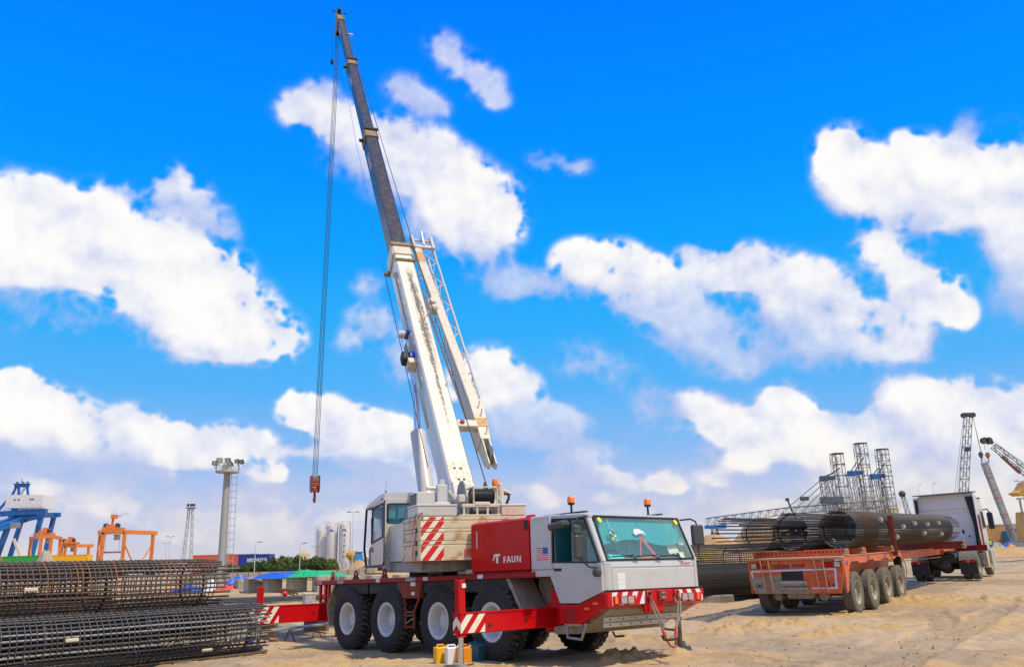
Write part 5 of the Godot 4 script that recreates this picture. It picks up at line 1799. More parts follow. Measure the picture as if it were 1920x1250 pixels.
func make_boom(c: Node3D, bl: Transform3D) -> void:
	# boom frame: x along the boom, y out of its top face, z to its right
	var g := Geo.new()
	section(g, -0.35, 10.7, 0.57, 0.80, 0.04)
	var s0 := part(c, "boom_base_section", g, M.cab_white, bl)
	var m := plain("boom_top", Color.WHITE, 0.45)
	m.albedo_texture = streak_image()
	m.texture_repeat = false
	g = Geo.new()
	g.quad(V(0.4, 0.403, 0.245), V(10.6, 0.403, 0.245), V(10.6, 0.403, -0.245), V(0.4, 0.403, -0.245), V(0, 1, 0))
	g.bx(0.4, 10.6, 0.395, 0.402, -0.245, 0.245)
	part(s0, "top_plate", g, m)
	g = Geo.new()
	for q in [[0.95, -0.1], [0.95, 0.05], [0.6, -0.06], [0.6, 0.06]]:
		g.cyl(V(q[0], 0.40, q[1]), V(q[0], 0.407, q[1]), 0.035, 0.035, 10)
	part(s0, "hole", g, M.seal)
	# collar at the end of the base section
	g = Geo.new()
	section(g, 10.35, 10.95, 0.66, 0.90, 0.06)
	part(s0, "collar", g, M.cream_paint)
	g = Geo.new()
	g.bx(10.80, 10.98, 0.43, 0.50, -0.34, 0.34, 0.01)
	g.bx(9.95, 10.05, 0.40, 0.47, -0.30, 0.34, 0.01)
	g.cyl(V(10.1, -0.2, -0.52), V(10.1, -0.2, -0.34), 0.09, 0.09, 14)
	part(s0, "wear_pad", g, M.boom_head)
	g = Geo.new()
	for x in [4.1, 6.0, 7.6, 8.7]:
		g.tube([V(x, 0.30, -0.29), V(x, 0.38, -0.36), V(x + 0.10, 0.40, -0.36)], 0.014, 5)
	for x in [3.9, 7.0]:
		g.tube([V(x, 0.42, 0.22), V(x, 0.52, 0.26), V(x + 0.12, 0.50, 0.26)], 0.014, 5)
	part(s0, "rope_eye", g, M.cream_paint)
	g = Geo.new()
	g.tube([V(2.9, -0.15, -0.30), V(4.0, -0.12, -0.32), V(4.2, 0.0, -0.33), V(4.25, 0.05, -0.31), V(9.6, 0.05, -0.30)], 0.02, 5)
	part(s0, "hose", g, M.cream_paint)
	# lamp and horn drum on the left side
	var lp := hub(s0, "work_lamp")
	g = Geo.new()
	g.cyl(V(6.6, 0.0, -0.30), V(6.6, 0.0, -0.40), 0.13, 0.13, 20)
	part(lp, "lamp_mount", g, M.blue_mark)
	g = Geo.new()
	g.cyl(V(6.6, 0.0, -0.40), V(6.6, 0.0, -0.58), 0.12, 0.10, 20)
	part(lp, "lamp_cap", g, M.cab_white)
	lp = hub(s0, "cable_drum")
	g = Geo.new()
	g.lathe([Vector2(0, 0), Vector2(0.20, 0), Vector2(0.20, 0.03), Vector2(0, 0.03)], 24, Transform3D(Basis(V(1, 0, 0), V(0, 0, 1), V(0, -1, 0)), V(6.05, -0.12, -0.42)))
	part(lp, "drum_disc", g, M.dusty_grey)
	g = Geo.new()
	g.cyl(V(5.55, -0.05, -0.29), V(5.55, -0.05, -0.42), 0.20, 0.20, 22)
	part(lp, "drum_hub", g, M.blue_mark)
	g = Geo.new()
	g.box(V(5.55, -0.05, -0.52), V(0.34, 0.30, 0.20), 0.04)
	part(lp, "drum_box", g, M.chassis_black)
	g = Geo.new()
	g.bx(5.15, 5.35, -0.2, 0.15, -0.5, -0.29, 0.01)
	part(lp, "drum_bracket", g, M.cream_paint)
	# telescopic sections
	var secs := [[10.7, 20.3, 0.48, 0.68, M.boom_dark], [20.3, 29.2, 0.41, 0.58, M.boom_dark], [29.2, 36.6, 0.34, 0.48, M.boom_dark]]
	for q in secs:
		g = Geo.new()
		section(g, q[0] - 0.3, q[1], q[2], q[3], 0.035)
		var sp := part(c, "boom_section", g, q[4], bl)
		g = Geo.new()
		if q[1] < 36.0:
			section(g, q[1] - 0.55, q[1] + 0.12, q[2] + 0.07, q[3] + 0.09, 0.05)
			part(sp, "collar", g, M.boom_head)
			g = Geo.new()
			g.bx(q[1] + 0.0, q[1] + 0.16, q[3] * 0.5 + 0.045, q[3] * 0.5 + 0.11, -q[2] * 0.5 - 0.03, q[2] * 0.5 + 0.07, 0.01)
			g.bx(q[1] - 0.35, q[1] - 0.2, -0.05, 0.05, -q[2] * 0.5 - 0.2, -q[2] * 0.5, 0.01)
			part(sp, "wear_pad", g, M.seal)
		var tx: float = [17.9, 26.9, 34.6][secs.find(q)]
		text(sp, "CRANE", [0.30, 0.26, 0.20][secs.find(q)], M.text_grey, Transform3D(Basis(V(-1, 0, 0), V(0, 1, 0), V(0, 0, -1)), V(tx, 0.05, -q[2] * 0.5 - 0.003)), 0.008)
	# head with sheaves
	var hd := hub(c, "boom_head", bl)
	g = Geo.new()
	for z in [-0.20, 0.17]:
		g.prism([Vector2(36.0, 0.26), Vector2(37.35, 0.30), Vector2(37.45, 0.0), Vector2(36.9, -0.75), Vector2(36.5, -0.85), Vector2(35.9, -0.24)], z, z + 0.03)
	g.bx(36.3, 37.2, 0.2, 0.28, -0.2, 0.2, 0.01)
	part(hd, "head_plate", g, M.boom_head)
	g = Geo.new()
	for q in [[36.75, -0.62, 0.21], [37.15, 0.12, 0.20]]:
		for z in [-0.11, -0.03, 0.05, 0.13]:
			g.lathe([Vector2(0.0, -0.02), Vector2(q[2], -0.025), Vector2(q[2] - 0.03, 0.0), Vector2(q[2], 0.025), Vector2(0.0, 0.02)], 20, Transform3D(Basis(V(1, 0, 0), V(0, 0, 1), V(0, -1, 0)), V(q[0], q[1], z)))
	part(hd, "sheave", g, M.chassis_black)
	g = Geo.new()
	g.bx(37.4, 37.75, 0.15, 0.5, -0.12, 0.06, 0.02)
	g.bar(V(37.4, 0.3, -0.16), V(37.5, 0.35, -0.5), 0.05, 0.05)
	g.bar(V(37.35, 0.3, 0.18), V(37.5, 0.3, 0.4), 0.05, 0.05)
	part(hd, "sheave_guard", g, M.chassis_black)
	g = Geo.new()
	g.bx(33.6, 33.75, 0.2, 0.3, 0.16, 0.42, 0.01)
	part(hd, "rope_eye", g, M.cab_white)
	# hoist rope from the winch, along the top, and to the hook
	var to := bl.affine_inverse() * cr.affine_inverse()
	var b0 := to * (cr * tl_of(c) * V(-1.92, 1.78, 0.40))
	g = Geo.new()
	g.tube([b0, V(10.3, 0.62, 0.33), V(37.0, 0.36, 0.14)], 0.013, 5)
	part(c, "hoist_rope", g, M.rope, bl)
	g = Geo.new()
	g.tube([V(3.4, 0.0, -0.46), V(9.8, -0.2, -0.5), V(20.1, -0.1, -0.55), V(29.0, -0.1, -0.4)], 0.008, 4)
	g.tube([V(2.4, -1.0, -0.2), V(10.0, -0.25, -0.5)], 0.012, 4)
	part(c, "cable", g, M.rope_blue, bl)
	# lift cylinder
	g = Geo.new()
	g.cyl(V(0.6, -2.0, -0.05) + V(-0.3, -0.3, 0), V(4.35, -1.62, -0.05), 0.205, 0.205, 24)
	part(c, "lift_cylinder", g, M.white_paint, bl)
	g = Geo.new()
	g.cyl(V(4.3, -1.62, -0.05), V(7.2, -0.35, -0.05), 0.10, 0.10, 18)
	part(c, "lift_rod", g, M.chrome, bl)


func tl_of(_c: Node3D) -> Transform3D:
	return cr.affine_inverse() * frame(V(-1.639, 1.496, -19.844), -20.0)


func make_jib(c: Node3D, bl: Transform3D) -> void:
	# folded lattice jib along the boom's right side
	var jb := hub(c, "folded_jib", bl)
	var g := Geo.new()
	# upper chord: a wide plate beam, seen from above
	g.hexa([V(3.6, 0.20, 0.83), V(3.6, 0.20, 1.07), V(3.6, 0.08, 1.07), V(3.6, 0.08, 0.83), V(11.3, 0.20, 0.49), V(11.3, 0.20, 0.74), V(11.3, 0.08, 0.74), V(11.3, 0.08, 0.49)])
	part(jb, "plate_chord", g, M.cream_paint)
	g = Geo.new()
	g.hexa([V(3.6, 0.08, 0.82), V(3.6, 0.08, 0.85), V(3.6, -0.30, 0.85), V(3.6, -0.30, 0.82), V(6.2, 0.08, 0.71), V(6.2, 0.08, 0.74), V(6.2, -0.05, 0.74), V(6.2, -0.05, 0.71)])
	part(jb, "side_plate", g, M.white_paint)
	var ch := [[V(3.5, 0.17, 1.15), V(11.7, 0.17, 1.16)], [V(3.5, -0.32, 1.13), V(11.7, -0.36, 1.13)], [V(3.5, -0.32, 0.84), V(11.7, -0.36, 0.50)], [V(3.5, 0.17, 0.85), V(11.9, 0.17, 0.50)]]
	for q in ch:
		g = Geo.new()
		g.tube([q[0], q[1]], 0.034, 7)
		part(jb, "chord_tube", g, M.white_paint)
	for k in 4:
		var a: Array = ch[k]
		var b: Array = ch[(k + 1) % 4]
		for i in 13:
			g = Geo.new()
			var f0 := i / 13.0
			var f1 := (i + 1) / 13.0
			if i % 2 == 0:
				g.tube([a[0].lerp(a[1], f0), b[0].lerp(b[1], f1)], 0.017, 5)
			else:
				g.tube([b[0].lerp(b[1], f0), a[0].lerp(a[1], f1)], 0.017, 5)
			part(jb, "brace", g, M.white_paint)
	# head end at the bottom with its sheave
	g = Geo.new()
	g.hexa([V(2.2, 0.19, 0.84), V(2.2, 0.19, 1.08), V(2.2, -0.26, 1.08), V(2.2, -0.26, 0.84), V(3.65, 0.21, 0.82), V(3.65, 0.21, 1.18), V(3.65, -0.34, 1.18), V(3.65, -0.34, 0.82)])
	part(jb, "jib_head", g, M.cream_paint)
	g = Geo.new()
	g.hexa([V(2.62, 0.21, 0.825), V(2.62, 0.21, 1.12), V(2.62, 0.1, 1.12), V(2.62, 0.1, 0.825), V(2.92, 0.22, 0.815), V(2.92, 0.22, 1.145), V(2.92, 0.1, 1.145), V(2.92, 0.1, 0.815)])
	part(jb, "rust_band", g, M.jib_rust)
	for z in [0.86, 1.03]:
		g = Geo.new()
		g.prism([Vector2(2.25, 0.19), Vector2(2.25, -0.24), Vector2(1.55, -0.12), Vector2(1.28, 0.05), Vector2(1.34, 0.18)], z, z + 0.03)
		part(jb, "head_cheek", g, M.cream_paint)
	g = Geo.new()
	g.lathe([Vector2(0.0, -0.03), Vector2(0.23, -0.035), Vector2(0.19, 0.0), Vector2(0.23, 0.035), Vector2(0.0, 0.03)], 24, Transform3D(Basis(V(1, 0, 0), V(0, 0, 1), V(0, -1, 0)), V(1.72, 0.10, 0.96)))
	part(jb, "sheave", g, M.steel_grey)
	for x in [2.35, 3.0, 3.3]:
		g = Geo.new()
		g.tube([V(x, 0.2, 1.0), V(x + 0.1, 0.36, 1.02)], 0.016, 5)
		part(jb, "rope_eye", g, M.cream_paint)
	g = Geo.new()
	g.bx(2.55, 2.80, 0.05, 0.26, 0.28, 0.84, 0.02)
	part(jb, "jib_bracket", g, M.cream_paint)
	g = Geo.new()
	g.bx(7.6, 8.15, 0.02, 0.34, 0.44, 0.68, 0.05)
	g.cyl(V(7.85, 0.30, 0.55), V(7.85, 0.42, 0.55), 0.10, 0.09, 14)
	part(jb, "jib_bracket", g, M.cream_paint)
	g = Geo.new()
	g.cyl(V(2.68, 0.24, 0.45), V(2.68, 0.30, 0.45), 0.06, 0.06, 10)
	part(jb, "bracket_pin", g, M.rust_red)
	# foot end at the top
	for q in [[V(11.2, 0.19, 0.51), V(11.95, 0.19, 0.50), 0.10, 0.20], [V(11.2, 0.19, 1.15), V(11.95, 0.19, 1.16), 0.10, 0.20], [V(11.75, 0.19, 0.5), V(11.75, 0.19, 1.16), 0.06, 0.06], [V(11.35, 0.19, 0.5), V(11.35, 0.19, 1.16), 0.16, 0.10], [V(11.4, 0.25, 0.85), V(12.0, 0.40, 0.82), 0.07, 0.07]]:
		g = Geo.new()
		g.bar(q[0], q[1], q[2], q[3], 0.012)
		part(jb, "jib_foot", g, M.white_paint)
	g = Geo.new()
	g.hexa([V(10.4, 0.206, 0.53), V(10.4, 0.206, 0.77), V(10.4, 0.15, 0.77), V(10.4, 0.15, 0.53), V(11.0, 0.206, 0.51), V(11.0, 0.206, 0.75), V(11.0, 0.15, 0.75), V(11.0, 0.15, 0.51)])
	part(jb, "rust_band", g, M.jib_rust)
	g = Geo.new()
	g.bx(10.5, 11.6, -0.1, 0.16, 0.34, 0.44, 0.02)
	part(jb, "pivot_lug", g, M.steel_grey)


func make_crane() -> void:
	var c := thing("mobile_crane", "large red and white mobile crane with raised telescopic boom and folded lattice jib", "mobile crane", cr)
	make_carrier(c)
	make_driver_cab(c)
	var tl := tl_of(c)
	make_turret(c, tl)
	make_operator_cab(c, tl)
	var a := deg_to_rad(-20.0)
	var e := deg_to_rad(50.6)
	var bd := V(sin(a) * cos(e), sin(e), -cos(a) * cos(e))
	var bz := V(cos(a), 0, sin(a))
	var bl := cr.affine_inverse() * Transform3D(Basis(bd, bz.cross(bd), bz), V(-1.1773, 2.8463, -18.5751))
	make_boom(c, bl)
	make_jib(c, bl)
	# falls of rope down to the hook block
	var hp := V(-9.56, 5.97, -40.15)
	var g := Geo.new()
	var hw := cr * bl * V(36.75, -0.62, 0.0)
	for k in 4:
		var o := V(-0.12 + k * 0.075, 0, 0.04 * (k % 2))
		g.tube([cr.affine_inverse() * (hw + V(-0.13 + k * 0.07, 0.1, 0)), cr.affine_inverse() * (hp + o)], 0.014, 5)
	part(c, "rope_fall", g, M.rope)
	g = Geo.new()
	g.ball(cr.affine_inverse() * (hw + V(-0.30, -1.9, 0.05)), V(0.09, 0.2, 0.09), 10, 8)
	g.tube([cr.affine_inverse() * (hw + V(-0.30, 0.0, 0.05)), cr.affine_inverse() * (hw + V(-0.30, -1.9, 0.05))], 0.01, 4)
	part(c, "limit_weight", g, M.seal)
	# hook block
	var hk := thing("hook_block", "red hook block hanging on four ropes from the boom tip", "crane hook", Transform3D(Basis(V(0, 1, 0), 0.5), hp))
	for s in [-1.0, 1.0]:
		g = Geo.new()
		g.prism([Vector2(-0.24, 0.02), Vector2(-0.20, 0.06), Vector2(0.20, 0.06), Vector2(0.24, 0.02), Vector2(0.26, -0.55), Vector2(0.14, -0.74), Vector2(-0.14, -0.74), Vector2(-0.26, -0.55)], s * 0.15, s * 0.19, Transform3D(Basis(V(0, 1, 0), PI / 2), Vector3.ZERO), 0.01)
		part(hk, "cheek_plate", g, M.hook_red)
	g = Geo.new()
	for x in [-0.09, 0.0, 0.09]:
		g.lathe([Vector2(0.0, -0.03), Vector2(0.22, -0.04), Vector2(0.18, 0.0), Vector2(0.22, 0.04), Vector2(0.0, 0.03)], 20, Transform3D(Basis(V(0, 0, 1), V(1, 0, 0), V(0, 1, 0)), V(x, -0.2, 0)))
	part(hk, "sheave", g, M.boom_head)
	g = Geo.new()
	g.bx(-0.15, 0.15, -0.46, -0.30, -0.23, 0.23, 0.02)
	g.bx(-0.14, 0.14, -0.70, -0.52, -0.16, 0.16, 0.03)
	part(hk, "cross_head", g, M.hook_red)
	g = Geo.new()
	var ps: Array = [V(0, -0.66, 0), V(0, -0.80, 0), V(0.03, -0.88, 0)]
	for i in 11:
		var f := deg_to_rad(75.0 - 26.0 * i)
		ps.push_back(V(0.0 + cos(f) * 0.13 - 0.02, -1.02 + sin(f) * 0.14, 0))
	g.tube(ps, 0.062, 10)
	part(hk, "hook", g, M.hook_red, Transform3D(Basis(V(0, 1, 0), 1.2), Vector3.ZERO))


# ------------------------------------------------------------------ reinforcement cages
func make_cage(called: String, label: String, xf: Transform3D, R: float, len: float, ext0: float, ext1: float, bars: int, bar_r: float, step: float, hoop_r: float, bar_mats: Array, hoop_mats: Array, single_hoops: bool, group: String, sd: int, back_gap := 0.0) -> Node3D:
	# hoops from x = 0 to x = -len; bars run ext0 past x = 0 and ext1 past the other end
	var c := thing(called, label, "reinforcement cage", xf, group)
	rng.seed = sd
	var tot := len + ext0 + ext1
	var g := Geo.new()
	var seg := 8
	var ps: Array = []
	for i in seg + 1:
		ps.push_back(V(-tot * i / seg, 0.006 * sin(i * 2.1), 0.006 * cos(i * 1.7)))
	g.tube(ps, bar_r, 6)
	var bm := g.mesh()
	for i in bars:
		var f := TAU * (i + 0.5 * rng.randf_range(-0.25, 0.25)) / bars
		var jit := rng.randf_range(-0.5, 0.5) * minf(0.35, ext0 * 0.6)
		piece(c, "bar", bm, bar_mats[rng.randi() % bar_mats.size()], Transform3D(Basis(V(1, 0, 0), f * 3.0), V(ext0 + jit, cos(f) * (R - bar_r - hoop_r), sin(f) * (R - bar_r - hoop_r))))
	g = Geo.new()
	g.ring(Vector3.ZERO, V(0, 1, 0), V(0, 0, 1), R - hoop_r, hoop_r, 30 if single_hoops else 28, 5 if single_hoops else 4)
	var hm := g.mesh()
	var cnt := int(len / step) + 1
	if single_hoops:
		for i in cnt:
			var tilt := Basis(V(0, 0, 1), rng.randf_range(-0.035, 0.035)) * Basis(V(0, 1, 0), rng.randf_range(-0.03, 0.03))
			piece(c, "hoop", hm, hoop_mats[rng.randi() % hoop_mats.size()], Transform3D(tilt, V(-i * step + rng.randf_range(-0.015, 0.015), 0, 0)))
	else:
		var mm := MultiMesh.new()
		mm.transform_format = MultiMesh.TRANSFORM_3D
		mm.mesh = hm
		mm.instance_count = cnt
		for i in cnt:
			mm.set_instance_transform(i, Transform3D(Basis(V(0, 0, 1), rng.randf_range(-0.02, 0.02)), V(-i * step, 0, 0)))
		var mi := MultiMeshInstance3D.new()
		mi.name = "hoops"
		mi.multimesh = mm
		mi.material_override = hoop_mats[0]
		c.add_child(mi)
		mi.set_meta("kind", "stuff")
	g = Geo.new()
	g.lathe([Vector2(R - 0.06, -0.025), Vector2(R - 0.045, -0.025), Vector2(R - 0.045, 0.025), Vector2(R - 0.06, 0.025), Vector2(R - 0.06, -0.025)], 30, Transform3D(Basis(V(0, 1, 0), V(1, 0, 0), V(0, 0, -1)), Vector3.ZERO))
	var sm := g.mesh()
	var x := 0.25
	while x < len:
		piece(c, "stiffener_ring", sm, M.rebar_black, Transform3D(Basis.IDENTITY, V(-x, 0, 0)))
		x += 2.1
	return c


func spacer(c: Node3D, R: float, x: float, f: float, long := true) -> void:
	var g := Geo.new()
	var n := V(0, cos(f), sin(f))
	var b := Basis(V(1, 0, 0), n, V(1, 0, 0).cross(n))
	if long:
		g.box(n * (R + 0.01) + V(x, 0, 0), V(0.24, 0.05, 0.07), 0.015, b)
	else:
		g.cyl(n * (R + 0.02) + V(x - 0.05, 0, 0), n * (R + 0.02) + V(x + 0.05, 0, 0), 0.075, 0.075, 14)
	part(c, "spacer_block", g, M.pale_concrete)


func make_left_cages() -> void:
	var f := frame(V(-6.075, 0.529, -19.638), 39.154)
	var R := 0.527
	var c := make_cage("rebar_cage", "dark bluish reinforcement cage lying on the sand in the foreground left", f, R, 8.6, 0.28, 0.3, 34, 0.021, 0.118, 0.0115, [M.rebar, M.rebar, M.rebar_blue, M.steel_grey], [M.rebar_blue, M.rebar_blue, M.rebar, M.rebar_blue], true, "", 11)
	spacer(c, R, -4.02, PI / 2 - 0.15)
	spacer(c, R, -1.2, PI / 2 + 0.7)
	# a second lower cage behind it carries the upper one
	c = make_cage("rebar_cage", "reinforcement cage on the sand behind the foreground one, mostly hidden under the brown cage", f * Transform3D(Basis.IDENTITY, V(-0.55, 0.0, -1.08)), R, 8.0, 0.5, 0.3, 36, 0.021, 0.13, 0.0115, [M.rebar_black, M.rebar], [M.rebar_black], true, "", 12)
	c = make_cage("rebar_cage", "rusty brown reinforcement cage stacked on top at the left edge", f * Transform3D(Basis.IDENTITY, V(-0.92, 0.98, -0.42)), R, 7.6, 0.32, 0.3, 32, 0.021, 0.112, 0.0115, [M.rebar_brown, M.rebar, M.rebar_brown], [M.rebar_brown, M.rebar_brown, M.rebar, M.rust_bar], true, "", 13)
	spacer(c, R, -3.75, PI / 2 - 0.02)
	make_cage("rebar_cage", "dark reinforcement cage of the upper layer, behind the rusty brown one", f * Transform3D(Basis.IDENTITY, V(-2.9, 0.97, -1.56)), R, 6.0, 0.4, 0.3, 36, 0.022, 0.115, 0.0115, [M.rebar_black], [M.rebar_black], true, "", 14)
	make_cage("rebar_cage", "dark reinforcement cage of the bottom layer, farthest from the camera", f * Transform3D(Basis.IDENTITY, V(-1.3, 0.0, -2.16)), R, 7.0, 0.4, 0.3, 36, 0.022, 0.125, 0.0115, [M.rebar_black], [M.rebar_black], true, "", 15)
	var g := Geo.new()
	g.box(V(-0.2, -0.49, 0.25), V(0.12, 0.12, 7.0), 0.02, Basis(V(0, 1, 0), 0.0))
	# loose bars on the sand under the cages' ends
	var bl := ["longest loose brown bar on the sand, its tip past the foreground cage's end", "loose brown bar on the sand nearest the camera under the foreground cage's end", "short loose brown bar on the sand close under the foreground cage"]
	var bi := -1
	for q in [[0.35, -0.50, 0.30, 0.3], [0.15, -0.505, 0.55, -0.1], [0.0, -0.505, 0.1, 0.15]]:
		bi += 1
		g = Geo.new()
		g.tube([V(q[0], q[1], q[2]), V(q[0] - 2.4, q[1] + 0.01, q[2] + q[3])], 0.018, 6)
		solo("loose_bar", g, M.rebar_brown, bl[bi], "steel bar", f, "loose bars under the foreground cage")


func make_right_cages() -> void:
	# pile behind the crane's cab, on concrete sleepers
	var q := [[7.2, 0.32, -29.7], [9.2, 0.34, -32.9]]
	var at := V(9.6, 1.0, -31.0)
	var f := frame(at, 66.0)
	make_cage("rebar_cage", "black reinforcement cage on concrete sleepers just behind the crane's bumper", f * Transform3D(Basis.IDENTITY, V(2.0, 0, 0.35)), 0.54, 11.0, 0.7, 0.7, 64, 0.019, 0.07, 0.011, [M.rebar_black], [M.rebar_black], false, "", 31)
	make_cage("rebar_cage", "reinforcement cage on the sleepers hidden behind the black one", f * Transform3D(Basis.IDENTITY, V(2.0, 0, -0.84)), 0.54, 11.0, 0.7, 0.7, 50, 0.019, 0.08, 0.011, [M.rebar_black], [M.rebar_black], false, "", 32)
	make_cage("rebar_cage", "brownish open reinforcement cage lying on top of the black cage behind the crane", f * Transform3D(Basis.IDENTITY, V(2.2, 0.68, -0.24)), 0.53, 11.0, 0.7, 0.7, 44, 0.018, 0.10, 0.010, [M.rebar_brown, M.rebar_black], [M.rebar_brown], false, "", 33)
	for k in 2:
		var g := Geo.new()
		g.box(Vector3.ZERO, V([1.75, 1.5][k], 0.46, 0.6), 0.035)
		var p: Vector3 = [V(6.15, 0.0, -29.0), V(8.35, 0.0, -32.2)][k]
		p.y = ground_at(p.x, p.z) + 0.03
		solo("concrete_sleeper", g, M.concrete_grey, ["grey concrete block under the black cage, next to the crane's front jack", "grey concrete block under the black cage, next to the trailer's left rear wheel"][k], "concrete block", frame(p, [80.0, 72.0][k]), "concrete sleepers under the cages")
	for k in 3:
		var g := Geo.new()
		g.box(Vector3.ZERO, V(0.4, 0.44, 2.0), 0.03)
		var p: Vector3 = f * V(0.8 - k * 4.4, 0, -0.2)
		p.y = ground_at(p.x, p.z) + 0.01
		solo("concrete_sleeper", g, M.concrete_grey, ["concrete sleeper across under the stacked cages, at their far right end behind the trailer", "concrete sleeper across under the stacked cages, the middle one behind the trailer", "concrete sleeper across under the stacked cages, the one right behind the crane's bumper"][k], "concrete block", frame(p, 66.0), "cross sleepers under the cages")


# ------------------------------------------------------------------ trailer and tractor
func make_truck_wheel(parent: Node3D, twin: bool, called := "wheel") -> Node3D:
	# axis along z, outer side +z, outer face at z = 0
	var w := hub(parent, called)
	var ax := Transform3D(Basis(V(1, 0, 0), V(0, 0, 1), V(0, -1, 0)), Vector3.ZERO)
	var n := 2 if twin else 1
	for k in n:
		var g := Geo.new()
		var o := -0.34 * k
		var prof := [Vector2(0.28, o - 0.27), Vector2(0.40, o - 0.285), Vector2(0.49, o - 0.27), Vector2(0.52, o - 0.24)]
		for i in 4:
			var z := o - 0.225 + i * 0.05
			prof.append_array([Vector2(0.525, z), Vector2(0.525, z + 0.035), Vector2(0.513, z + 0.038), Vector2(0.513, z + 0.047)])
		prof.append_array([Vector2(0.525, o - 0.02), Vector2(0.50, o + 0.0), Vector2(0.42, o + 0.01), Vector2(0.36, o + 0.0), Vector2(0.28, o - 0.02)])
		g.lathe(prof, 40, ax)
		part(w, "tyre", g, M.dusty_tyre)
	var g := Geo.new()
	g.lathe([Vector2(0.295, -0.02), Vector2(0.30, -0.005), Vector2(0.275, -0.01), Vector2(0.265, -0.04), Vector2(0.25, -0.15), Vector2(0.19, -0.19), Vector2(0.0, -0.19)], 32, ax)
	g.lathe([Vector2(0.30, -0.27), Vector2(0.2, -0.24), Vector2(0.0, -0.24)], 20, ax)
	part(w, "rim", g, M.dusty_rim)
	g = Geo.new()
	g.lathe([Vector2(0.11, -0.19), Vector2(0.10, -0.08), Vector2(0.07, -0.05), Vector2(0.0, -0.05)], 18, ax)
	for i in 10:
		var f := TAU * i / 10.0
		g.cyl(V(cos(f) * 0.155, sin(f) * 0.155, -0.2), V(cos(f) * 0.155, sin(f) * 0.155, -0.165), 0.014, 0.012, 6)
	part(w, "hub", g, M.dusty_rim)
	return w


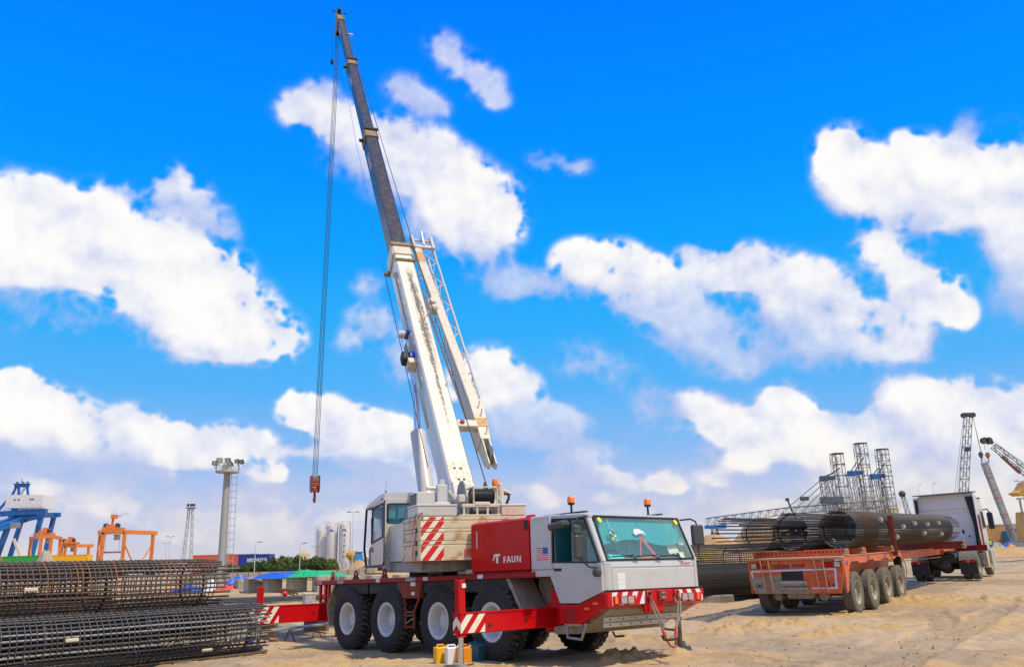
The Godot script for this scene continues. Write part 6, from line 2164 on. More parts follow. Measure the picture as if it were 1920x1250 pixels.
func make_trailer() -> void:
	# frame: x forward from the rearmost axle, y up from its ground, z to the right
	var tf := frame(V(7.775, 0.263, -23.42), 36.773, 0.995, -0.196)
	var t := thing("flatbed_trailer", "dusty orange flatbed trailer seen from behind, loaded with three cages", "trailer", tf)
	var w0 := make_truck_wheel(t, false)
	for i in 4:
		for s in [1.0, -1.0]:
			var w: Node3D = w0
			if not (i == 0 and s > 0.0):
				w = w0.duplicate()
				w.name = "wheel"
				t.add_child(w, true)
			w.transform = Transform3D(Basis(V(0, 1, 0), 0.0 if s > 0 else PI) * Basis(V(0, 0, 1), i * 0.4 + s), V(i * 1.539, 0.525, 1.24 * s))
		var g := Geo.new()
		g.cyl(V(i * 1.539, 0.52, -0.9), V(i * 1.539, 0.52, 0.9), 0.07, 0.07, 10)
		part(t, "axle", g, M.chassis_black)
	# side frames with cut-outs above each tyre
	for s in [1.0, -1.0]:
		var g := Geo.new()
		var p := [Vector2(-0.93, 0.56), Vector2(-0.93, 1.44), Vector2(5.05, 1.40), Vector2(5.15, 1.12), Vector2(5.05, 1.10)]
		for i in [3, 2, 1, 0]:
			var x: float = i * 1.539
			p.append_array([Vector2(x + 0.42, 1.24), Vector2(x + 0.26, 1.30), Vector2(x - 0.26, 1.30), Vector2(x - 0.42, 1.24)])
		p.append_array([Vector2(-0.56, 1.1), Vector2(-0.62, 0.98), Vector2(-0.80, 0.62)])
		g.prism(p, s * 1.20, s * 1.25, Transform3D.IDENTITY, 0.006)
		part(t, "side_frame", g, M.orange_paint)
	var g := Geo.new()
	g.bx(-0.93, 5.05, 1.40, 1.445, -1.20, 1.20)
	g.bx(-0.93, 5.05, 1.445, 1.455, -1.26, 1.26)
	part(t, "deck", g, M.orange_dusty)
	g = Geo.new()
	g.bx(5.02, 5.08, 0.55, 1.40, 1.0, 1.22)
	part(t, "mud_flap", g, M.chassis_black)
	for s in [0.55, -0.55]:
		g = Geo.new()
		g.bx(-0.9, 6.0, 0.85, 1.40, s - 0.06, s + 0.06)
		part(t, "frame_beam", g, M.orange_paint)
	g = Geo.new()
	g.bx(5.0, 16.6, 1.10, 1.36, -0.30, 0.30, 0.02)
	part(t, "neck_beam", g, M.orange_paint)
	g = Geo.new()
	g.bx(15.6, 17.8, 1.20, 1.32, -0.5, 0.5, 0.02)
	part(t, "coupling_plate", g, M.orange_paint)
	# rear face
	g = Geo.new()
	var rf := Transform3D(Basis(V(0, 0, 1), V(0, 1, 0), V(-1, 0, 0)), V(-0.93, 0, 0))
	g.prism([Vector2(-1.265, 1.44), Vector2(1.23, 1.44), Vector2(1.23, 1.05), Vector2(1.10, 0.555), Vector2(-1.14, 0.56), Vector2(-1.25, 0.9)], 0.0, 0.05, rf, 0.008)
	var bk := part(t, "rear_panel", g, M.orange_paint)
	g = Geo.new()
	g.bx(-1.02, -0.90, 1.395, 1.455, -1.275, 1.25, 0.012)
	part(bk, "top_lip", g, M.orange_dusty)
	g = Geo.new()
	g.bx(-1.0, -0.96, 0.56, 1.0, -1.0, -0.42, 0.0)
	# dusty lower patch left of the middle
	var pg := Geo.new()
	pg.prism([Vector2(-1.12, 0.565), Vector2(0.30, 0.565), Vector2(0.35, 0.64), Vector2(-0.38, 0.98), Vector2(-0.75, 1.02), Vector2(-1.22, 0.95)], 0.05, 0.0525, rf)
	part(bk, "dust_patch", pg, M.dusty_grey)
	g = Geo.new()
	g.bx(-0.985, -0.981, 0.89, 1.115, -0.37, 0.20)
	part(bk, "opening", g, M.seal)
	g = Geo.new()
	g.bx(-1.06, -0.98, 0.745, 0.86, -0.42, 0.30, 0.02)
	part(bk, "bumper_bar", g, M.steel_grey)
	g = Geo.new()
	g.bx(-1.03, -0.98, 0.63, 0.73, -0.42, 0.30, 0.03)
	part(bk, "bumper_bar", g, M.dusty_grey)
	g = Geo.new()
	g.prism([Vector2(-1.18, 1.10), Vector2(1.05, 1.135), Vector2(1.05, 1.17), Vector2(-1.20, 1.15)], 0.05, 0.054, rf)
	g.prism([Vector2(-1.20, 1.11), Vector2(-1.15, 1.11), Vector2(-1.13, 0.96), Vector2(-1.17, 0.96)], 0.05, 0.0545, rf)
	g.prism([Vector2(1.0, 1.14), Vector2(1.05, 1.14), Vector2(1.03, 0.68), Vector2(0.98, 0.68)], 0.05, 0.0545, rf)
	g.prism([Vector2(0.38, 0.67), Vector2(1.03, 0.67), Vector2(1.03, 0.705), Vector2(0.38, 0.705)], 0.05, 0.055, rf)
	part(bk, "reflector_tape", g, M.lavender_mark)
	for s in [-1.0, 1.0]:
		var tl := hub(bk, "tail_light")
		g = Geo.new()
		g.bx(-1.0, -0.975, 1.195, 1.335, s * 0.76, s * 1.18, 0.01)
		part(tl, "light_box", g, M.seal)
		g = Geo.new()
		g.bx(-1.012, -0.99, 1.205, 1.325, s * 0.78, s * 1.0, 0.01)
		part(tl, "red_lens", g, M.lamp_red)
		g = Geo.new()
		g.bx(-1.012, -0.99, 1.205, 1.325, s * 1.02, s * 1.16, 0.01)
		part(tl, "clear_lens", g, M.lamp_glass)
	text(bk, "OZSAN", 0.095, M.black_mark, Transform3D(Basis(V(0, 0, 1), V(0, 1, 0), V(-1, 0, 0)), V(-0.985, 1.235, -0.34)), 0.006)
	text(bk, "TREYLER", 0.06, M.black_mark, Transform3D(Basis(V(0, 0, 1), V(0, 1, 0), V(-1, 0, 0)), V(-0.985, 1.25, 0.10)), 0.006)
	text(bk, "30", 0.10, M.black_mark, Transform3D(Basis(V(0, 0, 1), V(0, 1, 0), V(-1, 0, 0)), V(-0.985, 0.75, -1.0)), 0.006)
	text(bk, "7", 0.10, M.black_mark, Transform3D(Basis(V(0, 0, 1), V(0, 1, 0), V(-1, 0, 0)), V(-0.985, 0.77, 0.82)), 0.006)
	text(bk, "50", 0.05, M.black_mark, Transform3D(Basis(V(0, 0, 1), V(0, 1, 0), V(-1, 0, 0)), V(-0.985, 0.76, 0.93)), 0.006)
	for q in [[-0.895, -0.68, -0.80, -0.60], [0.52, 0.75, 0.60, 0.80]]:
		var ld := hub(bk, "ladder")
		var a := V(-1.02, 1.38, q[0])
		var b := V(-1.02, 1.38, q[1])
		var d := V(-1.04, 0.62, q[2])
		var e := V(-1.04, 0.62, q[3])
		g = Geo.new()
		g.tube([V(-0.95, 1.43, q[0]), a, d], 0.016, 6)
		part(ld, "ladder_rail", g, M.orange_dusty)
		g = Geo.new()
		g.tube([V(-0.95, 1.43, q[1]), b, e], 0.016, 6)
		part(ld, "ladder_rail", g, M.orange_dusty)
		for k in 4:
			g = Geo.new()
			var f := [0.1, 0.40, 0.72, 0.97][k] as float
			g.bar(a.lerp(d, f), b.lerp(e, f), 0.02, 0.04)
			part(ld, "rung", g, M.orange_paint)
	g = Geo.new()
	for k in 6:
		g.cyl(V(-0.985, 1.375, -0.98 + k * 0.12), V(-0.9825, 1.375, -0.98 + k * 0.12), 0.013, 0.013, 7)
		g.cyl(V(-0.985, 1.375, 0.28 + k * 0.12), V(-0.9825, 1.375, 0.28 + k * 0.12), 0.013, 0.013, 7)
	part(bk, "bolt_hole", g, M.seal)
	g = Geo.new()
	g.prism([Vector2(1.05, 1.335), Vector2(1.22, 1.37), Vector2(1.22, 1.42), Vector2(1.05, 1.39)], 0.051, 0.055, rf)
	part(bk, "reflector_tape", g, M.white_mark)
	for q in [[-0.70, 1.28], [1.35, 1.37], [3.1, 1.365]]:
		g = Geo.new()
		g.cyl(V(q[0], q[1], 1.25), V(q[0], q[1], 1.262), 0.05, 0.05, 14)
		part(t, "blue_disc", g, M.blue_mark)
	# bolsters across the deck with rows of holes
	for q in [[-0.3, -1.32, 1.22], [1.3, -1.2, 1.22], [3.9, -1.6, 1.36], [14.6, -1.5, 1.5]]:
		var y0 := 1.455 if q[0] < 10 else 1.33
		g = Geo.new()
		g.bx(q[0] - 0.05, q[0] + 0.05, y0, 1.62, q[1], q[2], 0.008)
		var bo := part(t, "bolster", g, M.orange_paint if q[0] < 10 else M.rust_red)
		if q[0] < 0:
			g = Geo.new()
			for k in 23:
				var z := -1.2 + k * 0.105
				if k != 11:
					g.cyl(V(q[0] - 0.0505, 1.56, z), V(q[0] - 0.054, 1.56, z), 0.021, 0.021, 8)
			part(bo, "hole_row", g, M.seal)
		g = Geo.new()
		g.bx(q[0] - 0.10, q[0] + 0.10, y0, 1.63, q[2] - 0.10, q[2] - 0.02, 0.015)
		g.bx(q[0] - 0.14, q[0] - 0.06, y0, 1.50, q[2] - 0.14, q[2] + 0.0, 0.015)
		part(bo, "bolster_end", g, M.trailer_rust)
	# stanchions
	for q in [[3.9, 1.36, 2.50], [3.9, -1.62, 2.50], [14.6, -1.45, 2.6]]:
		g = Geo.new()
		g.bx(q[0] - 0.07, q[0] + 0.07, 1.33, q[2], q[1] - 0.035, q[1] - 0.02)
		g.bx(q[0] - 0.07, q[0] - 0.055, 1.33, q[2], q[1] - 0.06, q[1] + 0.06)
		g.bx(q[0] + 0.055, q[0] + 0.07, 1.33, q[2], q[1] - 0.06, q[1] + 0.06)
		part(t, "stanchion", g, M.rust_red)
	# clutter under the tail
	g = Geo.new()
	g.bx(-0.85, 5.0, 0.42, 0.60, -0.35, 0.35, 0.05)
	for z in [-0.62, 0.55]:
		g.cyl(V(-0.7, 0.48, z), V(-0.4, 0.48, z), 0.11, 0.11, 12)
		g.tube([V(-0.86, 0.56, z + 0.12), V(-0.88, 0.36, z + 0.13)], 0.012, 5)
	part(t, "brake_gear", g, M.dusty_grey)
	g = Geo.new()
	for k in 7:
		var ps: Array = []
		for i in 12:
			var f := TAU * i / 11.0 + k
			ps.push_back(V(5.6 + k * 0.09 + cos(f) * 0.16, 0.88 + sin(f) * (0.26 + 0.03 * k), 0.95 + 0.06 * sin(k * 1.3) + 0.05 * cos(f * 2.0)))
		g.tube(ps, 0.016, 5)
	for k in 4:
		g.tube([V(5.0, 1.25, 0.5 - k * 0.06), V(5.4, 0.95 - 0.05 * k, 0.6), V(6.2, 1.12, 0.45), V(9.0, 1.05, 0.32), V(15.8, 1.0, 0.3)], 0.014, 5)
	part(t, "air_hoses", g, M.dusty_grey)
	# load
	var gl := "three cages on the orange trailer"
	var y := 1.62 + 0.50
	var c := make_cage("rebar_cage", "right-hand cage on the orange trailer, brown patch behind its open end", tf * Transform3D(Basis.IDENTITY, V(0.55, y + 0.01, 0.78)) * Transform3D(Basis(V(0, 1, 0), PI), Vector3.ZERO), 0.51, 13.2, 0.04, 1.6, 46, 0.017, 0.085, 0.0085, [M.rebar, M.steel_grey, M.rebar_black], [M.rebar_mix], false, "", 41)
	var bmm := MultiMesh.new()
	var bg := Geo.new()
	bg.ring(Vector3.ZERO, V(0, 1, 0), V(0, 0, 1), 0.505, 0.0095, 28, 4)
	bmm.transform_format = MultiMesh.TRANSFORM_3D
	bmm.mesh = bg.mesh()
	bmm.instance_count = 18
	for i in 18:
		bmm.set_instance_transform(i, Transform3D(Basis.IDENTITY, V(-0.75 - i * 0.085, 0, 0)))
	var bmi := MultiMeshInstance3D.new()
	bmi.name = "rusty_hoops"
	bmi.multimesh = bmm
	bmi.material_override = M.rust_wire
	c.add_child(bmi)
	bmi.set_meta("kind", "stuff")
	for q in [[-2.6, 1.1], [-5.0, 1.5], [-6.7, 1.3], [-4.3, 2.1], [-8.0, 1.9], [-8.6, 1.35], [-10.6, 1.25], [-10.9, 2.0], [-0.8, 4.1]]:
		spacer(c, 0.51, q[0], -q[1], false)
	c = make_cage("rebar_cage", "middle cage on the orange trailer, between the other two", tf * Transform3D(Basis.IDENTITY, V(-0.35, y, -0.20)) * Transform3D(Basis(V(0, 1, 0), PI), Vector3.ZERO), 0.50, 13.6, 0.05, 0.8, 40, 0.017, 0.10, 0.0085, [M.rebar, M.rebar_black, M.steel_grey], [M.rebar_black], false, "", 42)
	spacer(c, 0.50, -0.3, 0.5, false)
	c = make_cage("rebar_cage", "left-hand cage on the orange trailer, with long bars sticking out behind", tf * Transform3D(Basis.IDENTITY, V(-0.55, y - 0.04, -1.08)) * Transform3D(Basis(V(0, 1, 0), PI), Vector3.ZERO), 0.45, 13.0, 1.9, 0.8, 26, 0.018, 0.10, 0.0085, [M.rebar_black, M.rebar], [M.rebar_black], false, "", 43)


func make_tractor() -> void:
	# frame: x forward from the rear axle, y up, z to the right
	var tf := frame(V(18.137, 0.589, -36.85), 35.606, 1.2, -1.2)
	var t := thing("lorry_tractor", "white lorry tractor seen from behind, coupled to the orange trailer", "lorry", tf)
	var w0 := make_truck_wheel(t, true)
	var w1 := make_truck_wheel(t, false)
	for i in 2:
		for s in [1.0, -1.0]:
			var w: Node3D = [w0, w1][i]
			if s < 0.0:
				w = w.duplicate()
				w.name = "wheel"
				t.add_child(w, true)
			w.transform = Transform3D(Basis(V(0, 1, 0), 0.0 if s > 0 else PI), V(i * 3.7, 0.52, 1.23 * s))
	for i in 2:
		var g := Geo.new()
		g.cyl(V(i * 3.7, 0.5, -0.8), V(i * 3.7, 0.5, 0.8), 0.08, 0.08, 10)
		part(t, "axle", g, M.chassis_black)
	var g := Geo.new()
	for s in [0.42, -0.42]:
		g.bx(-0.75, 5.0, 0.82, 1.06, s - 0.04, s + 0.04)
	g.bx(-0.74, -0.66, 0.72, 1.0, -0.42, 0.42, 0.01)
	part(t, "chassis_frame", g, M.chassis_black)
	g = Geo.new()
	g.ball(V(0, 0.52, 0), V(0.3, 0.26, 0.3))
	g.cyl(V(-0.45, 0.62, -0.2), V(-0.45, 0.62, 0.25), 0.15, 0.15, 14)
	g.box(V(-0.6, 0.66, 0.1), V(0.3, 0.3, 0.3), 0.05)
	g.cyl(V(-0.5, 0.86, 0.38), V(-0.2, 0.98, 0.4), 0.12, 0.12, 12)
	part(t, "running_gear", g, M.steel_dark)
	g = Geo.new()
	g.cyl(V(0.1, 1.07, 0), V(0.1, 1.18, 0), 0.48, 0.48, 24)
	part(t, "fifth_wheel", g, M.chassis_black)
	for s in [1.0, -1.0]:
		g = Geo.new()
		var prof: Array = []
		for i in 9:
			var f := deg_to_rad(5.0 + 170.0 * i / 8.0)
			prof.push_back(Vector2(cos(f) * 0.64, 0.52 + sin(f) * 0.62))
		for i in 9:
			var f := deg_to_rad(175.0 - 170.0 * i / 8.0)
			prof.push_back(Vector2(cos(f) * 0.61, 0.52 + sin(f) * 0.59))
		g.prism(prof, s * 0.58, s * 1.26)
		part(t, "mudguard", g, M.dusty_tyre)
		g = Geo.new()
		g.bx(-0.72, -0.69, 0.24, 0.78, s * 0.60, s * 1.25)
		part(t, "mud_flap", g, M.chassis_black)
		var tl := hub(t, "tail_light")
		g = Geo.new()
		g.bx(-0.76, -0.70, 0.70, 0.82, s * 0.72, s * 1.2, 0.01)
		part(tl, "light_box", g, M.lamp_red)
		g = Geo.new()
		g.bx(-0.765, -0.75, 0.71, 0.81, s * 0.92, s * 0.97)
		part(tl, "clear_lens", g, M.lamp_glass)
	# cab
	var cab := hub(t, "cab")
	g = Geo.new()
	g.prism([Vector2(-1.16, 1.05), Vector2(1.16, 1.05), Vector2(1.22, 1.6), Vector2(1.20, 2.9), Vector2(1.12, 3.46), Vector2(1.0, 3.52), Vector2(-1.0, 3.52), Vector2(-1.12, 3.46), Vector2(-1.20, 2.9), Vector2(-1.22, 1.6)], 2.25, 4.35, Transform3D(Basis(V(0, 0, 1), V(0, 1, 0), V(1, 0, 0)), Vector3.ZERO), 0.05)
	part(cab, "cab_body", g, M.tractor_white)
	g = Geo.new()
	g.prism([Vector2(2.2, 2.95), Vector2(2.2, 3.55), Vector2(3.0, 3.60), Vector2(4.2, 3.0), Vector2(4.3, 2.85)], -1.15, 1.15, Transform3D.IDENTITY, 0.05)
	part(cab, "roof_shell", g, M.tractor_white)
	g = Geo.new()
	g.hexa([V(1.85, 3.60, -1.22), V(1.85, 3.60, 1.22), V(1.85, 3.64, 1.22), V(1.85, 3.64, -1.22), V(3.4, 3.62, -1.18), V(3.4, 3.62, 1.18), V(3.4, 3.70, 1.18), V(3.4, 3.70, -1.18)])
	part(cab, "roof_deflector", g, M.steel_grey)
	g = Geo.new()
	g.bx(2.23, 2.25, 1.9, 2.5, -0.65, 0.35, 0.008)
	g.bx(2.225, 2.25, 2.0, 2.4, -0.5, 0.2, 0.008)
	part(cab, "rear_pressing", g, M.tractor_white)
	g = Geo.new()
	g.bx(2.243, 2.25, 2.74, 2.76, -0.85, 1.0)
	g.bx(2.243, 2.249, 1.1, 3.4, -0.62, -0.61)
	part(cab, "panel_seam", g, M.text_grey)
	for q in [[2.55, -0.96, 0.3], [3.05, -1.0, 0.35], [3.42, -0.55, 0.2], [3.42, 0.72, 0.22], [2.74, 1.04, 0.12], [1.15, 0.98, 0.12]]:
		g = Geo.new()
		g.bx(2.22, 2.25, q[0] - 0.03, q[0] + 0.03, q[1] - q[2] * 0.6, q[1] + q[2] * 0.6, 0.008)
		part(cab, "bracket", g, M.seal)
	g = Geo.new()
	g.bx(2.22, 2.25, 1.85, 2.02, 0.5, 0.58, 0.01)
	g.cyl(V(2.25, 1.72, 0.76), V(2.23, 1.72, 0.76), 0.04, 0.04, 10)
	part(cab, "vent", g, M.seal)
	g = Geo.new()
	g.prism([Vector2(0.86, 3.44), Vector2(1.17, 3.44), Vector2(1.19, 1.12), Vector2(0.98, 1.12), Vector2(1.02, 2.2)], -2.19, -2.12, Transform3D(Basis(V(0, 0, 1), V(0, 1, 0), V(-1, 0, 0)), Vector3.ZERO), 0.01)
	part(cab, "rubber_seal", g, M.seal)
	# side deflectors: dark inner face, white outer face
	for s in [1.0, -1.0]:
		g = Geo.new()
		g.prism([Vector2(1.75, 1.15), Vector2(2.3, 1.15), Vector2(2.3, 3.45), Vector2(1.95, 3.45)], s * 1.17, s * 1.20)
		part(cab, "side_deflector", g, M.seal)
		g = Geo.new()
		g.prism([Vector2(1.74, 1.12), Vector2(4.0, 1.12), Vector2(4.15, 2.2), Vector2(3.7, 3.3), Vector2(2.2, 3.55), Vector2(1.94, 3.46)], s * 1.201, s * 1.25, Transform3D.IDENTITY, 0.012)
		part(cab, "side_fairing", g, M.tractor_white)
		g = Geo.new()
		g.prism([Vector2(3.0, 2.05), Vector2(3.9, 2.05), Vector2(3.75, 2.75), Vector2(3.0, 2.8)], s * 1.25, s * 1.256)
		part(cab, "side_window", g, M.seal)
		var mr := hub(cab, "mirror")
		g = Geo.new()
		g.box(V(4.05, 2.35, s * 1.48), V(0.14, 0.75, 0.24), 0.06)
		part(mr, "mirror_shell", g, M.seal)
		g = Geo.new()
		g.tube([V(3.9, 2.85, s * 1.24), V(4.0, 2.88, s * 1.42), V(4.05, 2.7, s * 1.5)], 0.03, 6)
		part(mr, "mirror_arm", g, M.seal)
		g = Geo.new()
		g.box(V(3.0, 3.35, s * 1.27), V(0.3, 0.05, 0.16), 0.015)
		part(cab, "marker_lamp", g, M.seal)
		# lower body: tank, steps, bumper
		g = Geo.new()
		g.bx(1.3, 2.6, 0.45, 1.02, s * 0.62, s * 1.22, 0.06)
		part(t, "fuel_tank", g, M.steel_dark)
		g = Geo.new()
		g.prism([Vector2(2.7, 0.35), Vector2(3.0, 0.35), Vector2(3.05, 1.05), Vector2(2.6, 1.05)], s * 0.9, s * 1.25, Transform3D.IDENTITY, 0.02)
		part(t, "step_box", g, M.pale_concrete)
		g = Geo.new()
		g.prism([Vector2(4.35, 0.35), Vector2(4.9, 0.35), Vector2(4.9, 1.1), Vector2(4.3, 1.1)], s * 0.9, s * 1.25, Transform3D.IDENTITY, 0.03)
		part(t, "bumper_corner", g, M.tractor_white)
	g = Geo.new()
	g.bx(1.65, 1.9, 1.2, 1.6, 1.16, 1.24, 0.01)
	g.bx(1.9, 2.0, 1.1, 2.6, 1.27, 1.33, 0.01)
	part(cab, "red_post", g, M.rust_red)
	g = Geo.new()
	g.bx(4.3, 4.95, 0.4, 2.0, -1.1, 1.1, 0.05)
	part(cab, "front_grille", g, M.tractor_white)
	# dark red steel beams lying across behind the cab
	for q in [[1.5, 1.10, 1.34, -1.3, 1.45], [1.1, 1.12, 1.28, -0.6, 1.2]]:
		g = Geo.new()
		g.bx(q[0] - 0.10, q[0] + 0.10, q[2] - 0.02, q[2], q[3], q[4])
		g.bx(q[0] - 0.10, q[0] + 0.10, q[1], q[1] + 0.02, q[3], q[4])
		g.bx(q[0] - 0.012, q[0] + 0.012, q[1] + 0.02, q[2] - 0.02, q[3], q[4])
		part(t, "cross_beam", g, M.deck_red)
	g = Geo.new()
	g.bx(0.55, 0.75, 1.02, 1.10, -0.2, 0.5, 0.01)
	part(t, "timber_block", g, M.brown_wood)


# ------------------------------------------------------------------ things round the crane
func on_ground(x: float, z: float, dy := 0.0) -> Vector3:
	return V(x, ground_at(x, z) + dy, z)


func make_small_things() -> void:
	var cans := [["jerry_yellow", "yellow plastic jerrycan beside the front outrigger, leftmost of three", V(-1.46, 0, -16.30), 62.0], ["jerry_white", "white plastic jerrycan between the yellow and the orange one", V(-1.245, 0, -16.16), 66.0], ["jerry_orange", "orange plastic jerrycan next to the outrigger's steel jack", V(-1.03, 0, -16.10), 60.0]]
	for q in cans:
		var p: Vector3 = on_ground(q[2].x, q[2].z, -0.01)
		var j := thing("jerrycan", q[1], "jerrycan", frame(p, q[3]).scaled_local(Vector3.ONE * 0.9), "jerrycans by the outrigger")
		var g := Geo.new()
		g.prism([Vector2(-0.14, 0.0), Vector2(0.14, 0.0), Vector2(0.14, 0.30), Vector2(0.10, 0.345), Vector2(-0.13, 0.345), Vector2(-0.14, 0.33)], -0.095, 0.095, Transform3D.IDENTITY, 0.02)
		part(j, "can_body", g, M[q[0]])
		g = Geo.new()
		g.cyl(V(0.115, 0.32, 0), V(0.15, 0.37, 0), 0.03, 0.03, 12)
		part(j, "cap", g, M[q[0]])
		g = Geo.new()
		g.tube([V(0.07, 0.34, 0), V(0.05, 0.385, 0), V(-0.08, 0.385, 0), V(-0.10, 0.34, 0)], 0.016, 6)
		part(j, "handle", g, M[q[0]])
	var b := thing("bucket", "dented teal plastic tub leaning by the crane's front wheel", "bucket", frame(on_ground(-0.76, -16.85, 0.02), 50.0, 9.0, 8.0))
	var g := Geo.new()
	g.hexa([V(-0.14, 0, -0.14), V(0.14, 0, -0.14), V(0.14, 0, 0.14), V(-0.14, 0, 0.14), V(-0.17, 0.30, -0.17), V(0.17, 0.30, -0.17), V(0.17, 0.30, 0.17), V(-0.17, 0.30, 0.17)])
	part(b, "tub", g, M.bucket_teal)
	g = Geo.new()
	g.bx(-0.18, 0.18, 0.285, 0.31, -0.18, -0.15, 0.006)
	g.bx(-0.18, 0.18, 0.285, 0.31, 0.15, 0.18, 0.006)
	g.bx(-0.18, -0.15, 0.285, 0.31, -0.15, 0.15, 0.006)
	g.bx(0.15, 0.18, 0.285, 0.31, -0.15, 0.15, 0.006)
	part(b, "rim", g, M.bucket_teal)
	# plank on rusty trestles behind the rear outrigger
	var pa := V(-7.6, 0.19, -22.2)
	var pb := V(-5.2, 0.20, -26.4)
	g = Geo.new()
	g.bar(pa, pb, 0.34, 0.05, 0.006)
	solo("plank", g, M.steel_grey, "long grey plank resting on low trestles behind the rear outrigger", "plank")
	for k in 4:
		var f := [0.12, 0.3, 0.52, 0.74][k] as float
		var p := pa.lerp(pb, f)
		var gy := ground_at(p.x, p.z)
		g = Geo.new()
		for s in [-1.0, 1.0]:
			g.tube([V(p.x, p.y - 0.02, p.z), V(p.x + 0.17 * s, gy - 0.01, p.z + 0.10 * s)], 0.012, 5)
			g.tube([V(p.x, p.y - 0.02, p.z), V(p.x + 0.12 * s, gy - 0.01, p.z - 0.14 * s)], 0.012, 5)
		solo("trestle", g, M.rust_red, ["rusty rod trestle under the grey plank, nearest the cages", "rusty rod trestle under the grey plank, second from the cages", "rusty rod trestle under the grey plank, third from the cages", "rusty rod trestle under the grey plank, nearest the crane's wheel"][k], "trestle", Transform3D.IDENTITY, "trestles under the plank")
	for k in 2:
		var f := [0.22, 0.93][k] as float
		var p := pa.lerp(pb, f)
		g = Geo.new()
		g.cyl(V(p.x, ground_at(p.x, p.z) - 0.02, p.z), V(p.x, p.y - 0.02, p.z), 0.10, 0.10, 14)
		solo("support_drum", g, M.blue_mark, ["small blue drum under the grey plank between the rusty trestles", "small blue drum under the grey plank right behind the rear tyre"][k], "drum", Transform3D.IDENTITY, "drums under the plank")
	var bb := thing("bar_bundle", "bundle of long dark steel bars lying behind the grey plank", "steel bars", Transform3D.IDENTITY)
	rng.seed = 5
	g = Geo.new()
	g.tube([V(-3.2, 0, 0), V(3.2, 0, 0)], 0.022, 6)
	var bm := g.mesh()
	var bf := frame(V(-7.3, 0.30, -25.2), 28.0)
	for k in 26:
		piece(bb, "bar", bm, [M.rebar, M.rebar_black, M.rebar_brown][rng.randi() % 3], bf * Transform3D(Basis(V(0, 1, 0), rng.randf_range(-0.02, 0.02)), V(rng.randf_range(-0.5, 0.5), 0.055 * (k / 7) + rng.randf_range(0, 0.02), -0.3 + 0.085 * (k % 7) + rng.randf_range(-0.02, 0.02))))
	for k in 3:
		g = Geo.new()
		g.box(bf * V(-2.2 + k * 2.2, -0.2, 0), V(0.14, 0.36, 0.9), 0.01, bf.basis)
		part(bb, "timber_bearer", g, M.brown_wood)
	# mesh stack, red ball, cabinet, wheelbarrow
	var ms := thing("bar_stack", "flat grey stack of steel bars on the sand beyond the rear outrigger", "steel bars", Transform3D.IDENTITY)
	bf = frame(V(-13.2, 0.0, -50.0), 84.0)
	g = Geo.new()
	g.tube([V(-4.0, 0, 0), V(4.0, 0, 0)], 0.03, 5)
	bm = g.mesh()
	for k in 40:
		piece(ms, "bar", bm, [M.rebar, M.rebar_blue, M.steel_grey][rng.randi() % 3], bf * Transform3D(Basis(V(0, 1, 0), rng.randf_range(-0.012, 0.012)), V(rng.randf_range(-0.4, 0.4), 0.04 + 0.075 * (k / 10), -0.9 + 0.2 * (k % 10))))
	g = Geo.new()
	g.ball(Vector3.ZERO, V(0.15, 0.15, 0.15), 16, 10)
	solo("red_ball", g, M.ball_red, "small red ball lying on the grey stack of bars", "ball", Transform3D(Basis.IDENTITY, V(-13.3, 0.43, -49.6)))
	var cb := thing("cabinet", "pale grey metal cabinet standing behind the crane's red tail frame", "cabinet", frame(on_ground(-9.6, -40.0), 60.0))
	g = Geo.new()
	g.bx(-0.25, 0.25, 0, 0.64, -0.2, 0.2, 0.015)
	part(cb, "cabinet_body", g, M.galvanised)
	g = Geo.new()
	g.bx(-0.27, 0.27, 0.64, 0.68, -0.22, 0.22, 0.01)
	part(cb, "cabinet_lid", g, M.pale_concrete)
	var wb := thing("wheelbarrow", "brown wheelbarrow on the sand in front of the concrete blocks", "wheelbarrow", frame(on_ground(-14.6, -55.0), 100.0))
	g = Geo.new()
	g.hexa([V(-0.25, 0.3, -0.2), V(0.3, 0.3, -0.2), V(0.3, 0.3, 0.2), V(-0.25, 0.3, 0.2), V(-0.42, 0.62, -0.33), V(0.5, 0.58, -0.33), V(0.5, 0.58, 0.33), V(-0.42, 0.62, 0.33)])
	part(wb, "tray", g, M.rust_bar)
	g = Geo.new()
	for s in [-1.0, 1.0]:
		g.tube([V(-0.9, 0.55, s * 0.3), V(0.0, 0.30, s * 0.2), V(0.55, 0.18, s * 0.06)], 0.02, 5)
		g.tube([V(-0.3, 0.36, s * 0.22), V(-0.36, 0.0, s * 0.26)], 0.02, 5)
	part(wb, "handle_frame", g, M.rust_red)
	g = Geo.new()
	g.ring(V(0.55, 0.19, 0), V(1, 0, 0), V(0, 1, 0), 0.15, 0.045, 18, 6)
	part(wb, "wheel", g, M.tyre)


# ------------------------------------------------------------------ background
func mark_stuff(o: Node3D) -> void:
	o.set_meta("kind", "stuff")


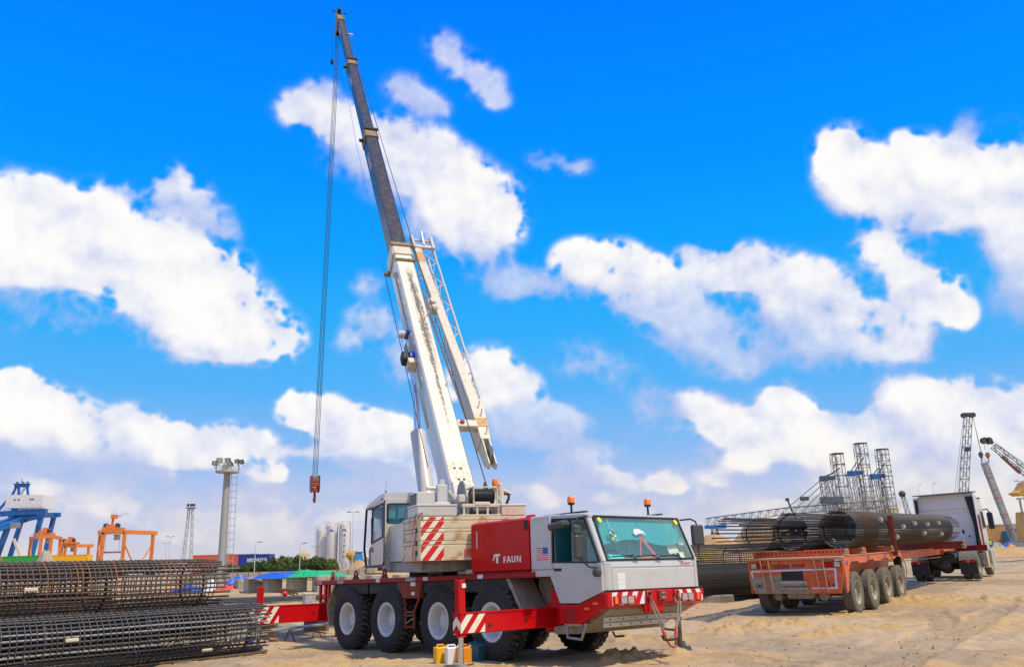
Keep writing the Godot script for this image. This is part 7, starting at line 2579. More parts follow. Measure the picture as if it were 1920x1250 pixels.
func heap(rx: float, rz: float, h: float, rough: float, sd: int, tip := Vector2.ZERO, flat_top := 0.0) -> Geo:
	var g := Geo.new()
	var n := FastNoiseLite.new()
	n.seed = sd
	n.frequency = 0.9 / maxf(0.5, minf(rx, rz))
	n.fractal_octaves = 4
	var ra := 22
	var sa := 34
	var at := func(i: int, k: int) -> Vector3:
		var f := TAU * k / sa
		var r := float(i) / ra
		var edge := 1.0 + 0.22 * n.get_noise_2d(cos(f) * rx + 50.0, sin(f) * rz)
		var p := Vector2(cos(f) * rx, sin(f) * rz) * r * edge
		var prof := 0.5 + 0.5 * cos(PI * clampf((r - flat_top) / (1.0 - flat_top), 0.0, 1.0))
		return V(p.x + tip.x * (1 - r), h * prof * (1.0 + rough * n.get_noise_2d(p.x * 1.3, p.y * 1.3 + 20.0)) - 0.04, p.y + tip.y * (1 - r))
	for i in ra:
		for k in sa:
			g.quad(at.call(i, k), at.call(i + 1, k), at.call(i + 1, k + 1), at.call(i, k + 1), Vector3.UP)
	return g


func container(called: String, label: String, mat: Material, xf: Transform3D, l: float, h := 2.6) -> Node3D:
	var c := thing(called, label, "shipping container", xf)
	var g := Geo.new()
	g.bx(-l * 0.5, l * 0.5, 0, h, -1.2, 1.2)
	part(c, "container_body", g, mat)
	g = Geo.new()
	var n := int(l / 0.5)
	for i in n:
		var x := -l * 0.5 + (i + 0.5) * l / n
		for s in [-1.0, 1.0]:
			g.bx(x - 0.12, x + 0.12, 0.12, h - 0.12, s * 1.2, s * 1.24)
	mark_stuff(part(c, "corrugation", g, mat))
	g = Geo.new()
	for x in [-l * 0.5, l * 0.5]:
		for s in [-1.0, 1.0]:
			g.bx(x - 0.08, x + 0.08, 0, h, s * 1.22 - 0.06, s * 1.22 + 0.06)
	for s in [-1.0, 1.0]:
		g.bx(-l * 0.5, l * 0.5, h - 0.1, h + 0.02, s * 1.22 - 0.05, s * 1.22 + 0.05)
	mark_stuff(part(c, "frame", g, mat))
	return c


func lamp_post(label: String, p: Vector3, h: float, arms: int, group := "lamp posts far behind") -> void:
	var l := thing("lamp_post", label, "lamp post", Transform3D(Basis.IDENTITY, p), group)
	var g := Geo.new()
	g.cyl(V(0, 0, 0), V(0, h, 0), 0.07, 0.04, 8)
	part(l, "pole", g, M.mast_pale)
	for s in ([-1.0, 1.0] if arms == 2 else [1.0]):
		g = Geo.new()
		g.bar(V(0, h, 0), V(s * 0.5, h + 0.10, 0), 0.05, 0.05)
		g.box(V(s * 0.65, h + 0.11, 0), V(0.55, 0.10, 0.28), 0.03)
		part(l, "lamp_head", g, M.steel_dark)


func make_masts() -> void:
	var m := thing("floodlight_mast", "tall grey floodlight mast with round platform and ladder", "floodlight mast", Transform3D(Basis.IDENTITY, on_ground(-25.1, -73.2)))
	var g := Geo.new()
	g.lathe([Vector2(0.36, 0), Vector2(0.27, 9.9), Vector2(0.27, 10.0)], 20, Transform3D.IDENTITY)
	part(m, "mast_tube", g, M.mast_concrete)
	g = Geo.new()
	g.lathe([Vector2(0.0, 9.95), Vector2(1.05, 9.98), Vector2(1.05, 10.12), Vector2(0.0, 10.12)], 8, Transform3D.IDENTITY)
	part(m, "platform", g, M.galvanised)
	g = Geo.new()
	for k in 8:
		var f := TAU * k / 8.0
		g.tube([V(cos(f) * 1.02, 10.1, sin(f) * 1.02), V(cos(f) * 1.02, 10.7, sin(f) * 1.02)], 0.03, 5)
	g.ring(V(0, 10.7, 0), V(1, 0, 0), V(0, 0, 1), 1.02, 0.03, 16, 5)
	g.ring(V(0, 10.4, 0), V(1, 0, 0), V(0, 0, 1), 1.02, 0.02, 16, 5)
	part(m, "railing", g, M.galvanised)
	for q in [[-1.0, 0.5, 0.3], [-0.62, 0.75, 0.35], [-0.35, 0.3, -0.6], [0.25, 0.65, 0.8], [0.42, 0.35, 0.7], [0.9, 0.6, 0.3], [1.15, 0.62, -0.2]]:
		var f := hub(m, "floodlight", Transform3D(Basis(V(0, 1, 0), -q[0] * 0.7) * Basis(V(1, 0, 0), 0.35), V(q[0], 10.3 + q[1], q[2])))
		g = Geo.new()
		g.box(Vector3.ZERO, V(0.52, 0.40, 0.22), 0.05)
		part(f, "lamp_housing", g, M.plastic_grey)
		g = Geo.new()
		g.box(V(0, 0, 0.115), V(0.42, 0.30, 0.02), 0.01)
		part(f, "lamp_glass", g, M.lamp_glass)
		g = Geo.new()
		g.bar(V(0, 0, 0), V(0, -0.45, 0), 0.04, 0.04)
		part(f, "bracket", g, M.steel_grey)
	var ld := hub(m, "ladder")
	for s in [0.42, 0.92]:
		g = Geo.new()
		g.tube([V(s + 0.08, 1.6, 0.15), V(s, 9.95, 0.15)], 0.025, 5)
		part(ld, "ladder_rail", g, M.galvanised)
	g = Geo.new()
	g.tube([V(0.70, 2.2, 0.45), V(0.66, 9.9, 0.45)], 0.015, 5)
	part(ld, "safety_rail", g, M.galvanised)
	for k in 14:
		g = Geo.new()
		g.tube([V(0.40, 2.0 + k * 0.58, 0.15), V(1.0, 2.0 + k * 0.58, 0.15)], 0.025, 5)
		part(ld, "rung", g, M.galvanised)
	g = Geo.new()
	g.bx(0.3, 1.5, 1.95, 2.02, -0.2, 0.5)
	part(m, "lower_platform", g, M.galvanised)
	# twin lattice mast farther away
	m = thing("lattice_mast", "slender twin lattice mast with lamps far behind the cages", "floodlight mast", Transform3D(Basis.IDENTITY, on_ground(-61.3, -160)))
	g = Geo.new()
	g.lattice(V(-0.8, 0, 0), V(-0.35, 12.4, 0), V(1, 0, 0), V(0, 0, 1), 0.5, 0.35, 16, 0.05, 0.03)
	mark_stuff(part(m, "lattice_leg", g, M.mast_pale))
	g = Geo.new()
	g.lattice(V(0.8, 0, 0), V(0.35, 12.4, 0), V(1, 0, 0), V(0, 0, 1), 0.5, 0.35, 16, 0.05, 0.03)
	mark_stuff(part(m, "lattice_leg", g, M.mast_pale))
	g = Geo.new()
	g.box(V(0, 12.5, 0), V(1.6, 0.15, 1.2), 0.03)
	for x in [-0.5, 0.1, 0.6]:
		g.box(V(x, 13.0, 0.2), V(0.45, 0.5, 0.3), 0.06)
	mark_stuff(part(m, "lamp_head", g, M.plastic_grey))
	lamp_post("thin double-armed lamp post left of the twin lattice mast", on_ground(-72.8, -180), 8.0, 2)
	lamp_post("low double-armed lamp post at the far left, farther off", on_ground(-98.0, -240), 8.8, 2)
	lamp_post("double-armed lamp post between the silos and the crane's operator cab", on_ground(-24.95, -130), 9.3, 2)
	lamp_post("lamp post with double arm just left of the silos", on_ground(-47.0, -200), 5.6, 2)
	lamp_post("single lamp post in front of the green shrubs, left of the silos", on_ground(-30.3, -120), 4.7, 1)
	lamp_post("single lamp post in front of the blue container", on_ground(-36.55, -120), 5.0, 1)
	lamp_post("thin lamp post behind the dark red containers", on_ground(-86.0, -220), 6.8, 1)
	lamp_post("thin lamp post rising over the lorry, left one of two", on_ground(94.5, -200), 15.0, 1)
	lamp_post("thin lamp post rising over the lorry, right one of two", on_ground(97.9, -200), 15.2, 1)
	lamp_post("double-armed lamp post beside the yellow rig at the right edge", on_ground(71.3, -120), 9.4, 2)


func make_left_background() -> void:
	# concrete blocks
	var cols := [[-23.2, -73.5, 1.05], [-21.8, -71.6, 1.2], [-20.0, -70.6, 1.25], [-17.7, -69.4, 1.25], [-15.4, -68.4, 1.25], [-13.1, -67.4, 1.2], [-10.9, -66.6, 1.2], [-8.7, -65.8, 1.2]]
	var lbl := ["grey concrete block beside the blue sheet, leftmost of the row", "grey concrete block second from the left of the row", "cream concrete block with a yellow mark, third from the left", "cream stained concrete block fourth from the left, behind the wheelbarrow", "concrete block under the blue and green sheet, fifth from the left", "concrete block behind the crane's tail, sixth from the left", "concrete block seventh from the left, behind the crane's wheels", "concrete block at the right end of the row, behind the crane"]
	for i in cols.size():
		var g := Geo.new()
		g.box(V(0, cols[i][2] * 0.5, 0), V(1.25, cols[i][2], 1.3), 0.04)
		var b := solo("concrete_block", g, M.concrete, lbl[i], "concrete block", frame(on_ground(cols[i][0], cols[i][1], -0.02), 147.0), "row of concrete blocks")
		if i == 2 or i == 3:
			g = Geo.new()
			g.tube([V(0.628, 0.75, -0.1), V(0.628, 1.0, 0.0), V(0.628, 0.95, 0.15), V(0.628, 0.8, 0.12)], 0.02, 4)
			part(b, "paint_mark", g, M.yellow_label)
	# sheets over heaps
	solo("blue_sheet", heap(2.3, 1.6, 1.25, 0.5, 41, Vector2(0.9, 0), 0.1), M.tarp_blue, "bright blue plastic sheet over a heap, left of the concrete blocks", "plastic sheet", Transform3D(Basis.IDENTITY, on_ground(-24.9, -76.0)))
	solo("white_sack", heap(1.0, 0.7, 1.1, 0.3, 45), M.white_mark, "pale sack lying at the left end of the blue sheet", "sack", Transform3D(Basis.IDENTITY, on_ground(-27.2, -77.0)))
	solo("red_sheet", heap(1.6, 1.2, 0.55, 0.5, 42, Vector2.ZERO, 0.3), M.tarp_red, "orange red plastic sheet on the sand in front of the blue sheet", "plastic sheet", Transform3D(Basis.IDENTITY, on_ground(-24.6, -73.4)))
	solo("rubble_heap", heap(1.1, 0.6, 0.32, 0.8, 43), M.trailer_rust, "small brown heap of timber and rubble on the edge of the red sheet", "rubble", Transform3D(Basis.IDENTITY, on_ground(-23.6, -72.2)))
	var sh := Geo.new()
	solo("blue_sheet", heap(3.3, 1.3, 0.42, 0.5, 47, Vector2(-0.4, 0), 0.55), M.tarp_blue, "blue half of the plastic sheeting laid over the concrete blocks", "plastic sheet", Transform3D(Basis.IDENTITY, V(-18.4, 1.13, -70.6)))
	solo("green_sheet", heap(2.9, 1.4, 0.5, 0.4, 46, Vector2(-1.0, 0), 0.2), M.tarp_green, "green plastic sheeting draped next to the blue one over the blocks", "plastic sheet", Transform3D(Basis.IDENTITY, V(-15.9, 1.2, -69.4)))
	solo("blue_sheet", heap(2.2, 1.4, 0.7, 0.5, 48), M.tarp_blue, "blue plastic sheet on the ground seen through the brown cage", "plastic sheet", Transform3D(Basis.IDENTITY, on_ground(-29.6, -78.0)))
	# fence of panels
	var fc := thing("site_fence", "long pale site fence of square panels with rusty posts, before the shrubs", "fence")
	for i in 18:
		var a := V(-44.0 + i * 1.4, 0, -110.0)
		var y := ground_at(a.x, a.z)
		var g := Geo.new()
		g.box(V(a.x + 0.7, y + 0.62, a.z), V(1.32, 1.2, 0.06), 0.01)
		part(fc, "panel", g, M.fence_panel)
		g = Geo.new()
		g.bx(a.x - 0.035, a.x + 0.035, y, y + 1.3, a.z - 0.04, a.z + 0.06)
		part(fc, "post", g, M.rust_bar)
	# shrubs
	rng.seed = 19
	var tmpl: Array = []
	for kind in 2:
		var s := Node3D.new()
		s.name = "shrub"
		var g := Geo.new()
		var clumps: Array = []
		for k in 14:
			clumps.push_back(V(rng.randf_range(-1.5, 1.5), rng.randf_range(0.4, 1.75), rng.randf_range(-1.2, 1.2)))
		for k in 3000:
			var c: Vector3 = clumps[rng.randi() % clumps.size()]
			var d := V(rng.randfn(), rng.randfn(), rng.randfn()).normalized() * rng.randf_range(0.35, 0.75) * V(1, 0.75, 1)
			var p := c + d
			p.y = maxf(p.y, 0.03)
			var b := Basis.from_euler(V(rng.randf() * TAU, rng.randf() * TAU, rng.randf() * TAU)).scaled(Vector3.ONE * rng.randf_range(0.08, 0.19))
			g.tri(p + b.x, p + b.y * 0.6 - b.x * 0.3, p - b.x - b.y * 0.5)
			g.tri(p + b.x, p - b.x - b.y * 0.5, p + b.z * 0.4 - b.y * 0.7)
		part(s, "foliage", g, M.foliage if kind == 0 else M.foliage_light)
		g = Geo.new()
		for k in 5:
			var c: Vector3 = clumps[k]
			g.tube([V(0.1 * k - 0.2, -0.1, 0), V(c.x * 0.5, c.y * 0.4, c.z * 0.5), c], 0.05, 5)
		part(s, "stem", g, M.brown_wood)
		tmpl.push_back(s)
	var spots := [[-47.4, 1.0, 0], [-45.3, 0.95, 0], [-43.2, 1.05, 0], [-41.3, 1.15, 1], [-39.4, 1.35, 0], [-37.4, 1.5, 1], [-35.5, 1.5, 1], [-33.8, 1.35, 0], [-32.2, 1.3, 0], [-30.4, 1.3, 1], [-49.6, 0.9, 0], [-44.2, 0.8, 0], [-38.4, 1.0, 0], [-34.6, 1.0, 0]]
	var sl := ["leftmost", "second from the left", "third from the left", "fourth from the left", "fifth from the left", "sixth from the left, tall and yellowish", "seventh from the left, the tallest", "eighth from the left", "ninth from the left, beside the silos", "rightmost, behind the silos", "partly hidden by the floodlight mast", "low front one at the left", "low front one in the middle", "low front one at the right"]
	for i in spots.size():
		var s: Node3D = tmpl[spots[i][2]].duplicate()
		s.name = numbered("shrub")
		var z := -140.0 + (4.0 if i > 10 else rng.randf_range(-1.5, 1.5))
		s.transform = Transform3D(Basis(V(0, 1, 0), rng.randf() * TAU).scaled(V(1.05, spots[i][1], 1.05)), V(spots[i][0], ground_at(spots[i][0], z), z))
		add_child(s)
		tag(s, "green shrub of the belt behind the fence, " + sl[i], "shrub", "shrubs behind the fence")
	for s in tmpl:
		s.free()
	# containers
	container("container", "orange red shipping container left of the blue one, behind the mast", M.container_red, frame(V(-57.8, 2.35, -171.0), 86.0), 12.2)
	var c := container("container", "dark blue shipping container with white lettering above the shrubs", M.container_blue, frame(V(-50.4, 2.15, -166.5), 96.0), 6.1)
	text(c, "MEDKON", 0.66, M.white_mark, Transform3D(Basis.IDENTITY, V(0.6, 1.55, 1.25)), 0.02)
	text(c, "LINES", 0.36, M.white_mark, Transform3D(Basis.IDENTITY, V(0.6, 0.85, 1.25)), 0.02)
	c = container("container", "green shipping container behind the brown cage at the left edge", M.container_green, frame(V(-115.0, 3.85, -201.0), 92.0), 9.0)
	text(c, "HL 40", 0.7, M.white_mark, Transform3D(Basis.IDENTITY, V(-0.4, 0.9, 1.25)), 0.02)
	container("container", "yellow shipping container behind the brown cage, right of the green one", M.container_yellow, frame(V(-104.0, 3.8, -200.5), 88.0), 8.8)
	container("container", "ochre shipping container at the left picture edge beside the green one", M.container_ochre, frame(V(-124.5, 3.85, -202.0), 90.0), 9.0)
	for q in [[-115.0, -201.5, 9.0], [-104.0, -201.0, 8.8], [-124.5, -202.5, 9.0], [-57.8, -171.5, 12.2], [-50.4, -167.0, 6.1]]:
		var gy := ground_at(q[0], q[1])
		var h: float = (3.85 if q[0] < -60.0 else 2.15) - gy - 0.02
		container("container", "rust red shipping container carrying the " + {-115.0: "green", -104.0: "yellow", -124.5: "ochre", -57.8: "orange red", -50.4: "dark blue"}[q[0]] + " one on top of it", M.container_red, frame(V(q[0], gy, q[1]), 90.0), q[2], h)
	solo("gravel_heap", heap(4.0, 3.0, 6.4, 0.2, 51), M.concrete, "pale grey heap beside the green container, showing over the cage", "gravel heap", Transform3D(Basis.IDENTITY, on_ground(-103.0, -188.0)))
	# silos
	for k in 3:
		var x: float = [-46.0, -43.15, -39.95][k]
		var z: float = [-202.5, -200.0, -199.0][k]
		var gy := ground_at(x, z)
		var s := thing("cement_silo", ["white cement silo, left of the three and half hidden", "white cement silo with an emblem, middle of the three", "white cement silo lettered from top to bottom, right of the three"][k], "silo", Transform3D(Basis.IDENTITY, V(x, gy, z)), "cement silos")
		var top: float = [9.6, 10.3, 10.5][k]
		var g := Geo.new()
		g.lathe([Vector2(0.0, top + 0.15), Vector2(1.25, top), Vector2(1.27, 2.4), Vector2(0.25, 0.5), Vector2(0.0, 0.5)], 28, Transform3D.IDENTITY)
		part(s, "silo_shell", g, M.silo_white)
		g = Geo.new()
		for i in 4:
			var f := TAU * (i + 0.5) / 4.0
			g.tube([V(cos(f) * 1.2, 0, sin(f) * 1.2), V(cos(f) * 1.2, 2.6, sin(f) * 1.2)], 0.09, 6)
			var f2 := TAU * (i + 1.5) / 4.0
			g.tube([V(cos(f) * 1.2, 0.1, sin(f) * 1.2), V(cos(f2) * 1.2, 2.2, sin(f2) * 1.2)], 0.05, 5)
		mark_stuff(part(s, "leg_frame", g, M.silo_white))
		g = Geo.new()
		for q in [-1.55, -1.2]:
			g.tube([V(q, 0, 0.6), V(q, top + 1.0, 0.6)], 0.04, 5)
		for i in 18:
			g.tube([V(-1.55, 0.4 + i * 0.6, 0.6), V(-1.2, 0.4 + i * 0.6, 0.6)], 0.03, 4)
		for i in 7:
			g.ring(V(-1.4, 2.5 + i * 1.2, 0.75), V(1, 0, 0), V(0, 0, 1), 0.35, 0.025, 10, 4)
		g.tube([V(1.3, 0.3, 0.4), V(1.3, top + 0.4, 0.4), V(1.0, top + 0.6, 0.3), V(0.7, top + 0.1, 0.2)], 0.06, 6)
		mark_stuff(part(s, "ladder_and_pipe", g, M.galvanised))
		g = Geo.new()
		for i in 10:
			var f := TAU * i / 10.0
			g.tube([V(cos(f) * 1.15, top, sin(f) * 1.15), V(cos(f) * 1.15, top + 0.7, sin(f) * 1.15)], 0.03, 4)
		g.ring(V(0, top + 0.7, 0), V(1, 0, 0), V(0, 0, 1), 1.15, 0.03, 18, 4)
		g.box(V(-0.4, top + 0.6, 0), V(0.7, 0.9, 0.7), 0.05)
		mark_stuff(part(s, "top_railing", g, M.silo_white))
		if k > 0:
			var em := hub(s, "emblem")
			g = Geo.new()
			g.tube([V(-0.5, 9.0, 1.17), V(-0.2, 9.4, 1.27), V(0.05, 9.45, 1.29), V(0.15, 9.1, 1.28)], 0.09, 5)
			part(em, "red_arc", g, M.red_mark if k == 2 else M.container_blue)
			g = Geo.new()
			g.tube([V(0.05, 9.45, 1.29), V(0.3, 9.3, 1.25), V(0.5, 9.0, 1.18)], 0.09, 5)
			part(em, "blue_arc", g, M.blue_mark)
		if k == 2:
			for i in 5:
				text(s, "GIECO"[i], 0.52, M.black_mark, Transform3D(Basis.IDENTITY, V(0.12 - 0.02 * i, 8.1 - i * 1.22, 1.285)), 0.03, false, 0.25)
	# mixing plant beside the silos
	var gx := ground_at(-27.5, -150.0)
	var mp := thing("mixing_plant", "yellow and blue concrete mixing plant between the silos and the crane cab", "mixing plant", Transform3D(Basis.IDENTITY, V(-27.6, gx, -150.0)))
	var g := Geo.new()
	g.cyl(V(-1.7, 3.1, 0), V(-0.6, 2.9, 0), 0.75, 0.95, 20)
	g.cyl(V(-2.2, 3.2, 0), V(-1.7, 3.1, 0), 0.4, 0.75, 20)
	part(mp, "mixer_drum", g, M.machine_yellow)
	g = Geo.new()
	g.hexa([V(-0.7, 2.2, -0.8), V(0.7, 2.2, -0.8), V(0.7, 2.2, 0.8), V(-0.7, 2.2, 0.8), V(-0.35, 3.5, -0.5), V(0.4, 3.5, -0.5), V(0.4, 3.5, 0.5), V(-0.35, 3.5, 0.5)])
	g.bx(-0.5, 0.8, 3.5, 3.65, -0.6, 0.6)
	part(mp, "hopper", g, M.container_sky)
	g = Geo.new()
	for x in [-1.5, -0.7, 0.7, 1.6]:
		for s in [-0.7, 0.7]:
			g.bar(V(x, 0, s), V(x * 0.9, 2.3, s), 0.12, 0.12)
	g.bx(-1.6, 1.7, 2.1, 2.25, -0.8, 0.8)
	mark_stuff(part(mp, "plant_frame", g, M.steel_grey))
	g = Geo.new()
	g.bar(V(0.9, 3.2, 0), V(2.2, 1.9, 0.4), 0.5, 0.4, 0.05)
	part(mp, "chute", g, M.pale_concrete)
	solo("sand_heap", heap(3.4, 3.0, 2.3, 0.15, 61), M.sand_heap, "yellow sand heap behind the crane, below the mixing plant", "sand heap", Transform3D(Basis.IDENTITY, on_ground(-26.4, -144.0)))
	solo("sand_heap", heap(4.2, 3.0, 2.0, 0.15, 62, Vector2(1.2, 0)), M.sand_heap, "broad sand heap right behind the operator cab, behind the ramp wall", "sand heap", Transform3D(Basis.IDENTITY, on_ground(-19.3, -122.0)))
	g = Geo.new()
	g.prism([Vector2(-2.4, 0), Vector2(2.4, 0), Vector2(2.4, 1.9), Vector2(2.0, 2.0), Vector2(-2.4, 0.4)], -0.2, 0.2, Transform3D.IDENTITY, 0.02)
	solo("ramp_wall", g, M.concrete, "pale concrete ramp wall rising to the right, below the silos", "ramp wall", Transform3D(Basis.IDENTITY, on_ground(-22.1, -119.5)))
	g = Geo.new()
	g.bx(-1.3, 1.3, 0, 2.2, -1.0, 1.0, 0.03)
	solo("site_hut", g, M.steel_grey, "small grey hut at the foot of the right silo", "hut", Transform3D(Basis.IDENTITY, on_ground(-34.5, -186.0)))
	for q in [["apartment_block", -74.5, -300.0, 3.6, 6.0, "pinkish block of flats far behind the shrubs, left one"], ["apartment_block", -68.5, -300.0, 3.2, 5.2, "low cream block of flats far behind the shrubs, next to the silos"]]:
		var ab := thing(q[0], q[5], "building", Transform3D(Basis.IDENTITY, on_ground(q[1], q[2])), "far buildings")
		g = Geo.new()
		g.bx(-q[3] * 0.5, q[3] * 0.5, 0, q[4], -2, 2)
		g.bx(-q[3] * 0.2, q[3] * 0.2, q[4], q[4] + 0.8, -1, 1)
		part(ab, "wall", g, M.hut_cream)
		for i in 3:
			for k in 3:
				g = Geo.new()
				g.bx(-q[3] * 0.4 + i * q[3] * 0.3, -q[3] * 0.4 + i * q[3] * 0.3 + 0.5, 1.2 + k * 1.5, 2.0 + k * 1.5, 2.0, 2.02)
				part(ab, "window", g, M.seal)


func make_gantry(called: String, label: String, A: Vector3, B: Vector3, C: Vector3, D: Vector3, top: float, deck: float) -> void:
	# rubber-tyred gantry crane: feet A (far left), B (near left), C (near right), D (far right)
	var t := thing(called, label, "gantry crane", Transform3D.IDENTITY, "orange gantry cranes")
	var h := V(0, top, 0)
	for p in [A, B, C, D]:
		var g := Geo.new()
		g.bar(p, p + h, 1.0, 1.2, 0.08)
		part(t, "leg", g, M.crane_orange)
		g = Geo.new()
		g.box(p + V(0, 0.6, 0), V(3.2, 1.2, 1.4), 0.1)
		part(t, "bogie", g, M.steel_dark)
	for q in [[A, B], [D, C], [B, C]]:
		var g := Geo.new()
		g.bar(q[0] + h + (q[0] - q[1]).normalized() * 2.0, q[1] + h, 1.0, 1.5, 0.05)
		part(t, "girder", g, M.crane_orange)
	for q in [[A, D], [B, C]]:
		var g := Geo.new()
		g.bar(q[0] + V(0, 1.6, 0), q[1] + V(0, 1.6, 0), 0.7, 0.9)
		part(t, "sill_beam", g, M.crane_orange)
	for q in [[A, B], [D, C]]:
		var g := Geo.new()
		g.bar(q[0] + V(0, top * 0.75, 0), q[0].lerp(q[1], 0.5) + V(0, 2.0, 0), 0.35, 0.35)
		g.bar(q[1] + V(0, top * 0.75, 0), q[0].lerp(q[1], 0.5) + V(0, 2.0, 0), 0.35, 0.35)
		mark_stuff(part(t, "brace", g, M.crane_orange))
	var m := (A + B + C + D) * 0.25
	m = B.lerp(m, 0.5) + h
	var g := Geo.new()
	g.box(m + V(0.5, 1.3, 0), V(7.0, 1.0, 4.0), 0.05)
	g.box(m + V(-0.5, 2.2, 0), V(3.5, 1.4, 2.4), 0.1)
	part(t, "trolley", g, M.crane_orange)
	g = Geo.new()
	for x in [-2.6, 1.8]:
		g.cyl(m + V(x, 2.6, -0.6), m + V(x, 2.6, 0.6), 0.9, 0.9, 16)
	mark_stuff(part(t, "cable_drum", g, M.steel_dark))
	g = Geo.new()
	g.bar(m + V(-0.3, 2.5, 0), m + V(-0.2, deck, 0), 0.7, 0.7)
	g.box(m + V(0.2, deck + 0.4, 0), V(2.2, 1.5, 1.4), 0.1)
	g.bar(m + V(1.2, deck + 0.5, 0), m + V(2.8, deck + 0.6, 0), 0.3, 0.3)
	part(t, "aerial_post", g, M.crane_orange)
	g = Geo.new()
	g.box(m + V(2.2, -1.8, 0.5), V(1.8, 2.0, 1.6), 0.1)
	part(t, "driver_cabin", g, M.steel_grey)
	g = Geo.new()
	g.box(m + V(0.5, -top * 0.45, 0), V(6.5, 0.6, 1.6), 0.05)
	part(t, "spreader", g, M.machine_yellow)
	g = Geo.new()
	for x in [-2.2, 3.2]:
		g.tube([m + V(x, 0.8, 0), m + V(x, -top * 0.45, 0)], 0.05, 4)
	mark_stuff(part(t, "rope", g, M.rope))
	g = Geo.new()
	for i in 8:
		var p := A.lerp(B, i / 7.0) + h
		g.bar(p + V(0, 0.9, 0), p + V(0, 2.0, 0), 0.1, 0.1)
	g.bar(A + h + V(0, 2.0, 0), B + h + V(0, 2.0, 0), 0.1, 0.1)
	mark_stuff(part(t, "walkway_rail", g, M.mast_pale))


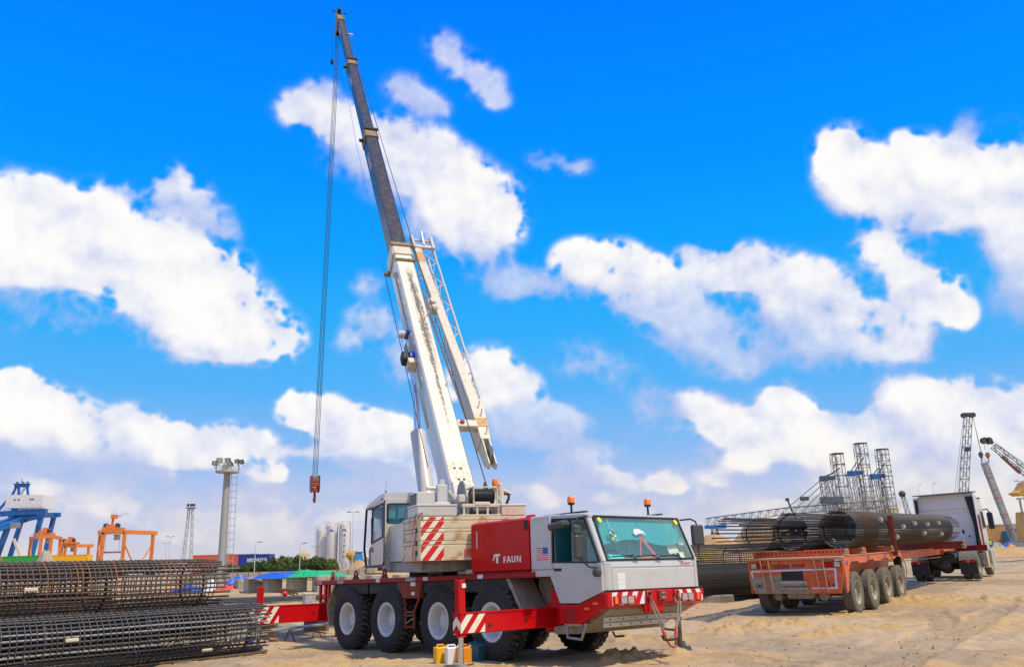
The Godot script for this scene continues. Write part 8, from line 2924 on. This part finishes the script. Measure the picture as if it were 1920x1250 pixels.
func make_port_cranes() -> void:
	var base := ground_at(-160.0, -330.0) + 0.0
	make_gantry("gantry_crane", "orange rubber-tyred gantry crane standing alone, right of the other two", V(-163.5, base, -336), V(-156.6, base, -324), V(-148.5, base, -324), V(-144.5, base, -340), 16.2, 5.6)
	make_gantry("gantry_crane", "orange gantry crane in front of the blue quay crane, leftmost", V(-228.0, base, -402), V(-216.6, base, -390), V(-212.5, base, -391), V(-219.5, base, -412), 18.2, 3.0)
	make_gantry("gantry_crane", "orange gantry crane in the middle, the lowest of the three", V(-226.0, base, -426), V(-221.0, base, -420), V(-216.0, base, -420), V(-211.5, base, -424), 14.8, 3.2)
	var q := thing("quay_crane", "huge blue container quay crane with white machine house, left edge", "quay crane", Transform3D.IDENTITY)
	var g: Geo
	for p in [[V(-263.6, 36.5, -446), V(-272.5, 1, -446), 2.3], [V(-248.8, 35.6, -446), V(-253.0, 1, -446), 2.1], [V(-253.4, 33, -466), V(-257.5, 1, -466), 2.0], [V(-270.0, 36, -466), V(-277.0, 1, -466), 2.0]]:
		g = Geo.new()
		g.bar(p[0], p[1], p[2], p[2], 0.1)
		part(q, "leg", g, M.crane_blue)
	for p in [[V(-271, 33.8, -446), V(-246.5, 34.6, -446), 2.0, 2.6], [V(-273, 34, -466), V(-250, 34, -466), 2.0, 2.4], [V(-266, 29.5, -446), V(-250, 31.5, -446), 1.4, 1.6], [V(-249, 34, -446), V(-253, 33, -466), 1.6, 1.8], [V(-264, 34, -446), V(-268, 33, -466), 1.6, 1.8]]:
		g = Geo.new()
		g.bar(p[0], p[1], p[2], p[3], 0.1)
		part(q, "girder", g, M.crane_blue)
	for p in [[V(-256, 33, -452), V(-264.5, 24.5, -430)], [V(-262, 33, -452), V(-271, 24, -430)]]:
		g = Geo.new()
		g.bar(p[0], p[1], 2.2, 3.2, 0.1)
		part(q, "boom_girder", g, M.crane_blue)
	g = Geo.new()
	g.prism([Vector2(-268.3, 36.6), Vector2(-248.4, 36.2), Vector2(-248.6, 43.0), Vector2(-267.5, 43.6)], -456.0, -444.5)
	var mh := part(q, "machine_house", g, M.silo_white)
	for x in [-263.3, -261.2, -255.0, -253.6]:
		g = Geo.new()
		g.bx(x - 0.5, x + 0.5, 40.6, 41.2, -444.5, -444.4)
		part(mh, "window", g, M.seal)
	for p in [[V(-268.3, 37, -446), V(-263.8, 49, -446)], [V(-262.5, 43, -446), V(-263.0, 49, -446)], [V(-257.4, 43, -446), V(-258.8, 49, -446)], [V(-274.5, 33, -446), V(-267.5, 41.5, -446)]]:
		g = Geo.new()
		g.bar(p[0], p[1], 1.0, 1.0)
		part(q, "apex_leg", g, M.crane_blue)
	g = Geo.new()
	g.bar(V(-265.0, 48.3, -446), V(-257.6, 48.2, -446), 1.6, 1.6, 0.05)
	g.bar(V(-266.0, 49.3, -446), V(-257.0, 49.2, -446), 2.4, 0.25)
	part(q, "apex_beam", g, M.crane_blue)
	g = Geo.new()
	for x in [-264.0, -261.0, -258.5]:
		g.box(V(x, 50.0, -446), V(1.2, 0.7, 1.0), 0.1)
	g.bar(V(-262.0, 50, -446), V(-261.8, 52, -446), 0.2, 0.2)
	for p in [[V(-259.0, 48, -446), V(-262.0, 43, -446)], [V(-259.0, 48, -446), V(-261.0, 43, -446)], [V(-260, 48, -446), V(-262.5, 43, -446)]]:
		g.bar(p[0], p[1], 0.2, 0.2)
	mark_stuff(part(q, "rigging", g, M.lattice_blue))
	g = Geo.new()
	for y in [35.3, 30.6]:
		g.bar(V(-272, y, -443.5), V(-246, y + 0.2, -443.5), 1.0, 0.2)
		for i in 14:
			g.bar(V(-271 + i * 1.85, y, -443.2), V(-271 + i * 1.85, y + 1.1, -443.2), 0.12, 0.12)
		g.bar(V(-272, y + 1.1, -443.2), V(-246, y + 1.3, -443.2), 0.12, 0.12)
	g.bar(V(-247.5, 25.5, -446), V(-245.5, 25.5, -446), 1.5, 0.2)
	mark_stuff(part(q, "walkway", g, M.crane_blue))
	g = Geo.new()
	g.box(V(-259.5, 27.5, -440), V(5.0, 2.6, 4.0), 0.1)
	g.box(V(-263.5, 26.5, -438), V(1.8, 2.2, 2.0), 0.1)
	part(q, "trolley", g, M.steel_grey)
	g = Geo.new()
	for x in [-267.0, -265.8, -261.0, -260.0]:
		g.tube([V(x, 25.5, -434), V(x - 1.0, 6.0, -434)], 0.07, 4)
	mark_stuff(part(q, "rope", g, M.rope))
	g = Geo.new()
	g.bar(V(-176.3, 14.7, -300), V(-171.6, 5.5, -300), 0.6, 0.8)
	g.bar(V(-171.6, 5.5, -300), V(-170.6, 1.0, -300), 1.2, 1.4)
	solo("mobile_crane_boom", g, M.cream_paint, "pale yellow crane boom leaning left behind the green container", "crane boom")


func lattice_part(parent: Node3D, called: String, mat: Material, a: Vector3, b: Vector3, u: Vector3, w: Vector3, w0: float, w1: float, bays: int, rc: float, rd: float) -> void:
	var g := Geo.new()
	g.lattice(a, b, u, w, w0, w1, bays, rc, rd)
	mark_stuff(part(parent, called, g, mat))


func make_right_background() -> void:
	# three lattice loading cranes
	var X := V(1, 0, 0)
	var Z := V(0, 0, 1)
	var dat := [[76.4, 24.7, 72.4, 19.1, "the lowest, with the long horizontal boom"], [82.3, 27.4, 79.1, 20.4, "middle and tallest of the three"], [87.2, 26.2, 84.3, 19.8, "rightmost of the three"]]
	for i in 3:
		var q: Array = dat[i]
		var z := -200.0 - i * 3.0
		var s := (200.0 + i * 3.0) / 200.0
		var x: float = q[0] * s
		var gy := ground_at(x, z)
		var t := thing("lattice_crane", "dark lattice crane behind the trailer's cages, " + q[4], "lattice crane", Transform3D.IDENTITY, "lattice harbour cranes")
		lattice_part(t, "tower", M.lattice_grey, V(x + 0.25, gy, z), V(x + 0.25, q[1], z), X, Z, 2.1, 1.9, 18, 0.075, 0.04)
		lattice_part(t, "front_tower", M.lattice_grey, V(x - 0.9, gy + 9.0, z), V(x - 0.9, q[1] + 0.2, z), X, Z, 1.4, 1.2, 7, 0.06, 0.035)
		lattice_part(t, "back_leg", M.lattice_blue, V(q[2] * s + 1.3, gy, z - 1.5), V(q[2] * s + 0.2, q[3], z - 1.0), X, Z, 1.5, 1.1, 9, 0.08, 0.04)
		lattice_part(t, "back_leg", M.lattice_grey, V(q[2] * s + 3.2, gy, z), V(q[2] * s + 1.4, q[3] - 0.2, z), X, Z, 1.0, 0.8, 9, 0.07, 0.035)
		var g := Geo.new()
		g.box(V(q[2] * s + 0.3, q[3], z), V(1.8, 1.2, 1.6), 0.1)
		g.box(V(q[2] * s + 2.0, q[3] + 0.1, z), V(1.6, 0.9, 1.4), 0.1)
		part(t, "head_block", g, M.crane_blue if i > 0 else M.lattice_blue)
		g = Geo.new()
		g.tube([V(q[2] * s, q[3] + 0.4, z), V(x - 1.4, q[1] - 4.4, z)], 0.13, 5)
		g.tube([V(q[2] * s + 1.0, q[3] + 0.4, z), V(x + 0.4, q[1] - 3.2, z)], 0.13, 5)
		g.tube([V(q[2] * s, q[3] + 0.4, z), V(x - 1.4, q[1] - 4.4, z)], 0.1, 5)
		mark_stuff(part(t, "tie_rod", g, M.lattice_grey))
		g = Geo.new()
		for k in 6:
			g.box(V(x + 0.2, gy + 10.0 + k * 2.6, z + 0.6), V(2.4, 0.12, 0.8))
		g.box(V(x, q[1] + 0.1, z), V(2.6, 0.16, 2.2))
		mark_stuff(part(t, "landing", g, M.steel_dark))
		if i == 0:
			lattice_part(t, "long_boom", M.lattice_blue, V(42.0, 9.3, -190.0), V(61.0, 11.6, -195.0), V(0, 1, 0), Z, 1.9, 1.4, 18, 0.10, 0.055)
			lattice_part(t, "long_boom", M.lattice_blue, V(61.0, 11.6, -195.0), V(89.0, 13.2, -204.0), V(0, 1, 0), Z, 1.4, 1.6, 22, 0.10, 0.055)
			g = Geo.new()
			for k in 4:
				g.tube([V(62.0 + k * 2.2, 12.4 + k * 0.1, -195.5), V(72.2 + k * 0.5, 19.2 - k * 0.9, -199.0)], 0.10, 5)
			mark_stuff(part(t, "boom_stay", g, M.lattice_grey))
			g = Geo.new()
			g.bx(41.6, 46.0, 8.0, 8.7, -191.2, -189.0)
			part(t, "boom_walkway", g, M.crane_blue)
			lattice_part(t, "boom_support", M.lattice_grey, V(44.4, ground_at(44, -190), -190), V(43.4, 8.4, -190), X, Z, 1.6, 1.1, 8, 0.09, 0.05)
			g = Geo.new()
			g.box(V(66.5, 14.4, -197), V(1.8, 0.9, 1.2), 0.1)
			g.box(V(73.5, 14.0, -199), V(5.0, 1.6, 2.0), 0.1)
			part(t, "machine_box", g, M.lattice_blue)
	var g := Geo.new()
	g.tube([V(74.1, 13.0, -230), V(73.1, 16.2, -230)], 0.25, 6)
	g.box(V(73.0, 16.4, -230), V(0.9, 0.8, 0.8), 0.15)
	g.tube([V(74.6, 13.0, -230), V(75.6, 1.4, -230)], 0.3, 6)
	solo("derrick", g, M.steel_dark, "small dark derrick poking up behind the long lattice boom", "derrick")
	# brown dust hanging round the towers' feet
	var dust := FogVolume.new()
	dust.name = "dust_haze"
	dust.shape = RenderingServer.FOG_VOLUME_SHAPE_ELLIPSOID
	dust.size = V(26, 7, 9)
	dust.position = V(77, 12.5, -199)
	var fm := FogMaterial.new()
	fm.density = 0.07
	fm.albedo = lin(0.62, 0.52, 0.38)
	dust.material = fm
	add_child(dust)
	tag(dust, "thin brown dust hanging round the lattice cranes behind the trailer's cages", "dust")
	mark_stuff(dust)
	# crawler crane with upright lattice boom, its ropes and the cage it lifts
	var t := thing("crawler_crane", "crawler crane with tall upright lattice boom right behind the white lorry", "crawler crane", Transform3D.IDENTITY)
	var dir := (V(76.42, 23.7, -140) - V(73.6, 11.45, -140)).normalized()
	var foot := V(76.42, 23.7, -140) - dir * 21.5
	lattice_part(t, "boom", M.lattice_grey, foot, V(76.4, 23.6, -140), X, Z, 1.15, 0.9, 24, 0.055, 0.03)
	for s in [-0.75, 0.75]:
		g = Geo.new()
		g.cyl(V(76.4 + s, 23.75, -140.3), V(76.4 + s, 23.75, -139.7), 0.42, 0.42, 14)
		part(t, "head_sheave", g, M.steel_dark)
	g = Geo.new()
	g.box(V(76.4, 23.8, -140), V(1.2, 0.7, 0.7), 0.1)
	g.box(V(75.0, 18.0, -139.4), V(0.8, 0.7, 0.6), 0.1)
	part(t, "boom_head", g, M.steel_dark)
	g = Geo.new()
	for k in 2:
		g.tube([V(75.6 + k * 0.2, 23.6, -140), V(70.8 + k * 0.5, 5.0, -141)], 0.035, 4)
	g.tube([V(77.1, 23.6, -140), V(77.4, 16.8, -139.6)], 0.035, 4)
	g.tube([V(77.15, 23.6, -140), V(74.75, 17.0, -135.2)], 0.035, 4)
	mark_stuff(part(t, "rope", g, M.rope))
	g = Geo.new()
	var by := ground_at(72.5, -140.0)
	for s in [-1.7, 1.7]:
		g.box(V(72.0, by + 0.6, -140 + s), V(6.0, 1.2, 0.9), 0.3)
	part(t, "crawler_track", g, M.chassis_black)
	g = Geo.new()
	g.box(V(71.5, by + 2.2, -140), V(6.0, 1.9, 3.0), 0.15)
	part(t, "machine_body", g, M.machine_yellow)
	for q in [[74.7, 16.5, -135.2, "dark pear-shaped hook block of the upright crawler boom, holding the lifted cage", "hook_block"], [75.9, 16.4, -135.4, "brown hook block hanging to the right of the lifted cage's hook", "hook_block"]]:
		var hb := thing(q[4], q[3], "crane hook", Transform3D(Basis.IDENTITY, V(q[0], q[1], q[2])))
		g = Geo.new()
		g.prism([Vector2(-0.38, 0.1), Vector2(-0.1, 0.55), Vector2(0.15, 0.55), Vector2(0.4, 0.1), Vector2(0.1, -0.45), Vector2(-0.1, -0.45)], -0.15, 0.15, Transform3D.IDENTITY, 0.04)
		part(hb, "cheek_plate", g, M.steel_dark if q[0] < 75.0 else M.rust_bar)
		g = Geo.new()
		g.tube([V(0, -0.4, 0), V(0, -0.7, 0), V(0.12, -0.85, 0), V(0, -0.98, 0), V(-0.12, -0.88, 0)], 0.07, 6)
		part(hb, "hook", g, M.steel_dark)
	var ca := V(74.95, 15.2, -135.0)
	var cb := V(75.95, 4.2, -135.0)
	cb.x += 1.3
	var cx := (ca - cb).normalized()
	var cz := cx.cross(V(0, 0, 1)).normalized()
	var lift := make_cage("rebar_cage", "long grey reinforcement cage hanging upright from the crawler crane's hook", Transform3D(Basis(cx, cz, cx.cross(cz)), ca), 0.58, 12.0, 0.15, 0.3, 22, 0.028, 0.16, 0.018, [M.steel_grey, M.galvanised], [M.galvanised], false, "", 51)
	for x in [-1.6, -5.6, -8.2, -10.4]:
		g = Geo.new()
		g.ring(V(x, 0, 0), V(0, 1, 0), V(0, 0, 1), 0.60, 0.06, 20, 5)
		part(lift, "lifting_band", g, M.coral)
	g = Geo.new()
	for s in [-1.0, 1.0]:
		g.tube([V(0.1, 0.5 * s, 0), V(1.0, 0.05, 0)], 0.03, 4)
	part(lift, "sling_rope", g, M.rope)
	# second crawler crane with sloping boom
	t = thing("crawler_crane", "crawler crane whose lattice boom slopes in from the right edge", "crawler crane", Transform3D.IDENTITY)
	var b0 := V(50.6, 13.1, -90)
	var b1 := V(61.6, 2.6, -90)
	var bn := (b1 - b0).normalized().cross(Z)
	lattice_part(t, "boom", M.lattice_grey, b0.lerp(b1, 0.06), b1, bn, Z, 0.5, 1.1, 18, 0.045, 0.025)
	g = Geo.new()
	for s in [-0.25, 0.2]:
		g.cyl(b0 + V(s, 0.0, -0.25), b0 + V(s, 0.0, 0.25), 0.34, 0.34, 14)
	g.box(b0 + V(0.3, -0.15, 0), V(0.7, 0.5, 0.4), 0.08)
	part(t, "boom_head", g, M.steel_dark)
	g = Geo.new()
	g.hexa([b0.lerp(b1, 0.14) + bn * 0.42 + Z * 0.2, b0.lerp(b1, 0.14) + bn * 0.32 + Z * 0.2, b0.lerp(b1, 0.14) + bn * 0.32 - Z * 0.2, b0.lerp(b1, 0.14) + bn * 0.42 - Z * 0.2, b0.lerp(b1, 0.30) + bn * 0.62 + Z * 0.2, b0.lerp(b1, 0.30) + bn * 0.40 + Z * 0.2, b0.lerp(b1, 0.30) + bn * 0.40 - Z * 0.2, b0.lerp(b1, 0.30) + bn * 0.62 - Z * 0.2])
	part(t, "boom_plate", g, M.rust_bar)
	g = Geo.new()
	g.tube([b0 + V(0.2, 0.3, 0), V(57.5, 7.8, -90)], 0.025, 4)
	g.tube([V(57.5, 7.8, -90), V(64.0, 5.0, -90)], 0.025, 4)
	g.tube([b0 + V(-0.3, 0, 0), b0 + V(-0.3, -1.0, 0)], 0.025, 4)
	mark_stuff(part(t, "rope", g, M.rope))
	by = ground_at(63.0, -90.0)
	g = Geo.new()
	for s in [-1.6, 1.6]:
		g.box(V(63.5, by + 0.6, -90 + s), V(5.5, 1.2, 0.9), 0.3)
	part(t, "crawler_track", g, M.chassis_black)
	g = Geo.new()
	g.box(V(64.0, by + 2.2, -90), V(5.5, 1.9, 2.8), 0.15)
	part(t, "machine_body", g, M.machine_yellow)
	# yellow rig cut by the right edge
	by = ground_at(36.5, -60.0)
	t = thing("drilling_rig", "yellow drilling rig cut off by the right picture edge", "drilling rig", Transform3D.IDENTITY)
	g = Geo.new()
	g.prism([Vector2(34.65, 2.55), Vector2(34.95, 2.35), Vector2(38.5, 2.4), Vector2(38.5, 4.3), Vector2(34.9, 4.25), Vector2(34.75, 3.3)], -60.2, -58.9, Transform3D(Basis.IDENTITY, V(0.05, 0, 0)), 0.06)
	part(t, "machine_body", g, M.machine_yellow)
	g = Geo.new()
	g.prism([Vector2(34.55, 5.55), Vector2(34.85, 5.35), Vector2(36.5, 5.4), Vector2(36.5, 6.6), Vector2(35.4, 6.3), Vector2(35.0, 5.75)], -60.2, -59.2, Transform3D(Basis.IDENTITY, V(0.1, 0, 0)), 0.04)
	part(t, "upper_arm", g, M.machine_yellow)
	g = Geo.new()
	g.bx(35.9, 36.3, 4.2, 6.0, -60.2, -59.7, 0.04)
	g.cyl(V(35.6, 4.2, -59.7), V(35.6, 5.5, -59.7), 0.10, 0.10, 10)
	g.bx(35.7, 37.0, 4.24, 4.5, -60.2, -59.4, 0.03)
	part(t, "mast_foot", g, M.machine_yellow)
	g = Geo.new()
	for s in [-1.3, 1.3]:
		g.box(V(40.5, by + 0.55, -60 + s), V(4.4, 1.1, 0.8), 0.3)
	g.box(V(40.0, by + 1.2, -60), V(5.0, 0.9, 2.0), 0.1)
	part(t, "crawler_track", g, M.chassis_black)
	g = Geo.new()
	g.bx(40.6, 41.3, 1.5, 12.0, -60.4, -59.7, 0.05)
	part(t, "leader_mast", g, M.machine_yellow)
	for k in 2:
		g = Geo.new()
		var px: float = [42.4, 43.0][k]
		g.cyl(V(px, ground_at(px, -72.0), -72), V(px, 5.9, -72), 0.09, 0.09, 8)
		g.bx(px - 0.22, px + 0.22, 5.8, 5.95, -72.1, -71.9)
		solo("site_post", g, M.galvanised, ["grey steel post with a flat cap just left of the yellow rig, outer one", "grey steel post with a flat cap just left of the yellow rig, inner one"][k], "steel post", Transform3D.IDENTITY, "posts by the rig")
	# workers
	make_person(on_ground(60.0, -110.0), "person in a yellow-green safety vest standing far off behind the lorry", -0.6, M.hi_vis)
	# buildings, containers, heaps
	var bl := thing("site_building", "low grey flat-roofed building far behind the lorry", "building", Transform3D.IDENTITY)
	by = ground_at(90.0, -162.0)
	g = Geo.new()
	g.bx(87.5, 96.0, by, 5.9, -166, -160)
	g.bx(90.0, 97.0, 5.9, 6.4, -166, -161)
	part(bl, "wall", g, M.hut_grey)
	for k in 4:
		g = Geo.new()
		g.bx(88.3 + k * 2.0, 89.3 + k * 2.0, 4.6, 5.4, -160, -159.95)
		part(bl, "window", g, M.seal)
	container("container", "ochre shipping container in the distance, beside the lifted cage's foot", M.container_ochre, frame(V(82.6, ground_at(82.6, -150) + 1.6, -150.0), 88.0), 6.0)
	container("container", "rust brown shipping container underneath the ochre one in the distance", M.trailer_rust, frame(V(82.6, ground_at(82.6, -150), -150.0), 88.0), 6.0, 1.58)
	container("container", "sky blue shipping container right of the ochre one, by the rig", M.container_sky, frame(V(86.6, ground_at(86.6, -148) + 1.5, -148.0), 88.0), 6.0, 1.6)
	container("container", "grey shipping container underneath the sky blue one by the rig", M.steel_grey, frame(V(86.6, ground_at(86.6, -148), -148.0), 88.0), 6.0, 1.48)
	solo("stone_heap", heap(1.3, 1.0, 0.9, 0.6, 71), M.concrete, "pale heap of stones on the sand bank right of the lorry", "stone heap", Transform3D(Basis.IDENTITY, on_ground(44.2, -80.0, 0.25)))
	solo("sand_bank", heap(6.0, 3.0, 0.75, 0.3, 72, Vector2.ZERO, 0.2), M.sand_heap, "low sand bank right of the lorry, below the yellow rig", "sand bank", Transform3D(Basis.IDENTITY, on_ground(44.0, -77.0)))
	solo("sheet_heap", heap(1.5, 1.0, 1.2, 0.6, 73), M.tarp_blue, "blue sheeted heap near the person in the safety vest", "plastic sheet", Transform3D(Basis.IDENTITY, on_ground(56.6, -100.0)))
	solo("sheet_heap", heap(1.4, 1.0, 0.9, 0.6, 74), M.machine_yellow, "yellow sheeted heap in front of the blue one near the rig", "plastic sheet", Transform3D(Basis.IDENTITY, on_ground(54.6, -96.0)))
	solo("sand_hill", heap(7.0, 5.0, 3.6, 0.25, 75), M.sand_heap, "pale sand hill behind the stacked cages, below the lattice boom", "sand hill", Transform3D(Basis.IDENTITY, on_ground(27.8, -122.0)))
	solo("sand_hill", heap(9.0, 6.0, 5.4, 0.25, 76), M.sand_heap, "large sand hill behind the trailer's load, right of the other hill", "sand hill", Transform3D(Basis.IDENTITY, on_ground(36.5, -126.0)))
	t = thing("cream_building", "cream flat-roofed building behind the right lattice tower", "building", Transform3D.IDENTITY)
	by = ground_at(112.0, -252.0)
	g = Geo.new()
	g.bx(108.0, 111.6, by, 14.4, -256, -250)
	g.bx(111.6, 114.5, by, 12.4, -256, -250)
	part(t, "wall", g, M.hut_cream)
	g = Geo.new()
	g.bx(109.0, 110.4, 10.8, 11.8, -250, -249.9)
	part(t, "window", g, M.steel_grey)
	g = Geo.new()
	g.lattice(V(69.5, ground_at(69, -150), -150), V(68.0, 11.3, -150), X, Z, 0.9, 0.5, 14, 0.08, 0.05)
	t = thing("pale_crane", "small pale crane boom with dark head, left of the white lorry", "crane boom", Transform3D.IDENTITY)
	mark_stuff(part(t, "boom", g, M.mast_pale))
	g = Geo.new()
	g.ball(V(67.9, 11.7, -150), V(0.6, 0.6, 0.5), 12, 8)
	part(t, "boom_head", g, M.steel_dark)


func make_person(p: Vector3, label: String, turn: float, vest: Material) -> void:
	var o := thing("person", label, "person", Transform3D(Basis(V(0, 1, 0), turn), p))
	# one body surface: a field of tapered capsules, meshed by surface nets on a coarse grid
	var bones := [[V(-0.10, 0.05, 0), V(-0.10, 0.48, 0.01), 0.055, 0.07], [V(-0.10, 0.48, 0.01), V(-0.09, 0.92, 0), 0.07, 0.095], [V(0.12, 0.05, 0.06), V(0.11, 0.48, 0.04), 0.055, 0.07], [V(0.11, 0.48, 0.04), V(0.09, 0.92, 0), 0.07, 0.095],
		[V(-0.10, 0.05, 0), V(-0.10, 0.04, 0.15), 0.05, 0.04], [V(0.12, 0.05, 0.06), V(0.13, 0.04, 0.21), 0.05, 0.04], [V(-0.04, 0.95, 0), V(-0.06, 1.36, 0), 0.14, 0.15], [V(0.04, 0.95, 0), V(0.06, 1.36, 0), 0.14, 0.15], [V(-0.18, 1.40, 0), V(0.18, 1.40, 0), 0.07, 0.07], [V(0, 1.40, 0), V(0, 1.54, 0.01), 0.06, 0.055], [V(0, 1.60, 0.01), V(0, 1.67, 0.0), 0.085, 0.095], [V(0, 1.62, 0.10), V(0, 1.60, 0.115), 0.02, 0.018],
		[V(-0.21, 1.40, 0), V(-0.27, 1.12, 0.02), 0.055, 0.045], [V(-0.27, 1.12, 0.02), V(-0.24, 0.88, 0.10), 0.042, 0.032], [V(-0.24, 0.88, 0.10), V(-0.23, 0.77, 0.13), 0.036, 0.03], [V(0.21, 1.40, 0), V(0.28, 1.13, 0), 0.055, 0.045], [V(0.28, 1.13, 0), V(0.22, 0.95, 0.18), 0.042, 0.032], [V(0.22, 0.95, 0.18), V(0.18, 0.90, 0.26), 0.036, 0.03]]
	part(o, "body", nets(bones, 0.028, V(-0.40, -0.02, -0.22), V(0.40, 1.80, 0.34)), M.navy_cloth)
	var g := Geo.new()
	g.lathe([Vector2(0.205, 0.92), Vector2(0.215, 1.15), Vector2(0.235, 1.36), Vector2(0.15, 1.46), Vector2(0.09, 1.48)], 18, Transform3D(Basis(V(1, 0, 0), V(0, 1, 0), V(0, 0, 0.82)), Vector3.ZERO))
	part(o, "vest", g, vest)
	g = Geo.new()
	g.lathe([Vector2(0.14, 1.69), Vector2(0.115, 1.70), Vector2(0.11, 1.76), Vector2(0.06, 1.81), Vector2(0.0, 1.825)], 16, Transform3D.IDENTITY)
	part(o, "helmet", g, M.machine_yellow)


func nets(bones: Array, c: float, lo: Vector3, hi: Vector3) -> Geo:
	var nx := int((hi.x - lo.x) / c) + 2
	var ny := int((hi.y - lo.y) / c) + 2
	var nz := int((hi.z - lo.z) / c) + 2
	var f := PackedFloat32Array()
	f.resize(nx * ny * nz)
	for k in nz:
		for j in ny:
			for i in nx:
				var p := lo + V(i, j, k) * c
				var s := 0.0
				for b in bones:
					var a: Vector3 = b[0]
					var ab: Vector3 = b[1] - a
					var t := clampf((p - a).dot(ab) / maxf(1e-6, ab.length_squared()), 0.0, 1.0)
					s += exp(-((p - a - ab * t).length() - lerpf(b[2], b[3], t)) * 60.0)
				f[(k * ny + j) * nx + i] = -log(maxf(s, 1e-30)) / 60.0
	var at := {}
	var g := Geo.new()
	var off := [Vector3i(0, 0, 0), Vector3i(1, 0, 0), Vector3i(0, 1, 0), Vector3i(1, 1, 0), Vector3i(0, 0, 1), Vector3i(1, 0, 1), Vector3i(0, 1, 1), Vector3i(1, 1, 1)]
	for k in nz - 1:
		for j in ny - 1:
			for i in nx - 1:
				var sum := Vector3.ZERO
				var n := 0
				for a in 8:
					for b in range(a + 1, 8):
						var d: Vector3i = off[a] - off[b]
						if absi(d.x) + absi(d.y) + absi(d.z) != 1:
							continue
						var fa := f[((k + off[a].z) * ny + j + off[a].y) * nx + i + off[a].x]
						var fb := f[((k + off[b].z) * ny + j + off[b].y) * nx + i + off[b].x]
						if (fa < 0.0) != (fb < 0.0):
							sum += Vector3(off[a]).lerp(Vector3(off[b]), fa / (fa - fb))
							n += 1
				if n:
					at[Vector3i(i, j, k)] = lo + (V(i, j, k) + sum / n) * c
	for key in at:
		for ax in 3:
			var u := Vector3i.ZERO
			var w := Vector3i.ZERO
			var e := Vector3i.ZERO
			e[ax] = 1
			u[(ax + 1) % 3] = 1
			w[(ax + 2) % 3] = 1
			var q: Vector3i = key
			var fa := f[(q.z * ny + q.y) * nx + q.x]
			var r := q + e
			var fb := f[(r.z * ny + r.y) * nx + r.x]
			if (fa < 0.0) != (fb < 0.0) and at.has(q - u) and at.has(q - w) and at.has(q - u - w):
				g.quad(at[q], at[q - u], at[q - u - w], at[q - w], Vector3(e) * (1.0 if fa < 0.0 else -1.0))
	return g
